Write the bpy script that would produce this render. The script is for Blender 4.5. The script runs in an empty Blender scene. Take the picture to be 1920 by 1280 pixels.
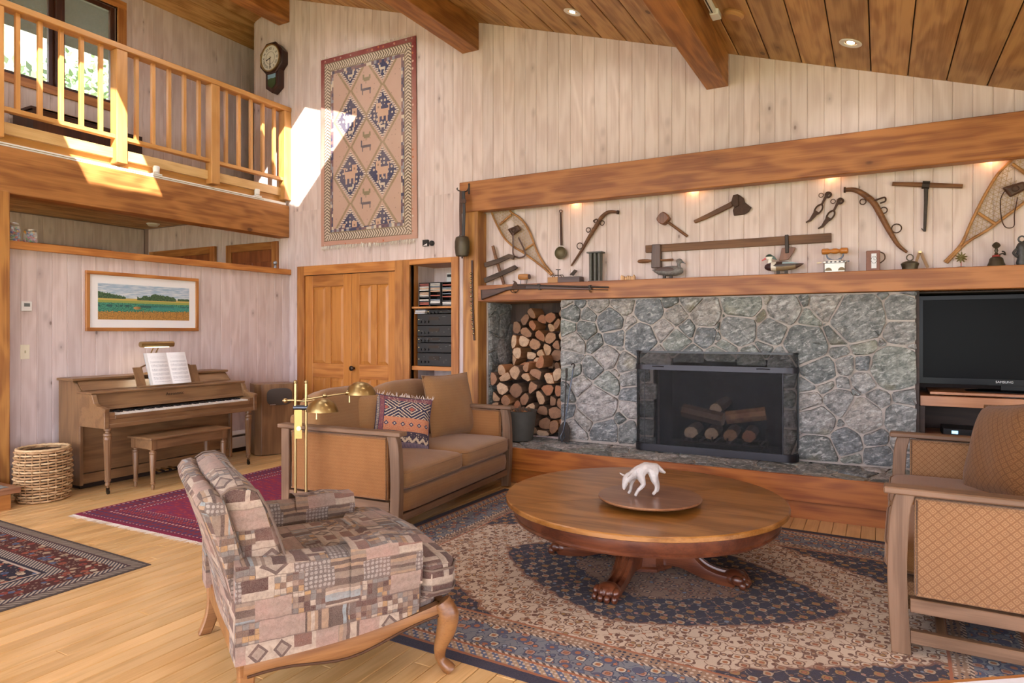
import bpy, bmesh, math, random
from mathutils import Vector, Matrix, noise as mnoise
PI = math.pi
sc = bpy.context.scene
COL = sc.collection

# ---------------------------------------------------------------- camera
F_PX, VP2X, HORIZON, CAM_H = 1250.0, 1650.0, 620.0, 1.40   # focal length in pixels of the 1920x1280 frame
YAW = math.atan((VP2X-960.0)/F_PX)
cam = bpy.data.cameras.new('camera'); cam_o = bpy.data.objects.new('camera', cam); COL.objects.link(cam_o)
cam.sensor_width = 36.0; cam.lens = 36.0*F_PX/1920.0
cam.shift_y = -(640.0-HORIZON)/1920.0
cam.clip_start = 0.02
cam_o.location = (0, 0, CAM_H); cam_o.rotation_euler = (PI/2, 0, YAW)
sc.camera = cam_o

# ---------------------------------------------------------------- light and exposure
sc.view_settings.view_transform = 'Standard'; sc.view_settings.look = 'None'
sc.view_settings.gamma = 1.0; sc.view_settings.use_curve_mapping = False
sc.view_settings.exposure = 0.06
cy = sc.cycles; cy.max_bounces = 6; cy.diffuse_bounces = 3; cy.glossy_bounces = 2; cy.transmission_bounces = 4; cy.transparent_max_bounces = 8
cy.caustics_reflective = False; cy.caustics_refractive = False
world = bpy.data.worlds.new('sky'); sc.world = world; world.use_nodes = True
_wn = world.node_tree.nodes; _bg = _wn['Background']
_bg.inputs[0].default_value = (0.90, 0.93, 1.06, 1); _bg.inputs[1].default_value = 10.5
sun = bpy.data.lights.new('sun', 'SUN'); sun.energy = 26.0; sun.angle = 0.009; sun.color = (1.0, 0.95, 0.88)
sun_o = bpy.data.objects.new('sun', sun); COL.objects.link(sun_o)
sun_o.rotation_euler = Vector((-1.0, 0.69, -1.0)).to_track_quat('-Z', 'Y').to_euler()

# ---------------------------------------------------------------- helpers
def srgb(r, g=None, b=None):
    if g is None: r, g, b = [int(r[i:i+2], 16) for i in (0, 2, 4)]
    f = lambda v: v/12.92 if v <= 0.04045 else ((v+0.055)/1.055)**2.4
    return (f(r/255.), f(g/255.), f(b/255.))
_s, _c = math.sin(YAW), math.cos(YAW)
def ray(px, py):
    l = (px-960.0)/F_PX; u = (HORIZON-py)/F_PX
    return (l*_c-_s, l*_s+_c, u)
def onY(px, py, Y):
    d = ray(px, py); t = Y/d[1]; return Vector((d[0]*t, Y, CAM_H+d[2]*t))
def onX(px, py, X):
    d = ray(px, py); t = X/d[0]; return Vector((X, d[1]*t, CAM_H+d[2]*t))
def onZ(px, py, z=0.0):
    d = ray(px, py); t = (z-CAM_H)/d[2]; return Vector((d[0]*t, d[1]*t, z))
ROOF_X, ROOF_Z, ROOF_K = -3.729, 4.677, -0.3292
def roof(x): return ROOF_Z+ROOF_K*(x-ROOF_X)
def onRoof(px, py):
    d = ray(px, py); t = (ROOF_Z-ROOF_K*ROOF_X-CAM_H)/(d[2]-ROOF_K*d[0])
    return Vector((d[0]*t, d[1]*t, CAM_H+d[2]*t))

# node expressions
class E:
    def __init__(s, T, k): s.T = T; s.k = k
    def _m(s, op, *a):
        n = s.T.new('ShaderNodeMath'); n.operation = op
        for i, v in enumerate((s,)+a):
            if isinstance(v, E): s.T.lk.new(v.k, n.inputs[i])
            else: n.inputs[i].default_value = float(v)
        return E(s.T, n.outputs[0])
    def __add__(s, o): return s._m('ADD', o)
    __radd__ = __add__
    def __mul__(s, o): return s._m('MULTIPLY', o)
    __rmul__ = __mul__
    def __sub__(s, o): return s._m('SUBTRACT', o)
    def __rsub__(s, o): return (s*-1.0)+o
    def __truediv__(s, o): return s._m('DIVIDE', o)
    def __pow__(s, o): return s._m('POWER', o)
    def __lt__(s, o): return s._m('LESS_THAN', o)
    def __gt__(s, o): return s._m('GREATER_THAN', o)
    def fract(s): return s._m('FRACT')
    def floor(s): return s._m('FLOOR')
    def abs(s): return s._m('ABSOLUTE')
    def sin(s): return s._m('SINE')
    def sqrt(s): return s._m('SQRT')
    def min(s, o): return s._m('MINIMUM', o)
    def max(s, o): return s._m('MAXIMUM', o)
    def mod(s, o): return s._m('FLOORED_MODULO', o)
    def ping(s, o): return s._m('PINGPONG', o)
    def clamp(s):
        r = s._m('ADD', 0.0); r.k.node.use_clamp = True; return r
    def step(s, a, b): return ((s-a)*(1.0/(b-a))).clamp()
class Tree:
    def __init__(s, m):
        s.nt = m.node_tree; s.lk = s.nt.links; s._tc = None; s._oi = None
    def new(s, t): return s.nt.nodes.new(t)
    def tc(s, n):
        if s._tc is None: s._tc = s.new('ShaderNodeTexCoord')
        return E(s, s._tc.outputs[n])
    @property
    def obj(s): return s.tc('Object')
    @property
    def rand(s):
        if s._oi is None: s._oi = s.new('ShaderNodeObjectInfo')
        return E(s, s._oi.outputs['Random'])
    def sep(s, v):
        n = s.new('ShaderNodeSeparateXYZ'); s.lk.new(v.k, n.inputs[0]); return [E(s, n.outputs[i]) for i in range(3)]
    def xyz(s): return s.sep(s.obj)
    def vec(s, *a):
        n = s.new('ShaderNodeCombineXYZ')
        for i, v in enumerate(a):
            if isinstance(v, E): s.lk.new(v.k, n.inputs[i])
            else: n.inputs[i].default_value = float(v)
        return E(s, n.outputs[0])
    def noise(s, v, scale=5., detail=3., rough=.55, dist=0.):
        n = s.new('ShaderNodeTexNoise'); s.lk.new(v.k, n.inputs['Vector'])
        n.inputs['Scale'].default_value = scale; n.inputs['Detail'].default_value = detail
        n.inputs['Roughness'].default_value = rough; n.inputs['Distortion'].default_value = dist
        return E(s, n.outputs[0])
    def noisec(s, v, scale=5., detail=2.):
        e = s.noise(v, scale, detail); return E(s, e.k.node.outputs[1])
    def vor(s, v, scale=5., feature='F1', metric='EUCLIDEAN', rnd=1., out=0):
        n = s.new('ShaderNodeTexVoronoi'); n.feature = feature; n.distance = metric
        s.lk.new(v.k, n.inputs['Vector']); n.inputs['Scale'].default_value = scale; n.inputs['Randomness'].default_value = rnd
        return E(s, n.outputs[out])
    def vor2(s, v, scale=5., metric='EUCLIDEAN', rnd=1.):
        e = s.vor(v, scale, 'F1', metric, rnd); n = e.k.node; return e, E(s, n.outputs[1]), E(s, n.outputs[2])
    def hash(s, *a):
        n = s.new('ShaderNodeTexWhiteNoise'); n.noise_dimensions = '3D'
        s.lk.new(s.vec(*a).k, n.inputs['Vector']); return E(s, n.outputs[0])
    def mix(s, f, a, b, mode='MIX'):
        n = s.new('ShaderNodeMix'); n.data_type = 'RGBA'; n.blend_type = mode
        for sock, v in ((n.inputs[0], f), (n.inputs[6], a), (n.inputs[7], b)):
            if isinstance(v, E): s.lk.new(v.k, sock)
            elif isinstance(v, (int, float)): sock.default_value = v
            else: sock.default_value = (*v, 1)
        return E(s, n.outputs[2])
    def ramp(s, f, stops, const=False):
        n = s.new('ShaderNodeValToRGB'); cr = n.color_ramp
        if const: cr.interpolation = 'CONSTANT'
        while len(cr.elements) < len(stops): cr.elements.new(0.5)
        for e, (p, c) in zip(cr.elements, stops): e.position = p; e.color = (*c, 1)
        s.lk.new(f.k, n.inputs[0]); return E(s, n.outputs[0])
    def pal(s, f, cols): return s.ramp(f, [(i/len(cols), c) for i, c in enumerate(cols)], True)
    def boxuv(s, sharp=True):
        x, y, z = s.xyz(); nx, ny, nz = [v.abs() for v in s.sep(s.tc('Normal'))]
        top = nz > nx.max(ny)                     # 1 on tops
        side = nx > ny                            # 1 when facing x
        u = x*(1.0-side)+y*side
        return u*(1.0-top)+x*top, z*(1.0-top)+y*top
_MAT = {}
def mat(name, fn, **kw):
    if name in _MAT: return _MAT[name]
    m = bpy.data.materials.new(name); m.use_nodes = True; _MAT[name] = m
    T = Tree(m); b = T.nt.nodes['Principled BSDF']
    r = fn(T) if callable(fn) else {'color': fn}
    if not isinstance(r, dict): r = {'color': r}
    r = {**kw, **r}
    for key, sock in (('color', 'Base Color'), ('rough', 'Roughness'), ('metal', 'Metallic'), ('spec', 'Specular IOR Level'),
                      ('coat', 'Coat Weight'), ('coat_rough', 'Coat Roughness'), ('trans', 'Transmission Weight'), ('sheen', 'Sheen Weight'), ('alpha', 'Alpha'),
                      ('emit', 'Emission Color'), ('emit_s', 'Emission Strength'), ('ior', 'IOR')):
        v = r.get(key)
        if v is None: continue
        if isinstance(v, E): T.lk.new(v.k, b.inputs[sock])
        elif isinstance(v, (tuple, list)): b.inputs[sock].default_value = (*v, 1)
        else: b.inputs[sock].default_value = v
    if r.get('bump') is not None:
        n = T.new('ShaderNodeBump'); n.inputs['Strength'].default_value = r.get('bump_s', .5); n.inputs['Distance'].default_value = r.get('bump_d', .004)
        T.lk.new(r['bump'].k, n.inputs['Height']); T.lk.new(n.outputs[0], b.inputs['Normal'])
    return m

# mesh building
class MB:
    def __init__(s): s.v = []; s.f = []; s.mi = []; s.m = 0
    def add(s, vs, fs):
        o = len(s.v); s.v += [tuple(p) for p in vs]; s.f += [tuple(i+o for i in f) for f in fs]; s.mi += [s.m]*len(fs); return s
    def box(s, a, b):
        (x0, y0, z0), (x1, y1, z1) = a, b
        return s.add([(x0,y0,z0),(x1,y0,z0),(x1,y1,z0),(x0,y1,z0),(x0,y0,z1),(x1,y0,z1),(x1,y1,z1),(x0,y1,z1)],
                     [(0,3,2,1),(4,5,6,7),(0,1,5,4),(1,2,6,5),(2,3,7,6),(3,0,4,7)])
    def cbox(s, c, d): return s.box([c[i]-d[i]/2 for i in range(3)], [c[i]+d[i]/2 for i in range(3)])
    def prism(s, poly, a, b, axis='z'):
        """polygon extruded between a and b along axis; poly gives the other two coordinates in cyclic order"""
        n = len(poly)
        def P(p, h): return {'z': (p[0], p[1], h), 'x': (h, p[0], p[1]), 'y': (p[0], h, p[1])}[axis]
        vs = [P(p, a) for p in poly]+[P(p, b) for p in poly]
        return s.add(vs, [tuple(range(n-1, -1, -1)), tuple(range(n, 2*n))]+[(i, (i+1) % n, n+(i+1) % n, n+i) for i in range(n)])
    def loft(s, rings, close=True, cap=True):
        n = len(rings[0]); vs = [p for r in rings for p in r]; fs = []
        for k in range(len(rings)-1):
            for i in range(n if close else n-1):
                j = (i+1) % n; fs.append((k*n+i, k*n+j, (k+1)*n+j, (k+1)*n+i))
        if cap and close: fs += [tuple(range(n-1, -1, -1)), tuple((len(rings)-1)*n+i for i in range(n))]
        return s.add(vs, fs)
    def lathe(s, prof, c=(0, 0, 0), n=16, axis='z', sx=1., sy=1., cap=True):
        rings = []
        for r, h in prof:
            ring = []
            for i in range(n):
                a = 2*PI*i/n; p = (r*math.cos(a)*sx, r*math.sin(a)*sy, h)
                if axis == 'x': p = (p[2], p[0], p[1])
                elif axis == 'y': p = (p[1], p[2], p[0])
                ring.append((p[0]+c[0], p[1]+c[1], p[2]+c[2]))
            rings.append(ring)
        return s.loft(rings, cap=cap)
    def tube(s, path, r, n=8, closed=False, flat=1.0):
        path = [Vector(p) for p in path]; L = len(path); rs = r if isinstance(r, (list, tuple)) else [r]*L
        rings = []; up = None
        for i, p in enumerate(path):
            a = path[(i-1) % L] if (closed or i > 0) else p; b = path[(i+1) % L] if (closed or i < L-1) else p
            t = (b-a)
            t = t.normalized() if t.length > 1e-9 else Vector((0, 0, 1))
            if up is None:
                up = Vector((0, 0, 1)) if abs(t.z) < .9 else Vector((0, 1, 0))
            sd = t.cross(up)
            if sd.length < 1e-6: sd = t.orthogonal()
            sd.normalize(); up = sd.cross(t).normalized()
            rings.append([p+(sd*math.cos(2*PI*k/n)+up*math.sin(2*PI*k/n)*flat)*rs[i] for k in range(n)])
        if closed: rings.append(rings[0]); return s.loft(rings, cap=False)
        return s.loft(rings)
    def ball(s, c, r, n=10, m=6, sc=(1, 1, 1)):
        return s.lathe([(max(1e-4, r*math.sin(PI*k/m)), -r*math.cos(PI*k/m)) for k in range(m+1)], (0, 0, 0), n)._xf(n*(m+1), lambda p: (c[0]+p[0]*sc[0], c[1]+p[1]*sc[1], c[2]+p[2]*sc[2]))
    def _xf(s, cnt, fn):
        for i in range(len(s.v)-cnt, len(s.v)): s.v[i] = fn(s.v[i])
        return s
    def grid(s, nu, nv, fn):
        vs = [fn(i/nu, j/nv) for j in range(nv+1) for i in range(nu+1)]
        return s.add(vs, [(j*(nu+1)+i, j*(nu+1)+i+1, (j+1)*(nu+1)+i+1, (j+1)*(nu+1)+i) for j in range(nv) for i in range(nu)])
    def xf(s, fn): s.v = [tuple(fn(p)) for p in s.v]; return s
    def mesh(s, name, bevel=0., seg=1, smooth=None):
        me = bpy.data.meshes.new(name); me.from_pydata(s.v, [], s.f)
        if any(s.mi): me.polygons.foreach_set('material_index', s.mi)
        bm = bmesh.new(); bm.from_mesh(me)
        bmesh.ops.recalc_face_normals(bm, faces=bm.faces)
        if bevel > 0:
            es = [e for e in bm.edges if len(e.link_faces) == 2 and e.calc_face_angle(0) > .5]
            bmesh.ops.bevel(bm, geom=es, offset=bevel, segments=seg, profile=.5, affect='EDGES', clamp_overlap=True)
        if smooth is not None:
            for f in bm.faces: f.smooth = True
            for e in bm.edges: e.smooth = e.calc_face_angle(0) < smooth
        bm.to_mesh(me); bm.free(); return me
def obj(name, mb, m, parent=None, world=True, bevel=0., seg=1, smooth=None):
    """one mesh object; a child given in world coordinates is brought into its parent's frame"""
    if isinstance(mb, MB):
        if parent is not None and world:
            inv = parent.matrix_basis.inverted() if parent.parent is None else (parent.parent.matrix_basis @ parent.matrix_basis).inverted()
            mb.xf(lambda p: inv @ Vector(p))
        me = mb.mesh(name, bevel, seg, smooth)
    else: me = mb
    for k in (m if isinstance(m, (list, tuple)) else [m]): me.materials.append(k)
    o = bpy.data.objects.new(name, me); COL.objects.link(o)
    if parent is not None: o.parent = parent
    return o
def tag(o, label, cat, group=None):
    o['label'] = label; o['category'] = cat
    if group: o['group'] = group
    return o
def thing(name, label, cat, loc=(0, 0, 0), rz=0., group=None):
    o = bpy.data.objects.new(name, None); COL.objects.link(o); o.empty_display_size = .05
    o.location = loc; o.rotation_euler = (0, 0, rz); o.matrix_basis = Matrix.Translation(loc) @ Matrix.Rotation(rz, 4, 'Z')
    return tag(o, label, cat, group)
def single(name, mb, m, label, cat, loc=None, group=None, **kw):
    """a thing that is one mesh, its origin moved to loc"""
    if loc is not None:
        L = Vector(loc); mb.xf(lambda p: Vector(p)-L)
    o = obj(name, mb, m, **kw)
    if loc is not None: o.location = loc
    return tag(o, label, cat, group)
def struct(name, mb, m, **kw):
    o = obj(name, mb, m, **kw); o['kind'] = 'structure'; return o
def share(src, name, parent, loc, rz=0., scale=None):
    o = src.copy(); o.name = name; COL.objects.link(o); o.parent = parent; o.location = loc; o.rotation_euler = (0, 0, rz)
    if scale: o.scale = scale
    return o
def crom(pts, n=6, closed=False):
    """smooth path through points"""
    P = [Vector(p) for p in pts]; L = len(P); out = []
    for i in range(L if closed else L-1):
        g = (lambda k: P[k % L]) if closed else (lambda k: P[min(max(k, 0), L-1)])
        a, b, c, d = g(i-1), g(i), g(i+1), g(i+2)
        for k in range(n):
            t = k/n; out.append(.5*((2*b)+(c-a)*t+(2*a-5*b+4*c-d)*t*t+(3*b-a-3*c+d)*t**3))
    if not closed: out.append(P[-1])
    return out
def text(name, body, m, parent, loc, rot, size, align='CENTER', extrude=.0006):
    cu = bpy.data.curves.new(name, 'FONT'); cu.body = body; cu.size = size; cu.align_x = align; cu.align_y = 'CENTER'; cu.extrude = extrude
    tmp = bpy.data.objects.new('tmp', cu); me = bpy.data.meshes.new_from_object(tmp); bpy.data.objects.remove(tmp)
    me.name = name; me.materials.clear(); me.materials.append(m)
    o = bpy.data.objects.new(name, me); COL.objects.link(o); o.parent = parent; o.location = loc; o.rotation_euler = rot
    return o

# ---------------------------------------------------------------- materials
def wood(name, base, dark, axis=2, grain=26., knots=0., rough=.45, var=.16, coat=0., stretch=.06, bump=.15, light=None):
    base, dark = srgb(base), srgb(dark)
    def fn(T):
        p = list(T.xyz()); r = T.rand
        q = [v+r*(7.3+3.1*i) for i, v in enumerate(p)]
        st = [v*(stretch*.55 if i == axis else 1.0) for i, v in enumerate(q)]
        V = T.vec(*st)
        g = T.noise(V, grain*2.4, 3., .65, .3)
        fine = T.noise(T.vec(*[v*(.02 if i == axis else 1.0) for i, v in enumerate(q)]), grain*7., 1., .5)
        fig = T.noise(T.vec(*[v*(.22 if i == axis else 1.0) for i, v in enumerate(q)]), 5., 2.)
        rings = ((fig*26.0+g*1.2).sin()*.5+.5)
        f = (g*.75+fine*.25+rings*.30-.16).step(.30, .66)
        col = T.mix(f, dark, base)
        col = T.mix((r*1.0)*1.0, T.mix(1.0, col, (1-var,)*3, 'MULTIPLY'), T.mix(1.0, col, (1+var*.7, 1+var*.55, 1+var*.45), 'MULTIPLY'))
        if knots > 0:
            kv = T.vec(*[v*(.55 if i == axis else 1.0) for i, v in enumerate(q)])
            d, kc, _ = T.vor2(kv, 7.0 if knots in (.34, .42) else 3.4)
            on = (T.sep(kc)[0] < knots)
            k = (1.0-d.step(.035, .085))*on*(.75 if knots == .42 else 1.1)
            halo = (1.0-d.step(.06, .26))*on*.4
            col = T.mix((k*.9+halo).clamp(), col, T.mix(1.0, dark, (.42, .38, .36), 'MULTIPLY'))
        return {'color': col, 'rough': rough}
    return mat(name, fn, coat=coat, coat_rough=.25)
FIR = [wood('fir_x', 'c08244', 'a0632f', 0, 16., .16, .42), wood('fir_y', 'c08244', 'a0632f', 1, 16., .16, .42), wood('fir_z', 'c08244', 'a0632f', 2, 16., .16, .42)]
BEAM = [wood('beam_x', 'b2743e', '8a5026', 0, 14., .22, .5), wood('beam_y', 'b67a40', '8c5628', 1, 14., .22, .5), wood('beam_z', 'c08746', '966030', 2, 14., .2, .5)]
RAILW = [wood('rail_x', 'd0995a', 'c08848', 0, 16., 0., .4), wood('rail_y', 'd0995a', 'c08848', 1, 16., 0., .4), wood('rail_z', 'd0995a', 'c08848', 2, 16., 0., .4)]
PINE_Z = wood('whitewashed_pine', 'd9c8c3', 'cab6b0', 2, 18., .42, .6, .06, bump=.1)
PINE_BACK = mat('board_gap', srgb('8f766e'), rough=.8)
CEDAR = wood('ceiling_pine', 'c69a62', '9c6e3a', 1, 14., .5, .5, .14)
OAK = wood('oak_floor', 'e2b97e', 'd0a468', 1, 22., 0., .3, .13, coat=.25)
DOORW = wood('door_fir', 'c28240', 'b07234', 2, 24., 0., .38, .05)
GAP = mat('dark_gap', srgb('2c1d14'), rough=.9)
WALNUT = [wood('walnut_x', '8a6846', '735438', 0, 26., 0., .38, .05), wood('walnut_y', '8a6846', '735438', 1, 26., 0., .38, .05), wood('walnut_z', '8a6846', '735438', 2, 26., 0., .38, .05)]
BRASS = mat('brass', srgb('b59e70'), metal=1., rough=.28)
BLACK = mat('black_plastic', srgb('141416'), rough=.35)
IRON = mat('blackened_iron', lambda T: {'color': T.mix(T.noise(T.obj, 40., 3.), srgb('2b2724'), srgb('4a403a'))}, rough=.55, metal=.6)
WHITE = mat('white_paint', srgb('e6e3de'), rough=.4)
# ================================================================ the room
YW, YP, XL = 6.05, 5.88, -6.57           # back wall, post and beam front, half wall
BW = 0.1265                              # wall board width
def cut(x0, x1, z0, z1, holes):
    """rectangles left of a strip x0..x1, z0..z1 after taking the holes out"""
    xs = sorted({x0, x1}|{h for q in holes for h in (q[0], q[1]) if x0 < h < x1}); out = []
    for a, b in zip(xs, xs[1:]):
        if b-a < .004: continue
        segs = [(z0, z1)]; m = (a+b)/2
        for hx0, hx1, hz0, hz1 in holes:
            if hx0 < m < hx1:
                new = []
                for s0, s1 in segs:
                    if hz1 <= s0 or hz0 >= s1: new.append((s0, s1)); continue
                    if hz0 > s0: new.append((s0, hz0))
                    if hz1 < s1: new.append((hz1, s1))
                segs = new
        out += [(a, b, s0, s1) for s0, s1 in segs if s1-s0 > .01]
    return out
def vboards(parent, a0, a1, z0, ztop, plane, facing, holes=(), phase=0., m=PINE_Z, name='board', w=BW):
    """vertical tongue and groove boards on a wall; facing '-y' (plane is y), '+x' (plane is x)"""
    t, ch = .016, .0045
    k = math.floor((a0-phase)/w)
    x = phase+k*w
    while x < a1-1e-6:
        p0, p1 = max(x, a0), min(x+w, a1); x += w
        if p1-p0 < .006: continue
        tz = ztop if callable(ztop) else (lambda q: ztop)
        zt = max(tz(p0), tz(p1))
        for b0, b1, s0, s1 in cut(p0, p1, z0, zt, holes):
            mb = MB(); c0 = ch if abs(b0-p0) < 1e-6 else 0.; c1 = ch if abs(b1-p1) < 1e-6 else 0.
            top = (lambda q: tz(q)) if s1 == zt else (lambda q: s1)
            vs = []
            for q, d in ((b0, 0), (b1, 0), (b0+c0, t), (b1-c1, t)):
                for zz in (s0, top(q)):
                    vs.append((q, plane-d, zz) if facing == '-y' else ((plane+d, q, zz) if facing == '+x' else (plane-d, q, zz)))
            L = Vector(vs[4]); vs = [Vector(v)-L for v in vs]
            # groove bottom corners b0,b1 sit 4 mm under the face
            e = ch*1.2
            vs2 = []
            for i, v in enumerate(vs):
                vs2.append(v)
            mid = []
            for q in (b0, b1):
                for zz in (s0, top(q)):
                    v = (q, plane-(t-e), zz) if facing == '-y' else ((plane+(t-e), q, zz) if facing == '+x' else (plane-(t-e), q, zz))
                    mid.append(Vector(v)-L)
            vs2 += mid       # 8:b0lo 9:b0hi 10:b1lo 11:b1hi
            mb.add(vs2, [(4, 6, 7, 5), (8, 4, 5, 9), (6, 10, 11, 7), (0, 8, 9, 1), (10, 2, 3, 11), (5, 7, 11, 3, 1, 9), (0, 2, 10, 6, 4, 8)])
            o = obj(name, mb, m, parent, world=False)
            o.location = L

# floor ------------------------------------------------------------
mb = MB(); mb.box((-9.6, -3.2, -.12), (3.2, 6.3, -.022)); floor = struct('floor', mb, GAP)
random.seed(4)
def plank(parent, x0, x1, y0, y1):
    w, d = x1-x0, y1-y0; g = .0012; c = .0025
    mb = MB()
    mb.loft([[(g, g, -.02), (w-g, g, -.02), (w-g, d-g, -.02), (g, d-g, -.02)], [(g, g, -c), (w-g, g, -c), (w-g, d-g, -c), (g, d-g, -c)],
             [(g+c, g+c, 0), (w-g-c, g+c, 0), (w-g-c, d-g-c, 0), (g+c, d-g-c, 0)]])
    o = obj('plank', mb, OAK, parent, world=False); o.location = (x0, y0, 0); return o
x = -6.56; PWD = .0895
while x < 1.3:
    y = .55+random.uniform(-1.4, -.1)
    while y < 6.04:
        L = random.uniform(1.5, 3.1)
        plank(floor, x, x+PWD, max(y, .4), min(y+L, 6.05)) if y+L > .45 else None
        y += L
    x += PWD
# the boards outside the picture stay one coarse surface
mb = MB(); mb.box((-9.6, -3.2, -.022), (-6.56, 6.05, -.001)); mb.box((1.3, -3.2, -.022), (3.2, 6.05, -.001)); mb.box((-6.56, -3.2, -.022), (1.3, .4, -.001))
o = obj('floor_edge', mb, OAK, floor)

# back wall --------------------------------------------------------
DOOR = (-6.33, -4.83, 0.0, 2.10); BOOK = (-4.65, -4.08, 0.30, 2.145)
WOODBOX = (-3.66, -2.70, .34, 1.71); TVN = (.25, 1.95, .34, 1.70)
FIREBOX = (-1.80, -.70, .30, 1.15)
HOLES = [DOOR, BOOK, WOODBOX, TVN, FIREBOX]
wall = struct('wall_back', MB().box((-7.222, YW+.06, 3.2), (-6.9, YW+.08, 5.40)), PINE_BACK)
mb = MB()
for b in cut(-9.75, 3.0, 0., 3.06, HOLES): mb.box((b[0], YW+.008, b[2]), (b[1], YW+.06, b[3]))
mb.prism([(-7.206, 2.9), (3.0, 2.9), (3.0, roof(3.0)+.05), (-6.66, roof(-6.66)+.05), (-7.206, 5.5)], YW+.008, YW+.06, 'y')
obj('wall_backing', mb, PINE_BACK, wall)
RIDGE_X = -6.66
def roofl(x): return roof(x) if x > RIDGE_X else roof(RIDGE_X)+.3292*(x-RIDGE_X)
vboards(wall, -7.206, 2.0, 2.9, roofl, YW+.016, '-y', [], -1.415)
vboards(wall, -9.5, 2.0, .0, 2.9, YW+.016, '-y', HOLES+[(-9.45, -7.95, 0, 2.56), (-7.75, -6.76, 0, 2.55)], -1.415)
# corner return where the clock wall ends
obj('corner_board', MB().box((-7.222, YW-.0, 3.2), (-7.206, YW+.3, 5.45)), PINE_Z, wall)

# left half wall and piano wall -------------------------------------
wl = struct('wall_left', MB().box((XL-.12, 2.75, 0), (XL-.010, YW, 2.10)), PINE_BACK)
vboards(wl, 2.90, YW, 0., 2.11, XL-.016, '+x', [], 2.90)
trim = struct('trim_1', MB().box((XL-.17, 2.78, 2.108), (XL+.035, YW, 2.176)), FIR[1], bevel=.004)
post = struct('trim_2', MB().box((-6.75, 2.62, 0), (-6.44, 2.885, 2.58)), BEAM[2], bevel=.006)
# hall behind the half wall
hw = struct('wall_hall', MB().box((-9.7, -3.2, 0), (-9.61, YW, 3.0)), PINE_BACK)
vboards(hw, 0.5, YW, 0., 2.9, -9.616, '+x', [(3.6, 4.55, 0, 2.5), (4.62, 5.5, 0, 2.5)], 0.)
def casing(name, x0, x1, z1, w=.1, y=YW, m=FIR, depth=.03, zb=0.):
    mb = MB(); t = struct(name, mb.box((x0, y-depth, zb), (x0+w, y+.02, z1)).box((x1-w, y-depth, zb), (x1, y+.02, z1)), m[2], bevel=.003)
    obj('head_casing', MB().box((x0+w, y-depth, z1-w), (x1-w, y+.02, z1)), m[0], t, bevel=.003); return t
HALLDOOR = wood('hall_door_wood', '96552c', '7a4020', 2, 20., 0., .45, .05)
d = casing('door_3', -7.745, -6.765, 2.55, .1, zb=.0)
obj('door_panel', MB().box((-7.65, YW-.006, 0), (-6.86, YW+.006, 2.46)), HALLDOOR, d)
for px in (-7.48, -7.13):
    obj('raised_panel', MB().box((px-.02, YW-.018, 1.3), (px+.24, YW-.005, 2.3)), HALLDOOR, d, bevel=.012)
d = casing('door_4', -9.44, -7.98, 2.56, .1)
obj('door_panel', MB().box((-9.35, YW-.006, 0), (-8.08, YW+.006, 2.46)), HALLDOOR, d)
for i, (a, b) in enumerate(((3.6, 4.55), (4.62, 5.5))):
    t = struct('door_%d' % (5+i), MB().box((-9.64, a, 0), (-9.57, b, 2.47)), HALLDOOR, bevel=.004)
    obj('head_casing', MB().box((-9.63, a-.04, 2.47), (-9.55, b+.04, 2.54)), FIR[1], t, bevel=.003)
# hall ceiling in boards
hc = struct('ceiling_hall', MB().box((-9.7, -3.2, 2.93), (XL-.19, YW, 3.02)), GAP)
x = -9.6
while x < XL-.3:
    o = obj('ceiling_board', MB().box((0, 0, 0), (.136, YW+3.2, .016)), CEDAR, hc, world=False, bevel=.003); o.location = (x, -3.2, 2.914); x += .14

# balcony -----------------------------------------------------------
balcony_floor = struct('floor_balcony', MB().box((-7.70, -3.2, 3.10), (XL-.03, 8.6, 3.20)), OAK)
beam = struct('trim_3', MB().box((XL-.19, -3.2, 2.582), (XL+.0, YW, 2.985)), BEAM[1], bevel=.006)
fascia = struct('trim_4', MB().box((XL-.10, -3.2, 2.985), (XL-.075, YW, 3.205)), RAILW[1], bevel=.003)
rail = thing('balcony_railing', 'honey-coloured fir balcony railing with square balusters above the piano', 'railing', (XL, 2.0, 2.99))
obj('top_rail', MB().box((XL-.09, -3.2, 4.165), (XL+.045, YW-.005, 4.222)), RAILW[1], rail, bevel=.005)
obj('bottom_rail', MB().box((XL-.055, -3.2, 3.285), (XL+.012, YW-.02, 3.325)), RAILW[1], rail, bevel=.003)
POSTS = [2.83-1.04*2, 2.83-1.04, 2.83, 3.895, 4.953, 5.995]
for y in POSTS:
    p = MB().box((XL-.075, y-.055, 3.05), (XL+.035, y+.055, 4.165)); obj('newel_post', p, RAILW[2], rail, bevel=.005)
for a, b in zip(POSTS, POSTS[1:]):
    for k in range(1, 6):
        y = a+(b-a)*k/6.0
        obj('baluster', MB().box((XL-.042, y-.0185, 3.325), (XL-.004, y+.0185, 4.165)), RAILW[2], rail, bevel=.003)
# upper hall: window wall, far end wall
XWIN = -7.65
W0, W1, WZ0, WZ1 = 3.30, 4.50, 3.98, 5.10
ww = struct('wall_upper', MB().box((XWIN-.1, 8.5, 3.0), (XL, 8.56, 5.7)), PINE_Z)
mb = MB()
for b in cut(-3.2, 8.6, 3.0, 5.32, [(W0, W1, WZ0, WZ1)]): mb.box((XWIN-.14, b[0], b[2]), (XWIN-.010, b[1], b[3]))
obj('wall_backing', mb, PINE_BACK, ww)
vboards(ww, 0., 8.5, 3.2, 5.34, XWIN-.016, '+x', [(W0, W1, WZ0, WZ1)], 0.)

struct('wall_landing', MB().box((-7.222, YW+.08, 3.0), (-7.15, 8.56, 5.6)), PINE_Z)
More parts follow.
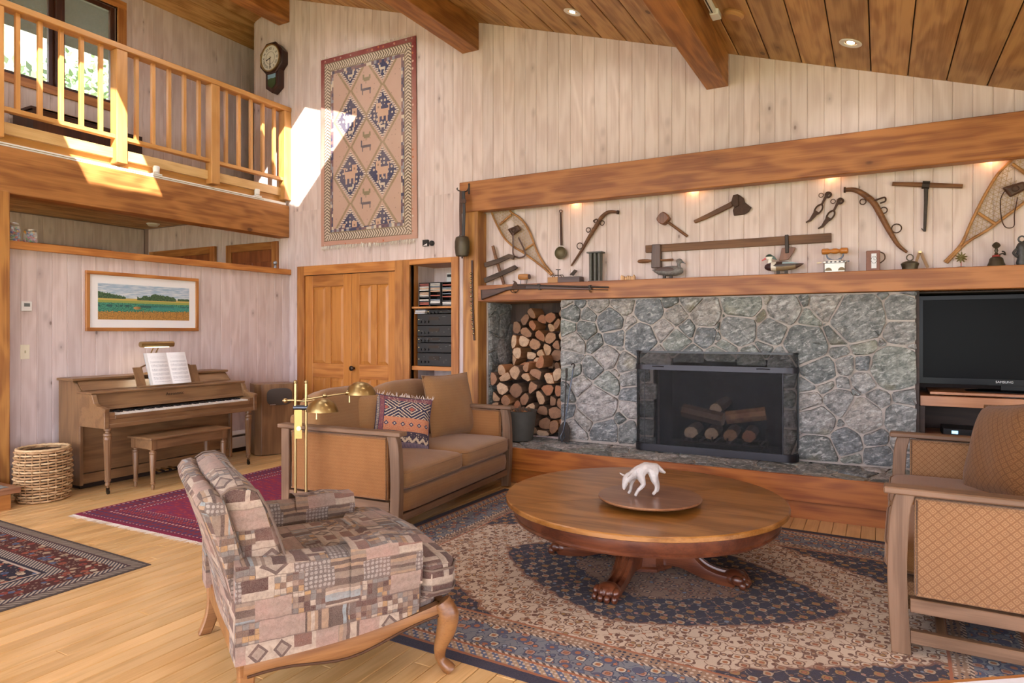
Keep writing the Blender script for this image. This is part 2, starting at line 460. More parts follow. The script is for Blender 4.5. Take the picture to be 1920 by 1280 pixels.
# roof and ceiling ---------------------------------------------------
SKY = [(-5.30, -4.235, 4.55, 5.36), (-5.30, -4.235, 1.98, 2.88), (-5.30, -4.235, -.70, .20)]   # x0,x1,y0,y1 of the skylights
def roofslab(name, x0, x1, kz, th, m, holes, y0=-4.2, y1=6.4):
    mb = MB()
    for a, b, s0, s1 in cut(x0, x1, y0, y1, holes):
        mb.add([(a, s0, kz(a)+th[0]), (b, s0, kz(b)+th[0]), (b, s1, kz(b)+th[0]), (a, s1, kz(a)+th[0]),
                (a, s0, kz(a)+th[1]), (b, s0, kz(b)+th[1]), (b, s1, kz(b)+th[1]), (a, s1, kz(a)+th[1])],
               [(0, 3, 2, 1), (4, 5, 6, 7), (0, 1, 5, 4), (1, 2, 6, 5), (2, 3, 7, 6), (3, 0, 4, 7)])
    return mb
ceil = struct('ceiling', roofslab('ceiling', RIDGE_X, 4.4, roof, (.012, .22), GAP, SKY), GAP)
CBW = .254
x = -.064-CBW*26
while x < 2.95:
    a0, a1 = max(x, RIDGE_X), x+CBW; x += CBW
    if a1-a0 < .02: continue
    g = .004
    for b0, b1, s0, s1 in cut(a0+g, a1-g, -3.2, 6.05, SKY):
        mb = MB(); e = .006
        L = Vector((b0, s0, roof(b0)))
        q = lambda xx, yy, d: Vector((xx, yy, roof(xx)+d))-L
        mb.add([q(b0, s0, .014), q(b1, s0, .014), q(b1, s1, .014), q(b0, s1, .014), q(b0, s0, e-.002), q(b1, s0, e-.002), q(b1, s1, e-.002), q(b0, s1, e-.002), q(b0+e, s0, 0), q(b1-e, s0, 0), q(b1-e, s1, 0), q(b0+e, s1, 0)],
               [(3, 2, 1, 0), (0, 1, 5, 4), (1, 2, 6, 5), (2, 3, 7, 6), (3, 0, 4, 7), (4, 5, 9, 8), (5, 6, 10, 9), (6, 7, 11, 10), (7, 4, 8, 11), (8, 9, 10, 11)])
        o = obj('ceiling_board', mb, CEDAR, ceil, world=False); o.location = L
rl = lambda x: roof(RIDGE_X)+.3292*(x-RIDGE_X)
cl = struct('ceiling_upper', roofslab('c', -8.6, RIDGE_X, rl, (.012, .2), GAP, [], -4.2, 8.8), GAP)
x = RIDGE_X
while x > -8.5:
    a0, a1 = x-.135, x; x -= .14
    mb = MB(); L = Vector((a0, -3.2, rl(a0)))
    q = lambda xx, yy, d: Vector((xx, yy, rl(xx)+d))-L
    mb.add([q(a0, -3.2, .014), q(a1, -3.2, .014), q(a1, 8.6, .014), q(a0, 8.6, .014), q(a0, -3.2, 0), q(a1, -3.2, 0), q(a1, 8.6, 0), q(a0, 8.6, 0)],
           [(0, 3, 2, 1), (4, 5, 6, 7), (0, 1, 5, 4), (1, 2, 6, 5), (2, 3, 7, 6), (3, 0, 4, 7)])
    o = obj('ceiling_board', mb, CEDAR, cl, world=False); o.location = L
# ceiling beams run to the back wall
for i, (x0, x1, zb) in enumerate(((-6.762, -6.565, 5.317), (-3.95, -3.742, 4.39), (-1.356, -1.166, 3.548))):
    mb = MB().prism([(x0, zb), (x1, zb), (x1, roofl(x1)+.01), (x0, roofl(x0)+.01)], -3.2, YW, 'y')
    struct('trim_%d' % (10+i), mb, BEAM[1], bevel=.005)
# skylight wells
for i, (x0, x1, y0, y1) in enumerate(SKY):
    w = struct('window_%d' % (3+i), MB().box((0, 0, 0), (.02, .02, .02)).xf(lambda p: (x0-.03+p[0], y0+p[1], roof(x0)+.05+p[2])), FIR[1])
    mb = MB()
    for a, b, c, d in ((x0-.03, x0, y0-.03, y1+.03), (x1, x1+.03, y0-.03, y1+.03)):
        mb.add([(q, r, roof(q)+h) for h in (0, .3) for q, r in ((a, c), (b, c), (b, d), (a, d))], [(0, 3, 2, 1), (4, 5, 6, 7), (0, 1, 5, 4), (1, 2, 6, 5), (2, 3, 7, 6), (3, 0, 4, 7)])
    for c, d in ((y0-.03, y0), (y1, y1+.03)):
        mb.add([(q, r, roof(q)+h) for h in (0, .3) for q, r in ((x0, c), (x1, c), (x1, d), (x0, d))], [(0, 3, 2, 1), (4, 5, 6, 7), (0, 1, 5, 4), (1, 2, 6, 5), (2, 3, 7, 6), (3, 0, 4, 7)])
    obj('window_frame', mb, FIR[1], w)

# walls behind the camera and to the right, with their windows
RW = [(-2.6, -.2, .25, 2.25), (0.1, 2.4, .25, 2.25), (2.7, 4.4, .25, 2.25)]       # right wall openings (y0,y1,z0,z1)
FWN = [(-9.2, -7.2, .3, 2.5), (-6.4, -4.2, .2, 2.5), (-3.9, -1.5, .2, 2.5), (-1.2, 2.6, .2, 2.3), (-6.5, -4.2, 2.75, 4.7), (-3.9, -1.5, 2.75, 3.85), (-1.2, .6, 2.5, 3.1)]
mb = MB()
for b in cut(-3.2, 6.05, 0, 2.6, RW): mb.box((3.0, b[0], b[2]), (3.12, b[1], b[3]))
wr = struct('wall_right', mb, PINE_Z)
mb = MB()
for b in cut(-9.7, 3.0, 0, 2.62, FWN): mb.box((b[0], -3.12, b[2]), (b[1], -3.0, b[3]))
for b in cut(-7.7, 3.0, 2.62, 5.8, FWN): mb.box((b[0], -3.12, b[2]), (b[1], -3.0, b[3]))
wf = struct('wall_front', mb, PINE_Z)
for i, (a, b, z0, z1) in enumerate(RW):
    mb = MB(); m = (a+b)/2
    for q in (a, b-.06, m-.03): mb.box((3.0, q, z0), (3.1, q+.06, z1))
    mb.box((3.0, a, z0), (3.1, b, z0+.06)).box((3.0, a, z1-.06), (3.1, b, z1)); obj('window_frame', mb, FIR[1], wr)
for i, (a, b, z0, z1) in enumerate(FWN):
    mb = MB(); m = (a+b)/2
    for q in (a, b-.06, m-.03): mb.box((q, -3.1, z0), (q+.06, -3.0, z1))
    mb.box((a, -3.1, z0), (b, -3.0, z0+.06)).box((a, -3.1, z1-.06), (b, -3.0, z1)); obj('window_frame', mb, FIR[0], wf)
# ground outside
GRASS = mat('outside_ground', lambda T: T.mix(T.noise(T.obj, .6, 3.), srgb('7d8a5a'), srgb('a8a890')), rough=.9)
struct('ground', MB().box((-60, -60, -.6), (60, 60, -.5)), GRASS)
# ================================================================ fireplace wall
def clip(poly, px, py, nx, ny):
    """keep the side where (p-P).n <= 0"""
    out = []; n = len(poly)
    for i in range(n):
        a, b = poly[i], poly[(i+1) % n]
        da = (a[0]-px)*nx+(a[1]-py)*ny; db = (b[0]-px)*nx+(b[1]-py)*ny
        if da <= 0: out.append(a)
        if da*db < 0:
            t = da/(da-db); out.append((a[0]+(b[0]-a[0])*t, a[1]+(b[1]-a[1])*t))
    return out
def power_cells(seeds, rect):
    x0, x1, z0, z1 = rect; cells = []
    for i, (x, z, r) in enumerate(seeds):
        poly = [(x0, z0), (x1, z0), (x1, z1), (x0, z1)]
        for j, (u, w, q) in enumerate(seeds):
            if i == j: continue
            dx, dz = u-x, w-z; d2 = dx*dx+dz*dz
            if d2 < 1e-9 or d2 > 1.2: continue
            t = .5+(r*r-q*q)/(2*d2)
            poly = clip(poly, x+dx*t, z+dz*t, dx, dz)
            if len(poly) < 3: break
        cells.append(poly if len(poly) >= 3 else None)
    return cells
def centroid(p): return (sum(a for a, _ in p)/len(p), sum(b for _, b in p)/len(p))
def inset(poly, d):
    """move every side of a convex polygon inwards by d"""
    out = poly; n = len(poly)
    area = sum(poly[i][0]*poly[(i+1) % n][1]-poly[(i+1) % n][0]*poly[i][1] for i in range(n)); sg = 1 if area > 0 else -1
    for i in range(n):
        a, b = poly[i], poly[(i+1) % n]; ex, ey = b[0]-a[0], b[1]-a[1]; L = math.hypot(ex, ey)
        if L < 1e-6: continue
        nx, ny = sg*ey/L, -sg*ex/L
        out = clip(out, a[0]-nx*d, a[1]-ny*d, nx, ny)
        if len(out) < 3: return None
    return out
def resample(poly, n):
    per = [math.dist(poly[i], poly[(i+1) % len(poly)]) for i in range(len(poly))]; tot = sum(per); out = []
    i, acc = 0, 0.
    for k in range(n):
        d = tot*k/n
        while acc+per[i] < d-1e-9: acc += per[i]; i += 1
        t = (d-acc)/per[i]; a, b = poly[i], poly[(i+1) % len(poly)]
        out.append((a[0]+(b[0]-a[0])*t, a[1]+(b[1]-a[1])*t))
    return out
def rnd_round(poly, n, k=.5):
    """resample and round corners a little"""
    p = resample(poly, n)
    return [tuple((1-k)*p[i][c]+k*.5*(p[i-1][c]+p[(i+1) % n][c]) for c in (0, 1)) for i in range(n)]
def stone_mb(poly, proud, rng, n=9, place=None):
    """a stone slab on a convex outline; place maps (a, b, height) to the parent's frame"""
    c = centroid(poly)
    p = []
    for i in range(len(poly)):
        a, b, e = poly[i-1], poly[i], poly[(i+1) % len(poly)]
        la, le = math.dist(a, b), math.dist(b, e); k = min(.014, la*.25, le*.25)
        p += [tuple(b[q]+(a[q]-b[q])/max(la, 1e-6)*k for q in (0, 1)), tuple(b[q]+(e[q]-b[q])/max(le, 1e-6)*k for q in (0, 1))]
        if le > .12: p.append(tuple((b[q]+e[q])/2 for q in (0, 1)))
    p = [(x+rng.uniform(-.003, .003), z+rng.uniform(-.003, .003)) for x, z in p]
    jit = lambda s: rng.uniform(-s, s)
    r0 = [(x, z) for x, z in p]
    r1 = [(c[0]+(x-c[0])*.97+jit(.004), c[1]+(z-c[1])*.97+jit(.004)) for x, z in p]
    r2 = [(c[0]+(x-c[0])*.72+jit(.012), c[1]+(z-c[1])*.72+jit(.012)) for x, z in p]
    tl = (jit(.05), jit(.05))
    hgt = lambda q, b: b+(q[0]-c[0])*tl[0]+(q[1]-c[1])*tl[1]
    mb = MB()
    rings = [[place(x, z, -.02) for x, z in r0], [place(x, z, hgt((x, z), proud*.62)+jit(.003)) for x, z in r1], [place(x, z, hgt((x, z), proud)+jit(.006)) for x, z in r2]]
    nn = len(r0); vs = [q for r in rings for q in r]+[place(c[0]+jit(.01), c[1]+jit(.01), proud*1.1+jit(.004))]; fs = []
    for k in range(2):
        for i in range(nn): j = (i+1) % nn; fs.append((k*nn+i, k*nn+j, (k+1)*nn+j, (k+1)*nn+i))
    fs += [(2*nn+i, 2*nn+(i+1) % nn, 3*nn) for i in range(nn)]
    return mb.add(vs, fs)
def _stone(T, flat=False):
    p = T.xyz(); r = T.rand
    V = T.vec(p[0]+r*11., p[1]+r*5., p[2]+r*23.)
    st = T.vec(p[0]*.6+p[2]*1.2+r*9., p[1], p[2]*2.2-p[0]*1.3+r*4.)
    n1 = T.noise(V, 15., 4., .72, .3); n2 = T.noise(st, 17., 4., .7, .6); n3 = T.noise(V, 70., 2., .6)
    tint = T.pal(T.hash(r*91.7, 3., 1.), [srgb('838482'), srgb('999692'), srgb('727573'), srgb('a39c98'), srgb('888b84'), srgb('98928c'), srgb('787b7d'), srgb('8d8b88')])
    col = T.mix((n1*.75+n3*.25).step(.36, .64), T.mix(1., tint, (.42, .44, .44), 'MULTIPLY'), T.mix(1., tint, (1.3, 1.29, 1.27), 'MULTIPLY'))
    col = T.mix(n2.step(.54, .64)*.6, col, srgb('c9c8c4'))
    col = T.mix(n2.step(.46, .34)*.65, col, srgb('424848'))
    warm = T.noise(V, 3., 2.).step(.58, .7)*(T.hash(r*37.1, 1., 7.) > .55)*.3
    col = T.mix(warm, col, srgb('9a8a5c'))
    return {'color': col, 'bump': T.noise(V, 24., 4., .7, .5), 'bump_s': .8, 'bump_d': .014, 'rough': .78}
STONE = mat('fieldstone', _stone)
MORTAR = mat('mortar', lambda T: {'color': T.mix(T.noise(T.obj, 60., 3.), srgb('a5998f'), srgb('c2b7ad')), 'bump': T.noise(T.obj, 90., 3.), 'bump_s': .5}, rough=.9)
SOOT = mat('sooty_firebrick', lambda T: {'color': T.mix(T.noise(T.obj, 7., 3.), srgb('100f10'), srgb('2a2625'))}, rough=.95)

YS = 5.945                                    # mortar face
fp = struct('wall_fireplace', MB().box((-2.72, YS, .33), (-1.81, 6.6, 1.70)).box((-.70, YS, .33), (.235, 6.6, 1.70)).box((-1.81, YS, 1.155), (-.70, 6.6, 1.70)), MORTAR)
# stone centres and sizes read off the wall, in the pixels of one enlarged crop (1040,530)-(1740,900)
_seeds = [(65,102,28),(122,100,24),(220,108,55),(345,112,58),(485,140,78),(585,100,42),(705,95,52),(780,160,74),(960,110,95),(1045,178,42),(1180,135,80),(1112,85,25),(1282,92,30),(1312,190,60),(1410,115,88),(1400,190,32),(1555,180,125),(1780,140,80),(1688,75,30),(1800,58,40),
 (85,152,48),(175,165,40),(285,196,74),(390,215,36),(615,165,56),(65,235,40),(162,243,52),(555,240,60),(675,240,44),(775,270,55),(855,215,24),(945,235,92),(1115,250,75),(885,180,26),(440,288,88),(300,280,58),(95,312,60),(212,312,46),(298,335,26),(625,303,68),(848,288,32),(1290,318,105),(1450,265,68),(1590,312,64),(1690,320,38),(1780,250,80),(1812,330,48),(1458,352,50),(1757,445,115),(1600,420,55),(1490,422,52),(1355,445,82),(880,335,60),(1080,340,52),
 (82,385,50),(265,382,70),(200,445,64),(360,420,54),(95,445,42),(302,465,25),(140,530,58),(262,522,74),(385,495,54),(215,625,108),(395,570,52),(55,580,34),(390,650,48),(160,697,60),(95,770,66),(255,758,76),(378,770,62),(55,655,26),(340,712,30),
 (1290,528,52),(1400,532,52),(1472,530,46),(1602,512,66),(1560,560,36),(1668,592,68),(1800,578,72),(1312,622,70),(1460,617,78),(1566,605,30),(1590,685,92),(1780,697,84),(1350,712,92),(1462,742,48),(1546,745,38),(1492,815,80),(1652,800,64),(1350,862,95),(1522,887,46),(1672,892,70),(1795,830,66),(1300,790,38),(1800,905,60),
 (520,385,60),(690,385,66),(850,385,70),(1010,385,66),(1165,390,64),(470,470,46),(468,560,48),(470,650,50),(468,745,52),(470,830,50),(1205,500,44),(1205,600,46),(1205,700,46),(1200,800,46)]
seeds = []
for x, y, r in _seeds:
    px, py = 1040+x*.36458, 530+y*.36458; w = onY(px, py, 5.92)
    seeds.append((w.x, w.z, r*.36458*5.9/F_PX*1.02))
rng = random.Random(7)
cells = power_cells(seeds, (-2.735, .25, .345, 1.70))
for (sx, sz, r), poly in zip(seeds, cells):
    if not poly: continue
    x0, x1, z1 = -1.80, -.71, 1.13
    if x0-.03 < sx < x1+.03 or any(x0 < q[0] < x1 and q[1] < z1 for q in poly):
        if sx < x0+.06 and sz < z1: poly = clip(poly, x0+rng.uniform(-.015, .015), 0, 1, rng.uniform(-.05, .05))
        elif sx > x1-.06 and sz < z1: poly = clip(poly, x1, 0, -1, 0)
        else:
            arch = z1-.10*((sx-(x0+x1)/2)/.55)**2
            poly = clip(poly, 0, arch, 0, -1)
        if len(poly) < 3: continue
    p = inset(poly, .0058)
    if not p: continue
    mb = stone_mb(p, rng.uniform(.024, .046), rng, 10, lambda a, b, h: (a, YS-h, b))
    L = Vector((sx, YS, sz)); mb.xf(lambda q: Vector(q)-L)
    o = obj('stone', mb, STONE, fp, world=False); o.location = L
# firebox
fb = MB().box((-1.81, 6.55, .30), (-.70, 6.6, 1.16)).box((-1.82, 5.95, .30), (-1.80, 6.56, 1.14)).box((-.71, 5.95, .30), (-.69, 6.56, 1.14)).box((-1.81, 5.95, 1.13), (-.70, 6.56, 1.16)).box((-1.81, 5.9, .30), (-.70, 6.56, .335))
obj('firebox_lining', fb, SOOT, fp)
# hearth slab in flagstones over a wooden plinth with a toe kick
hearth = struct('hearth', MB().box((-3.62, 5.385, .142), (1.95, YS+.02, .315)), MORTAR)
obj('hearth_infill', MB().box((-3.62, YS, .142), (-2.70, 6.6, .318)), MORTAR, hearth)
PLINTH = wood('plinth_wood', 'b26b2e', '8c4c1e', 0, 18., 0., .4, .04)
obj('plinth_board', MB().box((-3.62, 5.352, .137), (1.95, 5.385, .330)), PLINTH, hearth, bevel=.003)
obj('toe_kick', MB().box((-3.62, 5.405, 0), (1.95, 5.43, .139)), PLINTH, hearth)
rng = random.Random(12); hs = []
for k in range(400):
    if len(hs) >= 62: break
    q = (rng.uniform(-3.62, 1.2), rng.uniform(5.38, 6.0))
    if all(math.dist(q, h[:2]) > .17 for h in hs): hs.append((*q, rng.uniform(.06, .12)))
for (sx, sy, r), poly in zip(hs, power_cells(hs, (-3.62, 1.2, 5.356, 6.05))):
    p = inset(poly, .006) if poly else None
    if not p: continue
    mb = stone_mb(p, .016, rng, 10, lambda a, b, h: (a, b, .315+h*.9))
    L = Vector((sx, sy, .32)); mb.xf(lambda q: Vector(q)-L); o = obj('flagstone', mb, STONE, hearth, world=False); o.location = L
# woodbox recess: stone cheek on the left, dark boards at the back
wb = struct('wall_woodbox', MB().box((-3.75, 6.06, .33), (-3.635, 6.6, 1.74)).box((-2.735, 5.95, .33), (-2.72, 6.6, 1.70)), MORTAR)
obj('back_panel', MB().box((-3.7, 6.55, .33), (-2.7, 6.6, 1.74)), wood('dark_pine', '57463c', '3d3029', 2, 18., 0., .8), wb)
obj('top_panel', MB().box((-3.7, 5.95, 1.70), (-2.7, 6.6, 1.74)), FIR[0], wb)
ws = []
for k in range(300):
    q = (rng.uniform(6.06, 6.56), rng.uniform(.34, 1.7))
    if all(math.dist(q, h[:2]) > .2 for h in ws): ws.append((*q, rng.uniform(.06, .13)))
for (sy, sz, r), poly in zip(ws, power_cells(ws, (6.06, 6.56, .335, 1.70))):
    p = inset(poly, .004) if poly else None
    if not p: continue
    mb = stone_mb(p, .022, rng, 9, lambda a, b, h: (-3.63+h, a, b))
    L = Vector((-3.62, sy, sz)); mb.xf(lambda q: Vector(q)-L); o = obj('stone', mb, STONE, wb, world=False); o.location = L

# posts, mantel beam and shelf ----------------------------------------
struct('trim_20', MB().box((-3.834, YP, 0), (-3.650, YW+.01, 2.64)), BEAM[2], bevel=.005)
struct('trim_22', MB().box((-3.874, YP-.012, 2.638), (2.0, 5.985, 2.956)), BEAM[0], bevel=.006)
struct('trim_23', MB().box((-3.650, YP, 1.704), (2.0, YW+.01, 1.869)), BEAM[0], bevel=.005)
# small warm lamps hidden on top of the display recess, behind the beam
WARM = mat('warm_lamp', srgb('ffd9a8'), emit=(1., .62, .3), emit_s=4.)
lx = [-2.62, -1.47, -.35, .72]
for i, x in enumerate(lx):
    t = thing('puck_light', 'small round brass lamp tucked under the top mantel beam, number %s from the woodbox' % ('one', 'two', 'three', 'four')[i], 'lamp', (x, 6.018, 2.70), 0, 'lamps under the mantel beam')
    obj('housing', MB().lathe([(.022, .018), (.024, .0), (.02, -.004)], (0, 0, 0), 14), BRASS, t, world=False)
    obj('lens', MB().lathe([(.018, -.003), (.014, -.008), (.004, -.009)], (0, 0, 0), 14), WARM, t, world=False)
    l = bpy.data.lights.new('puck_lamp', 'POINT'); l.energy = .55; l.color = (1., .5, .22); l.shadow_soft_size = .02
    o = bpy.data.objects.new('puck_lamp', l); COL.objects.link(o); o.parent = t; o.location = (0, 0, -.03)

# firewood --------------------------------------------------------------
def _endgrain(T):
    p = T.xyz(); r = T.rand
    d = ((p[0]+(T.hash(r*7., 1., 1.)-.5)*.12)**2.+(p[2]+(T.hash(r*9., 4., 1.)-.5)*.12)**2.).sqrt()
    rg = (d*420.+T.noise(T.obj, 30., 2.)*4.).sin()*.5+.5
    base = T.pal(T.hash(r*53.3, 2., 9.), [srgb('bf9c78'), srgb('ab8262'), srgb('c9ab8c'), srgb('a06a4a'), srgb('b59474'), srgb('9c7458'), srgb('8a6850'), srgb('c4a484')])
    col = T.mix(rg*.28, base, srgb('8a5a38')); n = T.noise(T.obj, 22., 3.)
    col = T.mix(n.step(.45, .75)*.6, col, srgb('6e5240'))
    return {'color': col, 'bump': rg*.4+n, 'bump_s': .4, 'rough': .85}
ENDG = mat('cut_log_end', _endgrain)
BARK = mat('log_bark', lambda T: {'color': T.mix(T.noise(T.vec(T.xyz()[0], T.xyz()[1]*.2, T.xyz()[2]), 40., 3.), srgb('3f2d22'), srgb('7d5f48')), 'bump': T.noise(T.obj, 45., 3.), 'bump_s': .6}, rough=.9)
SPLIT = wood('split_wood', 'c08a5c', '9a6640', 1, 30., 0., .8, .2)
def log_mb(poly, y0, y1, rng, bark=.7):
    n = 9; p = rnd_round(poly, n, .3); c = centroid(p)
    p = [(x+rng.uniform(-.004, .004), z+rng.uniform(-.004, .004)) for x, z in p]
    mb = MB(); tx, tz = rng.uniform(-.12, .12), rng.uniform(-.12, .12)
    f = [(x-c[0], y0-(x-c[0])*tx-(z-c[1])*tz, z-c[1]) for x, z in p]
    e = [((x-c[0])*.985, y0+.006-(x-c[0])*tx, (z-c[1])*.985) for x, z in p]
    b = [((x-c[0])*.95, y1, (z-c[1])*.95) for x, z in p]
    fi = [((x-c[0])*.93, y0-.002-(x-c[0])*tx-(z-c[1])*tz, (z-c[1])*.93) for x, z in p]
    vs = fi+f+b+[(0, y0-.003, 0)]; fs = [(i, (i+1) % n, 3*n) for i in range(n)]+[(i, (i+1) % n, n+(i+1) % n, n+i) for i in range(n)]+[(n+i, n+(i+1) % n, 2*n+(i+1) % n, 2*n+i) for i in range(n)]+[tuple(2*n+i for i in range(n))]
    mb.add(vs, fs); mb.mi = [0]*n+[1]*n+[1]*n+[1]
    return mb, c
def log_stack(rect, step, yfront, depth, top, label, group, seed, skip=None):
    rng = random.Random(seed); x0, x1, z0, z1 = rect; ss = []
    for k in range(3000):
        q = (rng.uniform(x0, x1), rng.uniform(z0, z1))
        if all(math.dist(q, s[:2]) > step*(s[2]/.05+.9)*.5 for s in ss): ss.append((*q, rng.uniform(.04, .062)))
    cells = power_cells(ss, rect)
    for (sx, sz, r), poly in zip(ss, cells):
        if not poly or sz > top(sx) or (skip and skip(sx, sz)): continue
        p = inset(poly, .003)
        if not p: continue
        if rng.random() < .55:       # a split face: cut a corner off
            a = rng.uniform(0, 6.28); p = clip(p, sx+.02*math.cos(a), sz+.02*math.sin(a), math.cos(a), math.sin(a))
            if len(p) < 3: continue
        mb, c = log_mb(p, 0, depth, rng)
        o = obj('firewood_log', mb, [ENDG, BARK if rng.random() < .6 else SPLIT], None); o.location = (c[0], yfront+rng.uniform(-.035, .035), c[1])
        tag(o, label, 'log', group)
log_stack((-3.46, -2.74, 1.0, 1.70), .098, 6.28, .25, lambda x: 1.62-.10*abs((x+3.0)/.4)**3, 'split firewood log in the upper rear stack of the stone woodbox', 'firewood in the upper rear stack', 3)
log_stack((-3.57, -2.74, .345, 1.16), .112, 6.02, .22, lambda x: 1.06-.05*math.sin(x*17.)-(.07 if x < -3.3 else 0), 'split firewood log in the front lower stack of the stone woodbox', 'firewood in the front lower stack', 5)

# fire screen -------------------------------------------------------------
GUN = mat('gunmetal', srgb('3c3b3f'), metal=.75, rough=.42)
def screen_path(x0, x1, yb, yf, r, n=6):
    pts = [(x0, yb)]
    for k in range(n+1): a = PI*.5*k/n; pts.append((x0+r-r*math.cos(a), yf+r-r*math.sin(a)))
    for k in range(n+1): a = PI*.5*k/n; pts.append((x1-r+r*math.sin(a), yf+r-r*math.cos(a)))
    return pts+[(x1, yb)]
fs_ = thing('fire_screen', 'black mesh fire screen with rounded corners standing on the hearth', 'fire screen', (-1.27, 5.86, .334))
P = screen_path(-1.945, -.585, 5.918, 5.795, .10)
def band(z0, z1, th, grow=0.):
    mb = MB(); Q = screen_path(-1.945-grow, -.585+grow, 5.918, 5.795-grow, .10); R_ = screen_path(-1.945+th, -.585-th, 5.918, 5.795+th, .09); n = len(Q)
    vs = [(x, y, z) for z in (z0, z1) for x, y in Q]+[(x, y, z) for z in (z0, z1) for x, y in R_]; fs = []
    for i in range(n-1): fs += [(i, i+1, n+i+1, n+i), (2*n+i, 3*n+i, 3*n+i+1, 2*n+i+1), (i, 2*n+i, 2*n+i+1, i+1), (n+i, n+i+1, 3*n+i+1, 3*n+i)]
    fs += [(0, n, 3*n, 2*n), (n-1, 2*n+n-1, 3*n+n-1, 2*n-1)]
    return mb.add(vs, fs)
obj('bottom_rail', band(.334, .395, .012, .006), GUN, fs_, smooth=.6)
obj('middle_rail', band(1.055, 1.10, .012, .006), GUN, fs_, smooth=.6)
obj('top_rail', band(1.205, 1.222, .012, .003), BLACK, fs_, smooth=.6)
MESH = mat('wire_mesh', srgb('1a1a1c'), rough=.7, alpha=.33)
obj('mesh_front', band(.39, 1.21, .002), MESH, fs_, smooth=.6)
for x in (-1.945, -.592): obj('side_upright', MB().box((x-.003, 5.906, .34), (x+.012, 5.922, 1.22)), BLACK, fs_)
obj('corner_wire', MB().tube([(-.69, 5.797, .38), (-.69, 5.797, 1.06)], .004, 6), GUN, fs_)
obj('corner_wire', MB().tube([(-1.845, 5.797, .38), (-1.845, 5.797, 1.06)], .004, 6), GUN, fs_)
for x in (-1.72, -.84): obj('handle', MB().tube([(x-.05, 5.79, 1.085), (x-.03, 5.772, 1.087), (x+.03, 5.772, 1.087), (x+.05, 5.79, 1.085)], .005, 6), GUN, fs_, smooth=.8)
# logs laid in the firebox
def flog(a, b, r, label, seed, shape=7):
    rng = random.Random(seed); a, b = Vector(a), Vector(b); t = (b-a).normalized(); u = t.cross(Vector((0, 0, 1))).normalized(); v = u.cross(t)
    n = 10; ang = [2*PI*k/n for k in range(n)]; rr = [r*(1 if k < shape else .72)*rng.uniform(.9, 1.06) for k in range(n)]
    ring = lambda p, s: [p+(u*math.cos(q)*w+v*math.sin(q)*w)*s for q, w in zip(ang, rr)]
    mb = MB(); mb.add([a], []); m0 = len(mb.v)
    mb.add(ring(a, 1)+ring(b, 1)+[b], [])
    mb.f += [(0, 1+(i+1) % n, 1+i) for i in range(n)]; mb.mi += [0]*n
    mb.f += [(1+i, 1+(i+1) % n, 1+n+(i+1) % n, 1+n+i) for i in range(n)]; mb.mi += [1]*n
    mb.f += [(1+n+i, 1+n+(i+1) % n, 1+2*n) for i in range(n)]; mb.mi += [0]*n
    return single('fireplace_log', mb, [ENDG, SPLIT if seed in (3,) else BARK], label, 'log', a, 'logs laid in the firebox')
yb = 6.12
w = lambda px, py, Y: onY(px, py, Y)
zb = .475
for k, (px, py) in enumerate(((1296, 800), (1334, 808), (1369, 811), (1404, 808))):
    q = onY(px, py, 6.06); flog((q.x, 6.06, zb), (q.x-.03, 6.42, zb), .062, ('leftmost', 'second from the left', 'third from the left', 'rightmost')[k]+' of the bottom logs in the dark firebox', 10+k)
flog(onY(1281, 770, 6.12), onY(1356, 788, 6.10), .075, 'dark bark-covered log lying across the left half of the firebox pile', 2)
flog(onY(1362, 785, 6.18), onY(1436, 777, 6.22), .07, 'split tan log lying across the right half of the firebox pile', 3)
flog(onY(1342, 774, 6.18)+Vector((0, 0, .03)), onY(1362, 758, 6.45)+Vector((0, 0, .02)), .062, 'topmost log pointing out of the firebox pile', 4)
gr = thing('fire_grate', 'black iron grate under the logs in the firebox', 'grate', (-1.25, 6.2, .335))
for k in range(6):
    x = -1.56+k*.13; obj('bar', MB().tube([(x, 6.02, .46), (x, 6.03, .405), (x, 6.45, .405), (x, 6.46, .5)], .008, 6), IRON, gr)
for y in (6.08, 6.4):
    obj('cross_bar', MB().box((-1.60, y-.01, .385), (-.88, y+.01, .400)), IRON, gr)
    for x in (-1.58, -.9): obj('foot', MB().box((x-.01, y-.01, .333), (x+.01, y+.01, .39)), IRON, gr)

# fire tools and bucket
STEEL = mat('blued_steel', srgb('4a4e55'), metal=.9, rough=.3)
a = onY(1056, 812, 5.83); a.z = .36; b = onY(1062, 690, 5.885)
t = thing('fire_shovel', 'black iron fire shovel leaning on the stone beside the woodbox', 'shovel', (a.x, a.y, .335))
obj('shaft', MB().tube([a+Vector((0, .02, .08)), b], .006, 8), IRON, t, smooth=.9)
obj('grip', MB().tube([b+Vector((0, 0, -.09)), b], [.009, .011], 8), IRON, t, smooth=.9)
obj('pan', MB().loft([[(a.x-.055, 5.835, .338), (a.x+.055, 5.835, .338), (a.x+.055, 5.845, .338), (a.x-.055, 5.845, .338)], [(a.x-.06, 5.85, .46), (a.x+.06, 5.85, .46), (a.x+.06, 5.862, .46), (a.x-.06, 5.862, .46)], [(a.x-.02, 5.865, .52), (a.x+.02, 5.865, .52), (a.x+.02, 5.875, .52), (a.x-.02, 5.875, .52)]]), IRON, t)
a = onY(1053, 822, 5.77); a.z = .34; b = onY(1075, 690, 5.875)
t = thing('fire_tongs', 'bright steel fire tongs with a looped tip leaning against the fireplace stone', 'tongs', a)
mid = a+(b-a)*.17
obj('shaft', MB().tube([mid, b], .0065, 8), STEEL, t, smooth=.9)
obj('loop', MB().tube([a, a+(b-a)*.08+Vector((.02, 0, 0)), mid, a+(b-a)*.08-Vector((.02, 0, 0))], .006, 6, True), STEEL, t, smooth=.9)
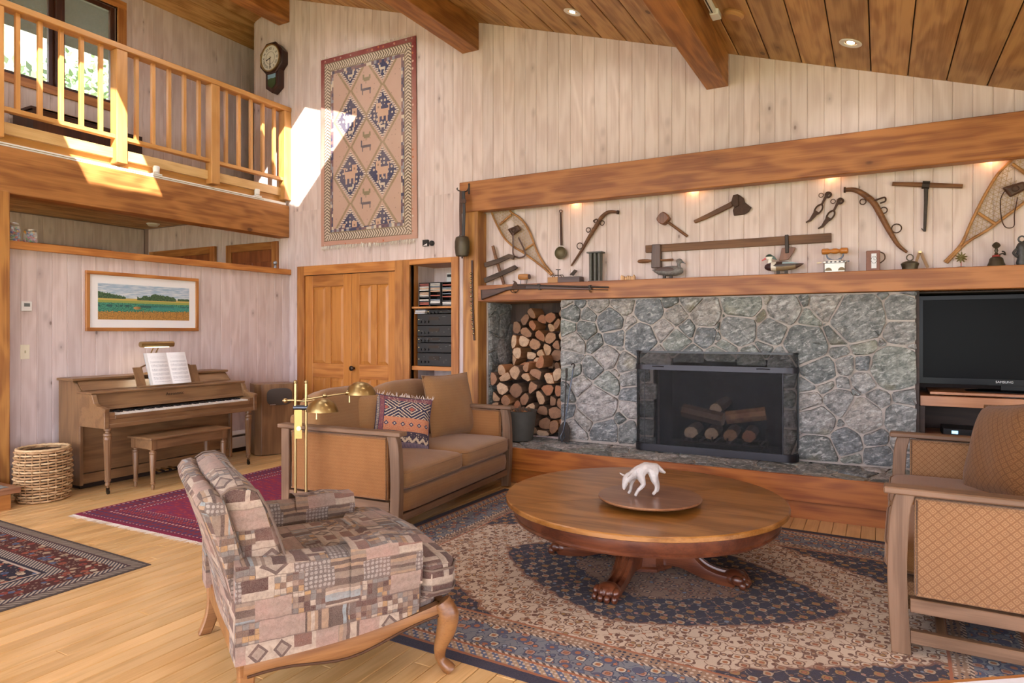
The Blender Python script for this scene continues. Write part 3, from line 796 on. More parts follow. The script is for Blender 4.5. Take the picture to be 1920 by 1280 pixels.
obj('hook', MB().tube(crom([b, b+Vector((.012, 0, .03)), b+Vector((.0, -.01, .045)), b+Vector((-.016, -.012, .03))], 4), .007, 6), IRON, t, smooth=.9)
c = onY(974, 823, 5.77); c.z = .332
t = thing('ash_bucket', 'dark grey metal bucket of kindling on the hearth behind the loveseat', 'bucket', c)
obj('pail', MB().lathe([(.125, 0), (.13, .004), (.172, .285), (.178, .29), (.172, .292), (.165, .285), (.12, .02)], (0, 0, 0), 24), mat('dull_zinc', lambda T: T.mix(T.noise(T.obj, 14., 3.), srgb('4a4842'), srgb('5d5b54')), metal=.35, rough=.6), t, world=False, smooth=.6)
rng = random.Random(8)
for k in range(16):
    a = rng.uniform(0, 6.28); r = rng.uniform(0, .12); q = Vector((r*math.cos(a), r*math.sin(a), .25))
    d = Vector((rng.uniform(-1, 1), rng.uniform(-1, 1), rng.uniform(.1, .8))).normalized()*rng.uniform(.06, .1)
    obj('kindling', MB().tube([q-d, q+d], rng.uniform(.008, .018), 6), BARK if k % 3 else SPLIT, t, world=False)

# closet doors and bookcase ---------------------------------------------------
d1 = casing('door_1', -6.407, -4.74, 2.204, .115, m=FIR, depth=.028)
KNOB = mat('aged_bronze', srgb('3a2c22'), metal=.8, rough=.4)
def panel_door(name, x0, x1, parent, knob=None):
    d = obj(name, MB().box((x0, YW+.012, .01), (x1, YW+.03, 2.088)), DOORW, parent)
    sw, gap = .125, .09; mx = (x0+x1)/2
    y0, y1 = YW-.004, YW+.014
    def bar(n, a, b): obj(n, MB().box(a, b), DOORW if 'stile' in n or 'mullion' in n else FIR[0], d, bevel=.004)
    bar('stile', (x0, y0, .01), (x0+sw, y1, 2.088)); bar('stile', (x1-sw, y0, .01), (x1, y1, 2.088))
    bar('rail', (x0+sw, y0, 1.94), (x1-sw, y1, 2.088)); bar('rail', (x0+sw, y0, .83), (x1-sw, y1, 1.0)); bar('rail', (x0+sw, y0, .01), (x1-sw, y1, .24))
    for za, zb_ in ((1.0, 1.94), (.24, .83)):
        bar('mullion', (mx-gap/2, y0, za), (mx+gap/2, y1, zb_))
        for a, b in ((x0+sw, mx-gap/2), (mx+gap/2, x1-sw)):
            mb = MB(); i1, i2 = .012, .04
            q = lambda i, h: [(a+i, h, za+i), (b-i, h, za+i), (b-i, h, zb_-i), (a+i, h, zb_-i)]
            mb.loft([q(0, YW+.013), q(i1, YW+.009), q(i2, YW+.001)]); obj('raised_panel', mb, DOORW, d)
    if knob:
        k = obj('knob', MB().lathe([(.012, 0), (.012, .02), (.022, .03), (.031, .045), (.03, .058), (.018, .066), (.002, .068)], (0, 0, 0), 16), KNOB, d, world=False, smooth=.7)
        k.location = (knob, y0, .955); k.rotation_euler = (PI/2, 0, 0)
    return d
panel_door('door_leaf', -6.29, -5.535, d1); panel_door('door_leaf', -5.53, -4.845, d1, -5.485)
obj('head_jamb', MB().box((-6.295, YW-.005, 2.082), (-4.85, YW+.05, 2.096)), GAP, d1)
obj('closet_back', MB().box((-6.4, YW+.03, 0), (-4.75, YW+.04, 2.1)), GAP, d1)
bc = thing('bookcase', 'tall built-in fir bookcase with open shelves of stereo gear beside the doors', 'bookcase', (-4.36, YW, 0))
mb = MB().box((-4.735, YW-.028, 0), (-4.65, YW+.02, 2.204)); obj('stile', mb, FIR[2], bc, bevel=.003)
obj('stile', MB().box((-4.08, YW-.028, 0), (-3.99, YW+.02, 2.204)), FIR[2], bc, bevel=.003)
obj('head_casing', MB().box((-4.65, YW-.028, 2.144), (-4.08, YW+.02, 2.204)), FIR[0], bc, bevel=.003)
BD = .46
obj('side_panel', MB().box((-4.67, YW+.02, 0), (-4.65, YW+.14, 2.17)), FIR[2], bc)
obj('side_panel', MB().box((-4.67, YW+.14, 0), (-4.652, YW+BD, 2.17)), PINE_Z, bc)
obj('side_panel', MB().box((-4.08, YW+.02, 0), (-4.06, YW+BD, 2.17)), FIR[2], bc)
obj('back_panel', MB().box((-4.67, YW+BD, 0), (-4.06, YW+BD+.02, 2.17)), PINE_Z, bc)
obj('top_panel', MB().box((-4.67, YW+.02, 2.144), (-4.06, YW+BD, 2.17)), FIR[0], bc)
for z, th in ((1.651, .022), (.958, .045), (.30, .03)):
    obj('shelf', MB().box((-4.652, YW+.02, z), (-4.078, YW+BD, z+th)), FIR[0], bc, bevel=.002)

# television niche ----------------------------------------------------------------
DARKW = wood('niche_wood', '3a2a22', '2a1e18', 0, 20., 0., .7, .05)
nw = struct('wall_niche', MB().box((.236, 6.6, .30), (1.98, 6.64, 1.72)).box((1.95, YW-.1, .33), (1.98, 6.6, 1.72)).box((.236, YW, 1.69), (1.95, 6.62, 1.72)).box((.236, 5.95, .30), (.262, 6.64, 1.72)).box((.25, 5.95, .29), (1.98, 6.64, .333)), DARKW)
TVW = wood('shelf_veneer', 'b07a52', '976340', 0, 24., 0., .35, .03)
ts = thing('television_stand', 'thin wooden swivel stand with two stacked boards under the television', 'stand', (1.0, 6.2, .82))
obj('lower_board', MB().box((.27, 5.985, .828), (1.93, 6.55, .905)), TVW, ts, bevel=.002)
obj('upper_board', MB().box((.335, 6.02, .915), (1.75, 6.5, .935)), TVW, ts, bevel=.002)
obj('bearing', MB().box((.8, 6.1, .905), (1.3, 6.4, .915)), BLACK, ts)
lc = thing('media_cabinet', 'low dark media cabinet on the hearth under the television stand', 'cabinet', (1.1, 6.2, .33))
obj('carcass', MB().box((.265, 6.5, .334), (1.94, 6.58, .825)).box((.265, 5.99, .334), (.30, 6.5, .825)).box((1.9, 5.99, .334), (1.94, 6.5, .825)), DARKW, lc)
obj('shelf', MB().box((.30, 5.99, .575), (1.9, 6.5, .60)), TVW, lc)
dv = single('media_player', MB().box((.42, 6.03, .601), (.75, 6.3, .66)), BLACK, 'small black media box with a lit blue display under the television', 'electronics', (.58, 6.16, .601), bevel=.003)
obj('display', MB().box((.475, 6.027, .622), (.515, 6.031, .645)), mat('blue_display', srgb('9fd0ff'), emit=(.35, .7, 1.), emit_s=1.6), dv)
tv = thing('television', 'large black flat-screen television in the niche right of the fireplace', 'television', (1.0, 6.25, .935))
GLOSS = mat('gloss_black', srgb('08080a'), rough=.25, spec=.14)
SCREEN = mat('dark_screen', srgb('060607'), rough=.3, spec=.06)
obj('housing', MB().box((.267, 6.205, .985), (1.50, 6.26, 1.675)), GLOSS, tv, bevel=.008)
obj('bezel', MB().box((.267, 6.196, 1.64), (1.50, 6.206, 1.675)).box((.267, 6.196, .985), (1.50, 6.206, 1.035)).box((.267, 6.196, 1.03), (.300, 6.206, 1.645)).box((1.467, 6.196, 1.03), (1.50, 6.206, 1.645)), GLOSS, tv, bevel=.002)
obj('screen_panel', MB().box((.300, 6.200, 1.035), (1.467, 6.2055, 1.64)), SCREEN, tv)
obj('edge_strip', MB().box((.2665, 6.194, 1.02), (.271, 6.197, 1.655)), mat('clear_edge', srgb('6d7f94'), rough=.2), tv)
obj('stand_neck', MB().box((.80, 6.20, .95), (.97, 6.24, .99)), GLOSS, tv)
obj('stand_foot', MB().lathe([(.31, 0), (.312, .008), (.24, .014), (.05, .018)], (.885, 6.24, .936), 28, sy=.45), GLOSS, tv, smooth=.5)
text('brand_lettering', 'SAMSUNG', mat('silver_print', srgb('c9ccd0'), rough=.4), tv, (.822-1.0, 6.1945-6.25, 1.012-.935), (PI/2, 0, 0), .024)
# ================================================================ upholstered furniture
def _lattice(T, c0, c1, c2, size, wob=0.):
    u, v = T.boxuv(); k = 1.0/size
    a = (u+v)*(k*.7071); b = (u-v)*(k*.7071)
    fa = (a.fract()-.5).abs(); fb = (b.fract()-.5).abs(); m = fa.max(fb)
    ring = (m*26.0).sin()*.5+.5                          # nested squares
    line = m > .47
    n = T.noise(T.obj, 420., 2.); n2 = T.noise(T.obj, 26., 2.)
    col = T.mix(ring.step(.35, .75), c1, c0); col = T.mix(line*.75, col, c2)
    col = T.mix((n.step(.35, .75))*.35, col, T.mix(1., c0, (1.25, 1.22, 1.18), 'MULTIPLY')); col = T.mix(n2.step(.4, .7)*.15, col, c2)
    return {'color': col, 'bump': n, 'bump_s': .5, 'bump_d': .002, 'rough': .92, 'sheen': .15, 'spec': .15}
FAB_R = mat('diamond_upholstery', lambda T: _lattice(T, srgb('a27c58'), srgb('876143'), srgb('6f4c32'), .027))
FAB_RP = mat('diamond_pillow_cloth', lambda T: _lattice(T, srgb('8c6440'), srgb('745030'), srgb('5c3c24'), .030))
def _chenille(T, c0, c1):
    u, v = T.boxuv(); a = (u+v)*42.; b = (u-v)*42.
    h = ((a.floor()+b.floor()).mod(2.0)); w = ((a*h+b*(1.0-h))*3.0).fract()
    n = T.noise(T.obj, 300., 2.); n2 = T.noise(T.obj, 7., 3.)
    col = T.mix((w.step(.2, .6)*.5+n*.5).clamp(), c1, c0); col = T.mix(n2.step(.4, .7)*.22, col, T.mix(1., c1, (.8, .78, .75), 'MULTIPLY'))
    return {'color': col, 'bump': n, 'bump_s': .45, 'bump_d': .002, 'rough': .95, 'sheen': .2, 'spec': .12}
FAB_L = mat('chenille_upholstery', lambda T: _chenille(T, srgb('a0784f'), srgb('815a37')))
FAB_LP = mat('woven_arm_cloth', lambda T: _chenille(T, srgb('aa784a'), srgb('784c2a')))
SEATF = mat('plain_seat_cloth', lambda T: _chenille(T, srgb('9a6e44'), srgb('80582f')))
OAKF = [wood('sofa_oak_%d' % i, '82634a', '694d36', i, 30., 0., .5, .04) for i in range(3)]

def superq(mb, c, d, e1=.35, e2=.3, n=28, m=12, bulge=0., ax=None):
    """a soft box: superquadric of size d centred at c"""
    pw = lambda v, e: math.copysign(abs(v)**e, v)
    rings = []
    for j in range(m+1):
        th = -PI/2+PI*j/m; ct, st = pw(math.cos(th), e1), pw(math.sin(th), e1); ring = []
        for i in range(n):
            ph = 2*PI*(i+.5)/n; x, y = pw(math.cos(ph), e2)*ct, pw(math.sin(ph), e2)*ct
            z = st*(1+bulge*(1-x*x)*(1-y*y))
            ring.append((c[0]+x*d[0]/2, c[1]+y*d[1]/2, c[2]+z*d[2]/2))
        rings.append(ring)
    return mb.loft(rings)
def pillow_mb(w, h, t, n=14, pinch=.06):
    """square throw pillow standing in its own x-z plane, thickness along y"""
    mb = MB()
    def f(side):
        def g(u, v):
            a, b = 2*u-1, 2*v-1
            q = max(0., (1-abs(a)**3.2)*(1-abs(b)**3.2)); th = t/2*q**.55
            k = 1-pinch*(1-abs(b)**2)*abs(a)**2; k2 = 1-pinch*(1-abs(a)**2)*abs(b)**2
            wr = .004*math.sin(a*9+b*5)*q
            return (a*w/2*k, side*(th+wr), b*h/2*k2+h/2)
        return g
    mb.grid(n, n, f(-1)); mb.grid(n, n, f(1)); return mb
def pillow(name, label, m, base, w, h, t, yaw, tilt, roll, extra=None, cat='pillow'):
    """base: where the middle of the lower edge stands; yaw turns it, tilt leans it back, roll turns it in its plane"""
    R = Matrix.Rotation(yaw, 4, 'Z') @ Matrix.Rotation(-tilt, 4, 'X') @ Matrix.Rotation(roll, 4, 'Y')
    o = thing(name, label, cat, base, 0.)
    a = obj('cover', pillow_mb(w, h, t).xf(lambda p: R @ Vector(p)), m, o, world=False, smooth=1.2)
    pts = []
    for k in range(40):
        s = k/40*4; i = int(s); f = s-i
        a2, b2 = [(-1+2*f, -1), (1, -1+2*f), (1-2*f, 1), (-1, 1-2*f)][i]
        kk = 1-.06*(1-abs(b2)**2)*abs(a2)**2; k2 = 1-.06*(1-abs(a2)**2)*abs(b2)**2
        pts.append(R @ Vector((a2*w/2*kk, 0, b2*h/2*k2+h/2)))
    obj('piping', MB().tube(pts, .0045, 6, True), extra or m, o, world=False, smooth=1.2)
    return o

def sofa(name, label, loc, rz, W, D, fabric, panelfab, seatfab, backs):
    s = thing(name, label, 'sofa', loc, rz); ah = .72
    P = lambda n, mb, m, **k: obj(n, mb, m, s, world=False, **k)
    for x in (0., W-.055):                                 # arm frames
        cx = x+.0275
        path = [(cx, .0, 0), (cx, -.012, .2), (cx, -.016, .4), (cx, -.006, .6), (cx, .014, ah-.03)]
        mb = MB(); mb.loft([[(x, p[1], p[2]), (x+.055, p[1], p[2]), (x+.055, p[1]+.075, p[2]), (x, p[1]+.075, p[2])] for p in crom(path, 3)]); P('front_post', mb, OAKF[2], bevel=.004, smooth=.6)
        P('rear_post', MB().box((x, D-.075, 0), (x+.055, D, ah-.03)), OAKF[2], bevel=.004)
        P('arm_rest', MB().box((x-.02, -.03, ah-.03), (x+.075, D+.02, ah)), OAKF[1], bevel=.006)
        P('side_rail', MB().box((x+.006, .07, .185), (x+.049, D-.07, .245)), OAKF[1], bevel=.003)
        P('stretcher', MB().box((x+.01, .07, .05), (x+.045, D-.07, .105)), OAKF[1], bevel=.003)
        xa, xb = x+.008, x+.047
        pan = P('arm_panel', MB().box((xa, .085, .255), (xb, D-.085, ah-.04)), panelfab, bevel=.012, seg=2, smooth=.6)
        for xs in (xa-.001, xb+.001):
            o = obj('welt', MB().tube([(xs, .095, .265), (xs, D-.095, .265), (xs, D-.095, ah-.05), (xs, .095, ah-.05)], .007, 6, True), panelfab, pan, world=False, smooth=1.)
    P('front_rail', MB().box((.055, .01, .105), (W-.055, .045, .155)), OAKF[0], bevel=.004)
    P('rear_rail', MB().box((.055, D-.05, .105), (W-.055, D-.02, .155)), OAKF[0], bevel=.004)
    P('front_stretcher', MB().box((.045, .17, .045), (W-.045, .205, .10)), OAKF[0], bevel=.003)
    ap = MB(); superq(ap, (W/2, .45, .235), (W-.11, .93, .16), .25, .12, 40, 10); P('seat_base', ap, fabric, smooth=1.)
    bp = MB().box((.055, D-.10, .155), (W-.055, D-.02, .78)); P('back_panel', bp, fabric, bevel=.03, seg=3, smooth=.8)
    n = 2; cw = (W-.12)/n
    for k in range(n):
        x = .06+cw*(k+.5)
        mb = MB(); superq(mb, (x, .38, .385), (cw-.006, .82, .165), .4, .16, 44, 12, .14); c = P('seat_cushion', mb, seatfab, smooth=1.)
        for zz in (.345, .435):
            pts = []
            for i in range(44):
                ph = 2*PI*(i+.5)/44; pw = lambda v, e: math.copysign(abs(v)**e, v)
                pts.append((x+pw(math.cos(ph), .16)*(cw-.01)/2, .38+pw(math.sin(ph), .16)*.814/2, zz))
            obj('piping', MB().tube(pts, .004, 5, True), seatfab, c, world=False, smooth=1.)
        mb = MB(); superq(mb, (0, 0, 0), (cw-.01, .24, backs), .55, .35, 36, 16)
        ang = -.24; ca, sa = math.cos(ang), math.sin(ang)
        mb.xf(lambda p: (x+p[0], D-.20+(p[1]*ca-p[2]*sa)*1.0, .40+backs/2+(p[1]*sa+p[2]*ca)))
        P('back_cushion', mb, fabric, smooth=1.)
    return s
sofa('loveseat', 'brown chenille loveseat with oak frame in front of the woodbox', (-2.80, 3.50, .006), math.radians(93.6), 1.76, 1.02, FAB_L, FAB_LP, FAB_L, .56)
sofa('sofa', 'tan diamond-weave sofa with oak frame at the right, below the television', (.088, 5.17, .006), math.radians(-91.4), 1.84, 1.04, FAB_R, FAB_R, SEATF, .50)
pillow('square_pillow', 'large plain brown square pillow at the far end of the loveseat', FAB_L, (-3.33, 4.98, .463), .60, .56, .17, math.radians(100-18), .22, 0.)
pillow('square_pillow', 'plain brown square pillow behind the fringed kilim pillow on the loveseat', FAB_L, (-3.60, 3.90, .463), .46, .46, .16, math.radians(48), .26, 0.06)
def _kilim(T):
    x, y, z = T.xyz(); u = T.xyz()[0]
    return None
KIL = {}
def _kilim_pillow(T):
    g = T.tc('Generated'); gx, gy, gz = T.sep(g)
    uv = T.tc('UV'); u, v, _ = T.sep(uv)
    nv, cr, rd, rs, tn = srgb('2c2c44'), srgb('c9b59a'), srgb('a85a48'), srgb('7d4a50'), srgb('a8805c')
    n = T.noise(uv, 60., 2.)
    # bands by v: bottom grey stripe, navy zigzag, red star band, navy diamond band, rose top
    zig = ((u*8.).ping(.5)*.16+v-.21).abs() < .03
    star = (((u*7.).fract()-.5).abs()+((v-.45)*7.).abs()) < .3
    cross = (((u*7.).fract()-.5).abs()+((v-.45)*7.).abs()) < .13
    dia = (((u*2.2+.1).fract()-.5).abs()*1.1+((v-.74)*3.4).abs())
    dl = (dia.fract()-.5).abs(); lat = (dia*5.).fract() < .33
    spk = T.vor(uv, 26., rnd=.7) < .33
    col = T.mix(((u*40.).fract() < .5)*.6, srgb('5d5866'), srgb('9a7a80'))
    c2 = T.mix(zig, T.mix(spk*.7, nv, cr), cr); c2 = T.mix(((v*60.).fract() < .3)*.3, c2, tn)
    c3 = T.mix(cross, T.mix(star, T.mix(n.step(.4, .6), srgb('b86f50'), srgb('c98e66')), srgb('3a3c52')), cr); c3 = T.mix((spk*(n > .5))*.5, c3, rd)
    c4 = T.mix(lat, T.mix(spk*.6, nv, tn), cr); c4 = T.mix((dia < .14), c4, rd)
    col = T.mix(v > .12, col, c2); col = T.mix(v > .32, col, c3); col = T.mix(v > .57, col, c4)
    col = T.mix(v > .9, col, T.mix(spk*.8, rs, cr))
    side = T.mix(((v*46.).fract() < .45)*(u > .035)*(u < .075), nv, cr); side = T.mix((u > .085)*(u < .16), side, T.mix(spk*.5, rs, tn))
    col = T.mix(u < .17, col, side)
    col = T.mix(n.step(.4, .75)*.25, col, srgb('8a7a70'))
    return {'color': col, 'bump': T.noise(uv, 260., 2.), 'bump_s': .4, 'rough': .95, 'spec': .1}
KILP = mat('kilim_cloth', _kilim_pillow)
kp = pillow('kilim_pillow', 'fringed kilim throw pillow with navy and red bands on the loveseat', KILP, (-3.30, 4.15, .463), .47, .44, .12, math.radians(50), .38, .16, mat('kilim_edge', srgb('4a3a4c'), rough=.95))
for ch in kp.children:
    if ch.name.startswith('cover'):
        me = ch.data; ul = me.uv_layers.new(name='uv'); n1 = 15*15
        nv_ = len(me.vertices)//2
        for lp in me.loops:
            i = lp.vertex_index % nv_; ul.data[lp.index].uv = ((i % 15)/14, (i//15)/14)
        Rk = Matrix.Rotation(math.radians(50), 4, 'Z') @ Matrix.Rotation(-.38, 4, 'X') @ Matrix.Rotation(.16, 4, 'Y')
rng = random.Random(3); mb = MB()
for k in range(60):
    a = -.235+.47*k/59; b = .44
    if rng.random() < .25: continue
    p = Rk @ Vector((a, 0, b-.004)); q = Rk @ Vector((a+rng.uniform(-.015, .015), rng.uniform(-.015, .015), b+rng.uniform(.008, .035)))
    mb.tube([p, (p+q)/2+Vector((rng.uniform(-.006, .006), 0, .002)), q], [.003, .0025, .001], 4)
o = obj('fringe', mb, mat('cream_fringe', srgb('d8c8b8'), rough=.95), kp, world=False); o['kind'] = 'stuff'
pillow('sofa_pillow', 'large tan diamond-weave pillow propped on the right sofa', FAB_RP, (.56, 4.58, .462), .62, .56, .2, math.radians(-70), .30, -.16)
pillow('sofa_pillow', 'tan pillow at the right edge of the picture on the right sofa', FAB_RP, (.78, 3.98, .462), .5, .5, .2, math.radians(-92), .30, .05)

# ---------------------------------------------------------------- patchwork armchair
def _patch(T):
    u, v = T.boxuv()
    n = T.noise(T.obj, 9., 3.); w = T.noise(T.obj, 340., 2.); md = T.noise(T.obj, 75., 3., .7); wq = (T.noise(T.obj, 16., 1.)-.5)*.014
    u = u+wq; v = v+wq*.8
    H = .076; row = (v/H).floor(); fv = (v/H).fract(); off = T.hash(row, 3., 1.); wd = T.hash(row, 9., 4.)*.09+.075
    cu = u/wd+off; cell = cu.floor(); fu = cu.fract(); h = T.hash(cell, row, 2.); h2 = T.hash(cell, row, 7.); h3 = T.hash(cell, row, 12.)
    pink, cream, brown, grey, tan, ol = srgb('9f8a7c'), srgb('baa996'), srgb('4c2f2a'), srgb('6b6763'), srgb('b08a5c'), srgb('786350')
    plain = T.mix(n.step(.35, .65), pink, srgb('ac8d80'))
    small = .021; su, sv = (u/small).floor(), (v/small).floor()
    chk = T.pal(T.hash(su, sv, 5.), [srgb('77726e'), brown, tan, srgb('8f7a6a'), srgb('5f544e'), cream, srgb('775e4e'), srgb('807c78')])
    edge = ((u/small).fract() < .1).max((v/small).fract() < .1); chk = T.mix(edge*.6, chk, srgb('584a44'))
    strp = T.pal(T.hash(((v*(h3 > .5)+u*(1.0-(h3 > .5)))/.013).floor(), row, cell), [srgb('56463e'), cream, srgb('8b7a6b'), srgb('8d9a9c'), srgb('a3876c'), srgb('4c3d36')])
    block = T.mix((fv > .4)*(fu < .8), cream, T.mix((h3 > .5), brown, srgb('7a5548')))
    dd = ((fu-.5).abs()*1.2+(fv-.5).abs()); dia = T.mix(dd < .48, cream, T.mix(dd < .36, srgb('5b4a44'), T.mix((dd < .3), srgb('5b4a44'), srgb('9c8d7e'))))
    dots = T.mix(T.vor(T.vec(u*1., v*1., 0.), 62., rnd=.15) < .38, srgb('6b615c'), srgb('a39a93'))
    col = T.mix(h > .20, plain, chk); col = T.mix(h > .44, col, strp); col = T.mix(h > .68, col, block); col = T.mix(h > .84, col, dots); col = T.mix(h > .95, col, dia)
    col = T.mix((fv < .05)*.6, col, srgb('5a4a42')); rib = ((v*150.).sin()*.5+.5); col = T.mix(rib*.16, col, srgb('4a3c36')); col = T.mix(md.step(.42, .62)*.32, col, srgb('62504a')); col = T.mix(1., col, (.84, .82, .80), 'MULTIPLY')
    col = T.mix((w.step(.3, .8))*.2, col, srgb('c0ae9e')); col = T.mix(n.step(.45, .7)*.15, col, srgb('b48a78'))
    return {'color': col, 'bump': w, 'bump_s': .4, 'bump_d': .002, 'rough': .93, 'spec': .12, 'sheen': .1}
PATCH = mat('patchwork_tapestry', _patch)
FRUIT = wood('fruitwood', '94673c', '744a26', 1, 30., 0., .38, .03, coat=.2)
WELT = mat('dark_welt', srgb('6c5a4e'), rough=.95)
ch = thing('armchair', 'patchwork tapestry armchair with carved wooden legs in the foreground', 'armchair', (-2.168, 2.142, 0), math.radians(-30))
A = lambda n, mb, m, **k: obj(n, mb, m, ch, world=False, **k)
# frame rails: serpentine lower edge
def side_rail(sx):
    pts = []; n = 14
    for k in range(n+1):
        y = -.37+.75*k/n; s = k/n
        zt = .235+.055*s**3; zb = zt-.052-.018*math.sin(PI*s)+.012*math.sin(3*PI*s)
        pts.append((y, zb, zt))
    mb = MB(); mb.loft([[(sx*.455-.018, y, b), (sx*.455+.018, y, b), (sx*.455+.022, y, (b+t)/2), (sx*.455+.018, y, t), (sx*.455-.018, y, t)] for y, b, t in pts]); return mb
for sx in (-1, 1):
    r = A('side_rail', side_rail(sx), FRUIT, smooth=.7)
    pts = [(sx*.478, -.36+.73*k/14, .235+.055*(k/14)**3-.045-.018*math.sin(PI*k/14)+.012*math.sin(3*PI*k/14)) for k in range(15)]
    obj('bead', MB().tube(pts, .005, 6), mat('dark_bead', srgb('4a2e1a'), rough=.4), r, world=False, smooth=1.)
mb = MB(); n = 16
mb.loft([[(-.44+.88*k/n, .385, .20+.03*math.cos(2*PI*k/n)), (-.44+.88*k/n, .42, .20+.03*math.cos(2*PI*k/n)), (-.44+.88*k/n, .42, .29), (-.44+.88*k/n, .385, .29)] for k in range(n+1)]); A('front_rail', mb, FRUIT, smooth=.7)
A('rear_rail', MB().box((-.42, -.38, .17), (.42, -.345, .25)), FRUIT, bevel=.006)
for sx in (-1, 1):
    # cabriole front leg
    path = crom([(sx*.452, .395, .29), (sx*.468, .418, .235), (sx*.462, .412, .17), (sx*.446, .394, .10), (sx*.448, .396, .05), (sx*.468, .42, .018), (sx*.476, .43, .006)], 4)
    rr = [.04, .046, .040, .027, .020, .026, .024]; rad = []
    for i in range(len(path)):
        s = i/(len(path)-1)*6; k = min(5, int(s)); rad.append(rr[k]+(rr[k+1]-rr[k])*(s-k))
    l = A('front_leg', MB().tube(path, rad, 12), FRUIT, smooth=1.)
    path = crom([(sx*.435, -.36, .26), (sx*.43, -.355, .16), (sx*.428, -.365, .08), (sx*.43, -.395, .0)], 4)
    mb = MB(); mb.loft([[(p.x-.024, p.y-.03, p.z), (p.x+.024, p.y-.03, p.z), (p.x+.024, p.y+.026, p.z), (p.x-.024, p.y+.026, p.z)] for p in path]); A('rear_leg', mb, FRUIT, bevel=.006, smooth=.6)
# upholstered body
mb = MB().box((-.43, -.34, .24), (.43, .385, .34)); A('seat_base', mb, PATCH, bevel=.03, seg=3, smooth=.9)
for sx in (-1, 1):
    mb = MB(); ns = 16
    def sec(y, top, w0, w1, zb):
        xi, xo = .35, .478+.012*math.sin((y+.4)*3)
        return [(sx*xi, y, zb), (sx*xo, y, zb), (sx*(xo+.006), y, .40), (sx*(xo+.012), y, top-.05), (sx*(xo+.004), y, top-.012), (sx*(xo-.03), y, top), (sx*(xi+.02), y, top), (sx*(xi-.004), y, top-.03)]
    secs = []
    for k in range(ns+1):
        y = -.40+.68*k/ns; s = k/ns; top = .565+.03*(1-s)-.012*math.sin(PI*s); zb = .235+.05*s**3
        e = 1-.25*max(0, (k-ns+1))
        r = sec(y, top, 0, 0, zb); secs.append([Vector(p) for p in r])
    c0 = Vector((sx*.42, .292, .42)); last = [Vector((p.x*.3+c0.x*.7 if False else c0.x+(p.x-c0.x)*.82, .292, c0.z+(p.z-c0.z)*.86)) for p in secs[-1]]; secs.append(last)
    mb.loft(secs); arm = A('arm', mb, PATCH, smooth=.75)
    # cloth cover lying over the front of the arm
    mb = MB(); cv = []
    for k in range(7):
        y = .0+.29*k/6; r = sec(y, .575-.006*math.sin(y*30)+.03*(1-(y+.4)/.68), 0, 0, .46)
        cv.append([Vector((p[0]+sx*.008, p[1], p[2])) for p in r[1:3]]+[Vector((r[i][0]+sx*(.008 if i < 5 else -.002), r[i][1], r[i][2]+.008)) for i in (3, 4, 5, 6)]+[Vector((r[7][0]-sx*.008, r[7][1], r[7][2]-.03))])
        cv[-1][0].z = .475+.006*math.sin(y*40)
    mb.loft(cv, close=False, cap=False); c = obj('arm_cover', mb, PATCH, arm, world=False, smooth=.8)
# T-shaped seat cushion
mb = MB(); out = [(-.335, -.30), (.335, -.30), (.345, .285), (.47, .295), (.51, .33), (.505, .42), (.44, .462), (0, .485), (-.44, .462), (-.505, .42), (-.51, .33), (-.47, .295), (-.345, .285)]
def ring(k, z): 
    c = (0, .09); return [(c[0]+(x-c[0])*k, c[1]+(y-c[1])*k, z+(.012*math.cos(x*3.) if z > .4 else 0)) for x, y in out]
mb.loft([ring(.94, .325), ring(.985, .338), ring(1., .365), ring(1., .425), ring(.985, .452), ring(.94, .468), ring(.7, .485), ring(.3, .492)]); cu = A('seat_cushion', mb, PATCH, smooth=.9)
for z in (.357, .442): obj('piping', MB().tube([Vector((x*1.004, .09+(y-.09)*1.004, z)) for x, y in out], .005, 6, True), WELT, cu, world=False, smooth=1.)
# back: outer shell and two-roll inner cushion, leaning
def back_shell(prof, halfw, nseg=12):
    mb = MB(); secs = []
    for k in range(nseg+1):
        a = -1+2*k/nseg; sh = 1-.05*abs(a)**6; x = a*halfw
        secs.append([(x, y+.02*a*a, .33+(z-.33)*(1-.035*a**4)*1.0) for y, z in prof])
    # rounded ends
    for e in (0, -1):
        s = secs[e]; cy = sum(p[1] for p in s)/len(s); cz = sum(p[2] for p in s)/len(s); sg = -1 if e == 0 else 1
        cap = [(s[0][0]+sg*.028, cy+(p[1]-cy)*.72, cz+(p[2]-cz)*.93) for p in s]
        secs = [cap]+secs if e == 0 else secs+[cap]
    return mb.loft(secs)
zs = lambda L: [(y, .33+(z-.33)*.905) for y, z in L]
outer = zs([(-.385, .24), (-.41, .42), (-.455, .62), (-.515, .82), (-.528, .855), (-.51, .885), (-.475, .893), (-.45, .878), (-.40, .70), (-.345, .48), (-.32, .26)])
A('back_shell', back_shell(outer, .415), PATCH, smooth=.9)
inner = zs([(-.335, .40), (-.395, .62), (-.455, .85), (-.455, .893), (-.425, .915), (-.375, .918), (-.335, .895), (-.30, .82), (-.268, .72), (-.235, .60), (-.225, .52), (-.235, .46), (-.27, .42)])
bk = A('back_cushion', back_shell(inner, .385), PATCH, smooth=.9)
for sx in (-1, 1):
    for off in (.0, .013):
        obj('piping', MB().tube([(sx*(.40+off), y+.02, .33+(z-.33)*.965) for y, z in (inner if off else outer)], .005, 6, True), WELT, bk, world=False, smooth=1.)

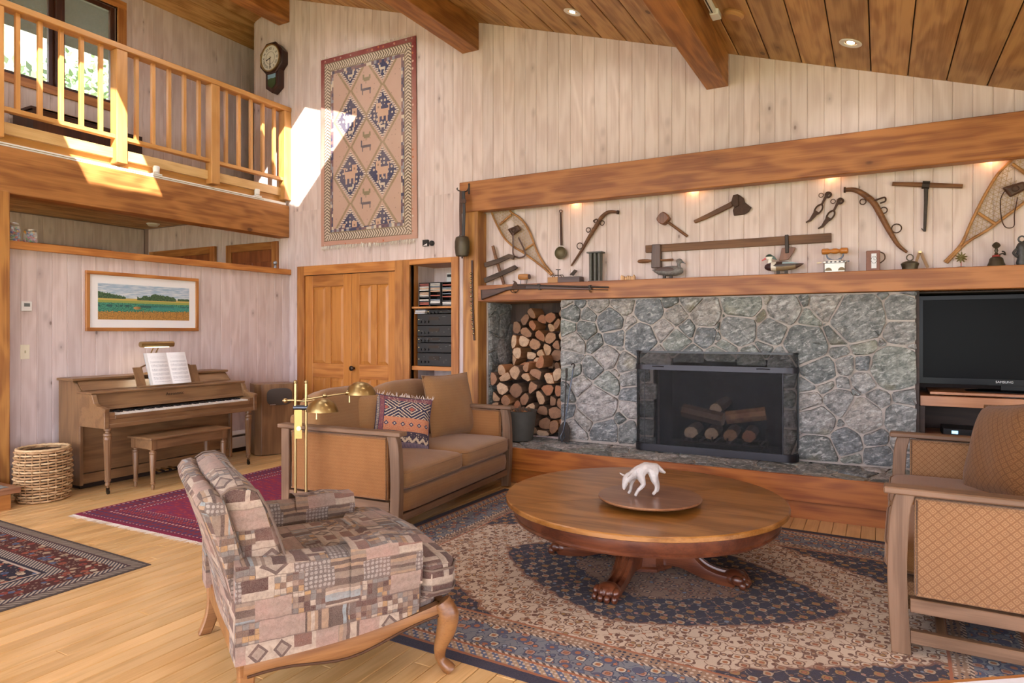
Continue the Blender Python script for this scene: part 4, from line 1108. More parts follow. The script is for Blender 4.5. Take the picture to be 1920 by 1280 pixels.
# ---------------------------------------------------------------- round coffee table
TC = Vector((-1.22, 3.80, 0)); TR = .803
TOPW = wood('table_top_oak', 'a8733a', '82521f', 0, 22., 0., .3, .03, coat=.35)
TOPE = wood('table_edge', '8a5a2e', '6a3f1c', 0, 40., 0., .4, .03)
MAHO = wood('mahogany', '6e3c24', '4c2516', 0, 26., 0., .32, .03, coat=.3)
ct = thing('coffee_table', 'large round oak pedestal coffee table with carved lion-paw feet', 'table', TC+Vector((0, 0, .006)), 0)
sa_ = onZ(962, 941, .43); sb_ = onZ(1415, 908, .43); sang = math.atan2(sb_.y-sa_.y, sb_.x-sa_.x)
def half(sg):
    mb = MB(); n = 32; g = .0012
    def arc(r, z): return [(r*math.cos(a), r*math.sin(a), z) for a in [PI*k/n for k in range(n+1)]]
    rings = []
    for r, z in ((TR-.012, .398), (TR, .404), (TR, .424), (TR-.006, .43)):
        rings.append([(x, max(y, g), z) for x, y, z in arc(r, z)])
    mb.loft(rings)
    a = sang+(0 if sg > 0 else PI); c, s = math.cos(a), math.sin(a)
    return mb.xf(lambda p: (p[0]*c-p[1]*s, p[0]*s+p[1]*c, p[2]))
for sg in (1, -1): obj('tabletop_half', half(sg), TOPW, ct, world=False, smooth=.5)
obj('apron', MB().lathe([(.70, .398), (.755, .398), (.757, .345), (.75, .33), (.757, .322), (.752, .312), (.735, .308), (.70, .31)], (0, 0, 0), 72), MAHO, ct, world=False, smooth=.5)
obj('underframe', MB().lathe([(.05, .385), (.70, .385), (.70, .397), (.05, .397)], (0, 0, 0), 32), MAHO, ct, world=False)
obj('pedestal', MB().lathe([(.155, .028), (.172, .034), (.172, .05), (.158, .06), (.158, .30), (.17, .315), (.17, .385)], (0, 0, 0), 8), MAHO, ct, world=False)
def table_leg():
    prof = [(.12, .31, .055), (.19, .285, .055), (.25, .225, .052), (.30, .155, .05), (.36, .10, .048), (.43, .075, .05), (.50, .07, .056), (.545, .06, .06)]
    top = crom([(r, 0, z) for r, z, w in prof], 3); bot = crom([(.12, 0, .055), (.17, 0, .058), (.22, 0, .06), (.27, 0, .048), (.33, 0, .028), (.40, 0, .012), (.47, 0, .004), (.53, 0, .004)], 3)
    wd = crom([(w, 0, 0) for r, z, w in prof], 3); rings = []
    for a, b, w in zip(top, bot, wd):
        w = w.x
        rings.append([(b.x, -w*.8, b.z), (b.x, w*.8, b.z), (a.x, w, (a.z+b.z)/2), (a.x, w*.95, a.z-.012), (a.x, w*.6, a.z), (a.x, w*.52, a.z-.01), (a.x, w*.2, a.z-.006), (a.x, w*.12, a.z+.006), (a.x, -w*.12, a.z+.006), (a.x, -w*.2, a.z-.006), (a.x, -w*.52, a.z-.01), (a.x, -w*.6, a.z), (a.x, -w*.95, a.z-.012), (a.x, -w, (a.z+b.z)/2)])
    return MB().loft(rings)
def table_paw():
    mb = MB()
    mb.ball((.525, 0, .045), .062, 12, 8, (1.05, 1.05, .72))
    for k in range(4):
        y = -.054+.036*k; x = .565-.012*abs(k-1.5)
        mb.ball((x, y, .048), .0235, 10, 7, (1.5, .86, 1.15)); mb.ball((x+.028, y, .024), .021, 10, 7, (1.1, .86, 1.05))
    return mb
for k in range(4):
    a = k*PI/2-.03; c, s = math.cos(a), math.sin(a); rot = lambda p: (p[0]*c-p[1]*s, p[0]*s+p[1]*c, p[2])
    l = obj('leg', table_leg().xf(rot), MAHO, ct, world=False, smooth=.5)
    obj('paw', table_paw().xf(rot), MAHO, l, world=False, smooth=1.)
SC = Vector((-1.13, 3.64, .4365))
ls = thing('lazy_susan', 'round wooden lazy susan turntable on top of the coffee table', 'turntable', SC)
obj('plate', MB().lathe([(.05, .020), (.262, .022), (.282, .030), (.285, .036), (.282, .042), (.01, .043)], (0, 0, 0), 56), wood('susan_wood', '8f6444', '74492f', 0, 24., 0., .28, .03, coat=.3, bump=.02), ls, world=False, smooth=.5)
obj('base', MB().lathe([(.09, .0005), (.10, .008), (.08, .02)], (0, 0, 0), 24), MAHO, ls, world=False)
# white wolf figurine: one skinned body
PORC = mat('white_porcelain', lambda T: {'color': T.mix(T.noise(T.obj, 60., 3.), srgb('9c948e'), srgb('c4bdb8')), 'bump': T.noise(T.vec(T.xyz()[0]*.6, T.xyz()[1], T.xyz()[2]*.5), 160., 3.), 'bump_s': .5, 'bump_d': .003}, rough=.35)
k_ = .000226; WX, WZ = 690., 1060.
def wp(x, y, d): return ((x-WX)*k_, -d, max(.0, (WZ-y)*k_)+.004)
J = {}; VV = []; EE = []; RR = []
def jv(n, x, y, d, r, frm=None):
    J[n] = len(VV); VV.append(wp(x, y, d)); RR.append(r)
    if frm: EE.append((J[frm], J[n]))
jv('pelvis', 930, 350, 0, .031); jv('spine', 790, 375, 0, .030, 'pelvis'); jv('ribs', 690, 420, .002, .031, 'spine'); jv('chest', 590, 480, .004, .034, 'ribs'); jv('withers', 490, 505, .008, .027, 'chest')
jv('neck', 400, 550, .016, .0205, 'withers'); jv('skull', 290, 610, .028, .0255, 'neck'); jv('brow', 255, 700, .034, .020, 'skull'); jv('muzzle', 215, 800, .040, .0125, 'brow'); jv('nose', 200, 890, .044, .009, 'muzzle')
jv('tail1', 1050, 340, -.006, .013, 'pelvis'); jv('tail2', 1150, 450, -.01, .0145, 'tail1'); jv('tail3', 1230, 505, -.012, .010, 'tail2'); jv('tail4', 1300, 530, -.014, .005, 'tail3')
jv('nf1', 620, 640, .028, .019, 'chest'); jv('nf2', 720, 770, .03, .0145, 'nf1'); jv('nf3', 570, 900, .034, .0095, 'nf2'); jv('nf4', 505, 1000, .036, .0085, 'nf3'); jv('nf5', 490, 1085, .04, .0095, 'nf4')
jv('ff1', 470, 660, -.012, .018, 'withers'); jv('ff2', 430, 800, -.014, .010, 'ff1'); jv('ff3', 420, 950, -.014, .0085, 'ff2'); jv('ff4', 350, 1045, -.01, .0095, 'ff3')
jv('nh1', 950, 520, .024, .026, 'pelvis'); jv('nh2', 950, 660, .028, .019, 'nh1'); jv('nh3', 1020, 800, .03, .0105, 'nh2'); jv('nh4', 1000, 930, .03, .009, 'nh3'); jv('nh5', 910, 1025, .032, .0095, 'nh4')
jv('fh1', 1010, 520, -.02, .022, 'pelvis'); jv('fh2', 1040, 640, -.022, .015, 'fh1'); jv('fh3', 1100, 800, -.024, .010, 'fh2'); jv('fh4', 1110, 930, -.024, .0085, 'fh3'); jv('fh5', 1060, 1020, -.022, .009, 'fh4')
me = bpy.data.meshes.new('body'); me.from_pydata(VV, EE, [])
wf_ = thing('wolf_figurine', 'white porcelain wolf figurine stalking on the lazy susan', 'figurine', onZ(1204, 929, .480), YAW)
body = bpy.data.objects.new('body', me); COL.objects.link(body); body.parent = wf_; me.materials.append(PORC)
sk = body.modifiers.new('skin', 'SKIN'); sk.use_smooth_shade = True; sk.branch_smoothing = 0.
sl = me.skin_vertices[0].data if me.skin_vertices else None
if sl is None:
    bm = bmesh.new(); bm.from_mesh(me); bm.verts.layers.skin.verify(); bm.to_mesh(me); bm.free(); sl = me.skin_vertices[0].data
for i, r in enumerate(RR): r *= 1.16; sl[i].radius = (r, r); sl[i].use_root = (i == 0)
s0_ = body.modifiers.new('round', 'SUBSURF'); s0_.levels = 1; s0_.render_levels = 1
rm = body.modifiers.new('remesh', 'REMESH'); rm.mode = 'VOXEL'; rm.voxel_size = .003; rm.use_smooth_shade = True; sm_ = body.modifiers.new('smooth', 'SMOOTH'); sm_.factor = .5; sm_.iterations = 8
def ear(a, b, w):
    a, b = Vector(a), Vector(b); return MB().loft([[a+Vector((-w, -.004, 0)), a+Vector((w, -.004, 0)), a+Vector((w, .006, 0)), a+Vector((-w, .006, 0))], [(a+b)/2+Vector((-w*.8, -.003, 0)), (a+b)/2+Vector((w*.8, -.003, 0)), (a+b)/2+Vector((w*.8, .004, 0)), (a+b)/2+Vector((-w*.8, .004, 0))], [b+Vector((-.002, -.001, 0)), b+Vector((.002, -.001, 0)), b+Vector((.002, .002, 0)), b+Vector((-.002, .002, 0))]])
obj('ear', ear(wp(228, 555, .024), wp(118, 490, .02), .010), PORC, wf_, world=False, smooth=1.2); obj('ear', ear(wp(345, 575, .052), wp(385, 500, .056), .010), PORC, wf_, world=False, smooth=1.2)
EYE = mat('amber_eye', srgb('8a6a3a'), rough=.3)
for x, y, d in ((312, 712, .056), (196, 700, .040)): obj('eye', MB().ball(wp(x, y, d), .0032, 8, 6), EYE, wf_, world=False)
obj('nose_tip', MB().ball(wp(206, 862, .047), .0055, 8, 6, (1, 1, .8)), mat('nose_grey', srgb('cfc4bc'), rough=.4), wf_, world=False, smooth=1.2)
# ================================================================ rugs
def rug_mb(hx, hy, th=.0058, nx=40, ny=30, wav=.0):
    mb = MB(); top = lambda u, v: ((2*u-1)*hx, (2*v-1)*hy+wav*math.sin(u*9.), th-.002*(max(abs(2*u-1), abs(2*v-1)) > .99))
    mb.grid(nx, ny, top); mb.grid(1, 1, lambda u, v: ((2*u-1)*hx, (2*v-1)*hy, .0005))
    n = 40; per = []
    mb.loft([[(-hx, -hy, .0005), (hx, -hy, .0005), (hx, hy, .0005), (-hx, hy, .0005)], [(-hx, -hy, th-.002), (hx, -hy, th-.002), (hx, hy, th-.002), (-hx, hy, th-.002)]], cap=False)
    return mb
def fringe(mb, a, b, d, n, rng, z=.004, ln=.05, r=.0016):
    a, b, d = Vector(a), Vector(b), Vector(d)
    for k in range(n):
        p = a+(b-a)*((k+rng.uniform(.1, .9))/n); e = p+d*ln*rng.uniform(.6, 1.15)+(b-a).normalized()*rng.uniform(-.018, .018)
        mb.add([p+(b-a).normalized()*-r*1.6, p+(b-a).normalized()*r*1.6, e+(b-a).normalized()*r*.6, e-(b-a).normalized()*r*.6, p+Vector((0, 0, .003)), e+Vector((0, 0, .0015))], [(0, 1, 2, 3), (0, 4, 5, 3), (4, 1, 2, 5), (0, 1, 4), (3, 5, 2)])
    return mb
def _persian(T, hx, hy):
    x, y, z = T.xyz(); ax, ay = x.abs(), y.abs()
    wob = (T.noise(T.obj, 22., 2.)-.5)*.012
    d = (hx-ax).min(hy-ay)+wob*.5
    P2 = T.vec(x, y, 0.)
    navy, cream, brn, rust, blue, pink, och, dkb = srgb('22243a'), srgb('cdb69e'), srgb('75492e'), srgb('a5613c'), srgb('76797f'), srgb('b08470'), srgb('9a7440'), srgb('43322c')
    # rows of flower heads joined by stems
    G = .088; row = (y/(G*.8)).floor(); off = row.mod(2.0)*.5
    fx = ((x/G+off).fract()-.5)*G; fy = ((y/(G*.8)).fract()-.5)*G*.8; cid = T.hash((x/G+off).floor(), row, 3.); cid2 = T.hash((x/G+off).floor(), row, 8.)
    fx = fx+(cid-.5)*G*.34; fy = fy+(cid2-.5)*G*.30
    w2 = (T.noise(P2, 60., 2.)-.5)*.022
    r = (fx*fx+fy*fy*1.25).sqrt()+w2*.55
    pet = r+(((fx.abs()-fy.abs()).abs())*.18)
    core = r < .009; petal = pet < .0235; outl = pet < .030
    stem = ((fx+fy*.9+w2).abs() < .0028).max((fx-fy*.9+w2).abs() < .0028)
    lf, lc, _ = T.vor2(P2, 30., rnd=.9); leaf = (lf+w2*3.) < .34; leafo = lf < .47; lr = T.sep(lc)[0]
    def flora(ground, p1, p2, core_c, out_c, stem_c, leafs):
        c = T.mix(leafo*(lr > .25), ground, out_c); c = T.mix(leaf*(lr > .25), c, T.pal(lr, leafs)); c = T.mix(stem, c, stem_c)
        c = T.mix(outl*(cid > .12), c, out_c); c = T.mix(petal*(cid > .12), c, T.mix(cid2 > .5, p1, p2)); c = T.mix((pet < .014)*(cid > .12), c, T.mix(cid2 > .4, brn, och)); return T.mix(core, c, core_c)
    fcream = flora(cream, srgb('c4a688'), srgb('d4c0a8'), rust, srgb('6b4a3a'), srgb('8a6a50'), [cream, och, brn, srgb('b08a6a'), srgb('6a4634'), srgb('c0a080')])
    fnavy = flora(navy, och, srgb('b39a80'), rust, srgb('2a2630'), srgb('8a7868'), [navy, srgb('8a6a40'), srgb('a8786a'), navy, srgb('6f7c8c'), brn])
    ftan = flora(srgb('96735a'), srgb('b89478'), srgb('a8765a'), navy, srgb('5a3c30'), srgb('6a4c3c'), [srgb('a07a5c'), rust, srgb('7d8a98'), och, brn, srgb('b89a80')])
    fblue = flora(blue, pink, srgb('c9b8a0'), rust, srgb('3a4258'), srgb('4a5468'), [blue, och, srgb('b06a48'), srgb('56627a'), srgb('a8a090'), srgb('8a96a4')])
    fr = hx-.45; fry = hy-.45
    zig = ((x*9.).ping(.5)+(y*11.).ping(.5))*.05
    med = ((ax/(fr*.72))**1.35+(ay/(fry*.74))**1.35)+zig
    field = T.mix(med < 1.0, fcream, fnavy); field = T.mix(med < .42, field, ftan)
    corner = (ax/fr+ay/fry)-zig
    field = T.mix(corner > 1.36, field, fnavy)
    edgel = ((med-1.0).abs() < .018).max((corner-1.36).abs() < .014); field = T.mix(edgel*.6, field, srgb('8a5a40'))
    s = (ax+ay)*1.0                                        # runs along the border well enough
    m1 = T.mix(T.vor(P2, 40., rnd=.25) < .33, srgb('9a7a60'), T.mix(lr > .5, cream, navy))
    m2 = T.mix(((x*16.+y*16.).fract() < .5), srgb('a88a6c'), srgb('55607a'))
    m2 = T.mix(T.vor(P2, 46., rnd=.2) < .3, m2, cream)
    col = field
    for lim, c in ((.45, rust), (.437, m1), (.375, T.mix(((x+y)*30.).fract() < .5, cream, srgb('5a4438'))), (.36, fblue), (.165, T.mix(((x+y)*30.).fract() < .5, cream, srgb('5a4438'))), (.15, srgb('a8643c')), (.135, m2), (.075, srgb('9c5c38')), (.058, navy)):
        col = T.mix(d < lim, col, c)
    big = T.mix((T.vor(P2, 7.5, rnd=.15) < .24)*(d > .18)*(d < .345), col, T.mix(T.vor(P2, 7.5, rnd=.15) < .13, srgb('4a5068'), rust)); col = big
    n = T.noise(T.obj, 300., 2.); n2 = T.noise(T.obj, 3., 3.)
    col = T.mix(n.step(.3, .8)*.22, col, srgb('8a7468')); col = T.mix(n2.step(.45, .7)*.16, col, srgb('5a463c'))
    return {'color': col, 'bump': n, 'bump_s': .5, 'bump_d': .003, 'rough': .97, 'spec': .08, 'sheen': .1}
PERS = mat('persian_pile', lambda T: _persian(T, 1.83, 1.37))
br = thing('persian_rug', 'large navy and cream floral Persian rug under the coffee table', 'rug', (-1.12, 3.72, 0), math.radians(-1.6))
obj('pile', rug_mb(1.83, 1.37), PERS, br, world=False)
rng = random.Random(5)
# red tribal rug in front of the piano
def _red(T, hx, hy):
    x, y, z = T.xyz(); d = (hx-x.abs()).min(hy-y.abs()); P2 = T.vec(x, y, 0.)
    st = T.noise(T.vec(x*1.2, y*5., 0.), 9., 3., .6); n = T.noise(T.obj, 320., 2.)
    field = T.mix(st.step(.5, .62), srgb('7e2f4c'), srgb('a03a3c')); field = T.mix(st.step(.44, .34)*.8, field, srgb('4f3f68'))
    field = T.mix((T.vor(P2, 22., rnd=.6) < .2)*.5, field, srgb('b05a50'))
    dots = lambda sc, c0, c1: T.mix(T.vor(P2, sc, rnd=.0) < .27, c0, c1)
    b1 = dots(26., srgb('6a2a40'), srgb('c9a8a0')); b2 = T.mix(((x*14.).fract() < .5)*((y*14.).fract() < .5), srgb('7a3040'), srgb('4a3a5e'))
    b2 = T.mix(T.vor(P2, 34., rnd=.1) < .2, b2, srgb('c0685a'))
    col = T.mix(d < .30, field, b2); col = T.mix((d < .31)*(d > .285), col, dots(34., srgb('6a2a40'), srgb('d8c0b4'))); col = T.mix((d < .2)*(d > .165), col, b1); col = T.mix((d < .16)*(d > .05), col, T.mix(T.vor(P2, 17., rnd=.05) < .32, srgb('74303c'), srgb('47385c')))
    col = T.mix((d < .055)*(d > .03), col, b1); col = T.mix(d < .028, col, srgb('7c2440'))
    return {'color': T.mix(n.step(.3, .8)*.2, col, srgb('9a6a70')), 'bump': n, 'bump_s': .4, 'bump_d': .003, 'rough': .96, 'spec': .08}
rr_ = thing('red_rug', 'crimson and violet tribal rug with white fringe in front of the piano', 'rug', (-4.64, 4.10, 0), math.radians(1.2))
obj('pile', rug_mb(.77, 1.25, .0055), mat('red_pile', lambda T: _red(T, .77, 1.25)), rr_, world=False)
CREAMF = mat('wool_fringe', srgb('d9cfc2'), rough=.95)
mb = MB(); fringe(mb, (-.77, -1.25, .001), (.77, -1.25, .001), (0, -1, 0), 190, rng); fringe(mb, (-.77, 1.25, .001), (.77, 1.25, .001), (0, 1, 0), 190, rng)
o = obj('fringe', mb, CREAMF, rr_, world=False); o['kind'] = 'stuff'
# dark rug at the left edge
def _dark(T, hx, hy):
    x, y, z = T.xyz(); d = (hx-x.abs()).min(hy-y.abs()); P2 = T.vec(x, y, 0.); n = T.noise(T.obj, 300., 2.)
    v1, c1, _ = T.vor2(P2, 20., rnd=.7); lr = T.sep(c1)[0]; v2, c2, _ = T.vor2(P2, 42., rnd=.9)
    fl = T.pal(lr, [srgb('7e3a30'), srgb('b6a48c'), srgb('4a5872'), srgb('8a4a38'), srgb('a08a72')])
    col = T.mix(v1 < .42, srgb('23232f'), fl); col = T.mix(v1 < .12, col, srgb('30303e')); col = T.mix((v2 < .22)*(v1 > .3), col, srgb('9a8672'))
    b = T.mix(v1 < .46, srgb('4a2826'), fl); b = T.mix((v2 < .3)*(v1 > .4), b, srgb('8a7868')); b = T.mix(v1 < .13, b, srgb('2c2c3a'))
    strp = T.mix(((x+y)*34.).fract() < .5, srgb('3a3a44'), srgb('a89a88')); ch = T.mix(((x-y)*26.).fract() < .5, srgb('5a5048'), srgb('8d8274'))
    for lim, c in ((.42, srgb('b0a090')), (.405, srgb('2a2a36')), (.385, strp), (.315, srgb('5a2a28')), (.30, b), (.14, strp), (.09, srgb('4a3a3c')), (.075, ch), (.02, srgb('4c4440'))): col = T.mix(d < lim, col, c)
    return {'color': T.mix(n.step(.3, .8)*.22, col, srgb('7a6a62')), 'bump': n, 'bump_s': .4, 'bump_d': .003, 'rough': .96, 'spec': .08}
dr = thing('dark_rug', 'dark navy and rust patterned rug at the left edge of the floor', 'rug', (-4.99, 1.18, 0), math.radians(-1.))
obj('pile', rug_mb(1.15, 1.29, .0055), mat('dark_pile', lambda T: _dark(T, 1.15, 1.29)), dr, world=False)

# rug hung on the wall beside the clock
def _wallrug(T, hw, z0, z1):
    x, y, z = T.xyz(); ax = x.abs(); P2 = T.vec(x, z, 0.); n = T.noise(T.obj, 220., 2.); fade = T.noise(T.obj, 2.2, 2.)
    wv = (T.noise(P2, 14., 1.)-.5)*.006
    H = z1-z0; dz = z.min(H-z); d = (hw-ax).min(dz)+wv
    navy, pink, cream, red, olive = srgb('333a5c'), srgb('bd9c8c'), srgb('cbbba8'), srgb('7e2f36'), srgb('74644c')
    # field
    dxc = (ax-.245); q = ((z-(3.92-z0))/.67); zc = (q-(q+.5).floor())*.67
    dm = dxc.abs()/.205+zc.abs()/.245
    dm2 = dxc.abs()/.245+zc.abs()/.335
    dotp = T.vor(P2, 19., rnd=.35); dcell = T.sep(E(T, dotp.k.node.outputs[1]))[0]
    rings = T.mix(dotp < .2, T.mix(dotp < .10, srgb('6a6a78'), srgb('5a5468')), cream)
    lion = lambda bx: None
    fx = dxc; fz = zc
    def B(x0, x1, a, b): return (fx > x0)*(fx < x1)*(fz > a)*(fz < b)
    body = B(-.075, .085, -.035, .05).max(B(-.10, -.025, .02, .125)).max(B(-.07, -.045, -.10, -.02)).max(B(.05, .075, -.10, -.02)).max(B(-.01, .015, -.075, -.03)).max(B(.085, .10, .02, .10)).max(B(.07, .12, .085, .10))
    pup = B(-.04, .04, -.165, -.135).max(B(-.055, -.03, -.15, -.105)).max(B(-.03, -.018, -.19, -.16)).max(B(.02, .032, -.19, -.16))
    dnav = T.mix((dotp < .30)*(dcell > .2), navy, T.mix(dotp < .17, cream, pink)); dnav = T.mix(body, dnav, srgb('c49f88')); dnav = T.mix(pup, dnav, cream)
    eye = B(-.075, -.05, .065, .09); dnav = T.mix(eye, dnav, srgb('8a7060'))
    # pink ground between, with a few small beasts
    ox = (ax-.0); u2 = ((z-(3.585-z0))/.67); oz = (u2-(u2+.5).floor())*.67
    def C(x0, x1, a, b): return (x > x0)*(x < x1)*(oz > a)*(oz < b)
    beast = C(-.07, .07, -.03, .0).max(C(-.085, -.065, -.02, .06)).max(C(-.065, -.05, -.075, -.03)).max(C(.05, .065, -.075, -.03))
    bird = C(-.04, .05, .08, .125).max(C(-.055, -.03, .10, .16)).max(C(.04, .065, .10, .15)).max(C(-.01, .0, .05, .08))
    fieldc = T.mix((dotp < .22)*(dcell > .25)*.7, pink, T.mix(dotp < .12, pink, srgb('7a6660')))
    fieldc = T.mix(beast, fieldc, srgb('5a5460')); fieldc = T.mix(bird, fieldc, srgb('857a62'))
    fieldc = T.mix((dm2 < 1.12)*(dm2 > .98), fieldc, T.mix(T.vor(P2, 60., rnd=.2) < .3, srgb('a08a70'), olive))
    zz = ((z*40.).fract() < .5)
    fieldc = T.mix((dm < 1.17), fieldc, T.mix(zz, srgb('d8cabc'), srgb('6a5c60'))); fieldc = T.mix(dm < 1.0, fieldc, dnav)
    # bands
    her = ((ax*30.+z*38.).fract() < .45).max(((ax*30.-z*38.).fract() < .3)*0.)
    herx = T.mix((((d-.108).abs()*20.+(x*(dz < (hw-ax))+z*(1.0-(dz < (hw-ax))))*27.).fract() < .42), cream, srgb('55483e'))
    sq = T.pal(T.hash((x*26.).floor(), (z*26.).floor(), 4.), [navy, srgb('6c5462'), cream, srgb('5b4a5a'), srgb('8a8a94'), srgb('7a5c60')])
    redb = T.mix((T.vor(P2, 12., rnd=.2) < .16), T.mix(z.step(.9, H-.2), srgb('bd8f7e'), red), T.pal(T.hash((x*12.).floor(), (z*12.).floor(), 9.), [srgb('c9a090'), srgb('b4603c'), srgb('a89a94'), srgb('d0b8a8')]))
    col = T.mix(d < .205, fieldc, sq); col = T.mix(d < .163, col, srgb('857560')); col = T.mix(d < .150, col, herx); col = T.mix(d < .066, col, srgb('6a5a48')); col = T.mix(d < .058, col, redb)
    col = T.mix(n.step(.3, .8)*.25, col, srgb('b09a8c')); col = T.mix(fade.step(.42, .7)*.18, col, srgb('d2bcae'))
    return {'color': col, 'bump': n, 'bump_s': .4, 'bump_d': .003, 'rough': .97, 'spec': .06}
RZ0, RZ1, RHW, RXC = 2.43, 4.715, .722, -5.285
wr_ = thing('wall_rug', 'pink and navy tribal rug with diamonds and animals hung on the wall', 'rug', (RXC, YW-.014, RZ0))
mb = MB(); H = RZ1-RZ0
wv = lambda a, b: .006*math.sin(a*11)*(1-b)+.004*math.sin(b*7)
mb.grid(16, 26, lambda u, v: ((2*u-1)*RHW*(1+.012*(1-v))+(.012*(1-v)), -.006-wv(u, v)*(1-v), v*H+(.010*math.sin(u*8.)*(1-v))))
mb.grid(16, 26, lambda u, v: ((2*u-1)*RHW*(1+.012*(1-v))+(.012*(1-v)), .003-wv(u, v)*(1-v), v*H+(.010*math.sin(u*8.)*(1-v))))
obj('pile', mb, mat('wall_rug_pile', lambda T: _wallrug(T, RHW, RZ0, RZ1)), wr_, world=False, smooth=1.2)
mb = MB(); rng = random.Random(9)
for k in range(230):
    x = -RHW+2*RHW*rng.random(); L = rng.uniform(.035, .06)
    mb.tube([(x, -.004, .004), (x+rng.uniform(-.01, .01), -.01, -L*.5), (x+rng.uniform(-.02, .02), -.008-.006*rng.random(), -L)], [.0028, .0024, .001], 4)
for k in range(110):
    x = -RHW+2*RHW*rng.random(); L = rng.uniform(.02, .055)
    mb.tube([(x, -.002, H-.003), (x+rng.uniform(-.02, .02), -.012, H+L*.6), (x+rng.uniform(-.045, .045), -.016, H+L*rng.uniform(.4, 1))], [.0026, .002, .001], 4)
o = obj('fringe', mb, CREAMF, wr_, world=False); o['kind'] = 'stuff'
# ================================================================ piano side of the room
PX0, PX1, PY0, PY1 = -6.47, -5.75, 3.28, 4.85          # piano back, key front, left and right ends
WX_, WY_, WZ_ = WALNUT
pn = thing('piano', 'walnut upright spinet piano against the half wall below the painting', 'piano', (-6.1, 4.06, 0))
Pp = lambda n, mb, m, par=pn, **k: obj(n, mb, m, par, **k)
Pp('lid', MB().box((PX0-.01, PY0-.015, .955), (-6.215, PY1+.015, .978)), WY_, bevel=.006, seg=2)
for y0, y1 in ((PY0, PY0+.03), (PY1-.03, PY1)):
    Pp('side_panel', MB().prism([(PX0, .04), (-6.13, .04), (-6.13, .845), (-6.245, .955), (PX0, .955)], y0, y1, 'y').xf(lambda p: p), WZ_, bevel=.003)
    # key-bed cheek with a scrolled top
    prof = [(-6.13, .565), (PX1, .565), (PX1, .70), (PX1+.01, .735), (-5.80, .748), (-5.86, .752), (-5.905, .775), (-5.93, .83), (-5.945, .85), (-6.13, .85)]
    Pp('cheek', MB().prism(prof, y0-.006, y1+.006, 'y'), WY_, bevel=.004)
    Pp('cheek_block', MB().box((-5.93, y0 if y0 < 4 else y0-.06, .64), (PX1-.008, y1+.06 if y0 < 4 else y1, .70)), WY_, bevel=.003)
Pp('back_frame', MB().box((PX0, PY0+.03, .04), (PX0+.05, PY1-.03, .95)), WZ_)
Pp('upper_panel', MB().prism([(-6.235, .953), (-6.225, .945), (-6.135, .872), (-6.16, .872)], PY0+.03, PY1-.03, 'y'), WY_)
Pp('music_ledge', MB().box((-6.17, PY0-.012, .848), (-5.94, PY1+.012, .868)), WY_, bevel=.007, seg=2)
Pp('fallboard', MB().prism([(-5.975, .85), (-5.958, .85), (-5.925, .735), (-5.945, .735)], PY0+.03, PY1-.03, 'y'), WY_)
Pp('key_strip', MB().prism([(-5.95, .738), (-5.918, .738), (-5.905, .712), (-5.94, .712)], PY0+.03, PY1-.03, 'y'), WY_, bevel=.003)
text('maker_script', 'Acrosonic', mat('gold_script', srgb('3a2a1a'), rough=.5), pn, (-5.9395+6.1, 4.05-4.06, .800), (math.radians(74), 0, PI/2), .045)
Pp('key_bed', MB().box((-6.13, PY0+.03, .60), (PX1-.012, PY1-.03, .655)), WY_, bevel=.003)
Pp('key_slip', MB().box((PX1-.03, PY0+.09, .64), (PX1-.004, PY1-.09, .675)), WY_, bevel=.004)
Pp('lower_rail', MB().box((PX1-.10, PY0+.02, .565), (PX1-.006, PY1-.02, .602)), WY_, bevel=.004)
IV = mat('ivory_keys', srgb('e9e5dc'), rough=.3); EB = mat('ebony_keys', srgb('141214'), rough=.35)
kw = (PY1-PY0-.18)/52; mb = MB(); sb = MB()
for k in range(52):
    y = PY0+.09+k*kw; mb.box((-5.925, y+.0007, .66), (PX1-.026, y+kw-.0007, .6885))
    if k % 7 not in (1, 4) and k < 51: sb.box((-5.925, y+kw-.007, .686), (-5.835, y+kw+.007, .701))
o = Pp('ivories', mb, IV); o['kind'] = 'stuff'; o = Pp('sharps', sb, EB); o['kind'] = 'stuff'
Pp('lower_panel', MB().box((-6.185, PY0+.03, .14), (-6.165, PY1-.03, .60)), WY_)
Pp('kick_board', MB().box((-6.19, PY0+.03, .05), (-6.14, PY1-.03, .135)), WY_, bevel=.003)
Pp('plinth', MB().box((PX0+.02, PY0+.04, 0), (-6.2, PY1-.04, .05)), GAP)
leg_prof = [(.03, .565), (.03, .545), (.021, .54), (.021, .525), (.033, .52), (.035, .505), (.03, .495), (.033, .488), (.034, .47), (.033, .46), (.021, .13), (.025, .125), (.024, .11), (.016, .105), (.022, .092), (.022, .08), (.012, .075), (.010, .055)]
BR = mat('dark_caster', srgb('3d342a'), metal=.8, rough=.4)
for y in (PY0+.045, PY1-.075):
    c = (-5.79, y, 0)
    mb = MB(); n = 24; rings = []
    for r, h in leg_prof:
        fl = .10 if .12 < h < .47 else 0
        rings.append([(c[0]+r*(1-fl*(i % 2))*math.cos(2*PI*i/n), c[1]+r*(1-fl*(i % 2))*math.sin(2*PI*i/n), h) for i in range(n)])
    l = Pp('leg', mb.loft(rings), WZ_, smooth=.35)
    obj('caster', MB().lathe([(.012, -.008), (.02, -.006), (.021, .006), (.012, .008)], (c[0]+.004, c[1], .021), 12, 'y').box((c[0]-.007, c[1]-.012, .025), (c[0]+.007, c[1]+.012, .058)), BR, l, smooth=.6)
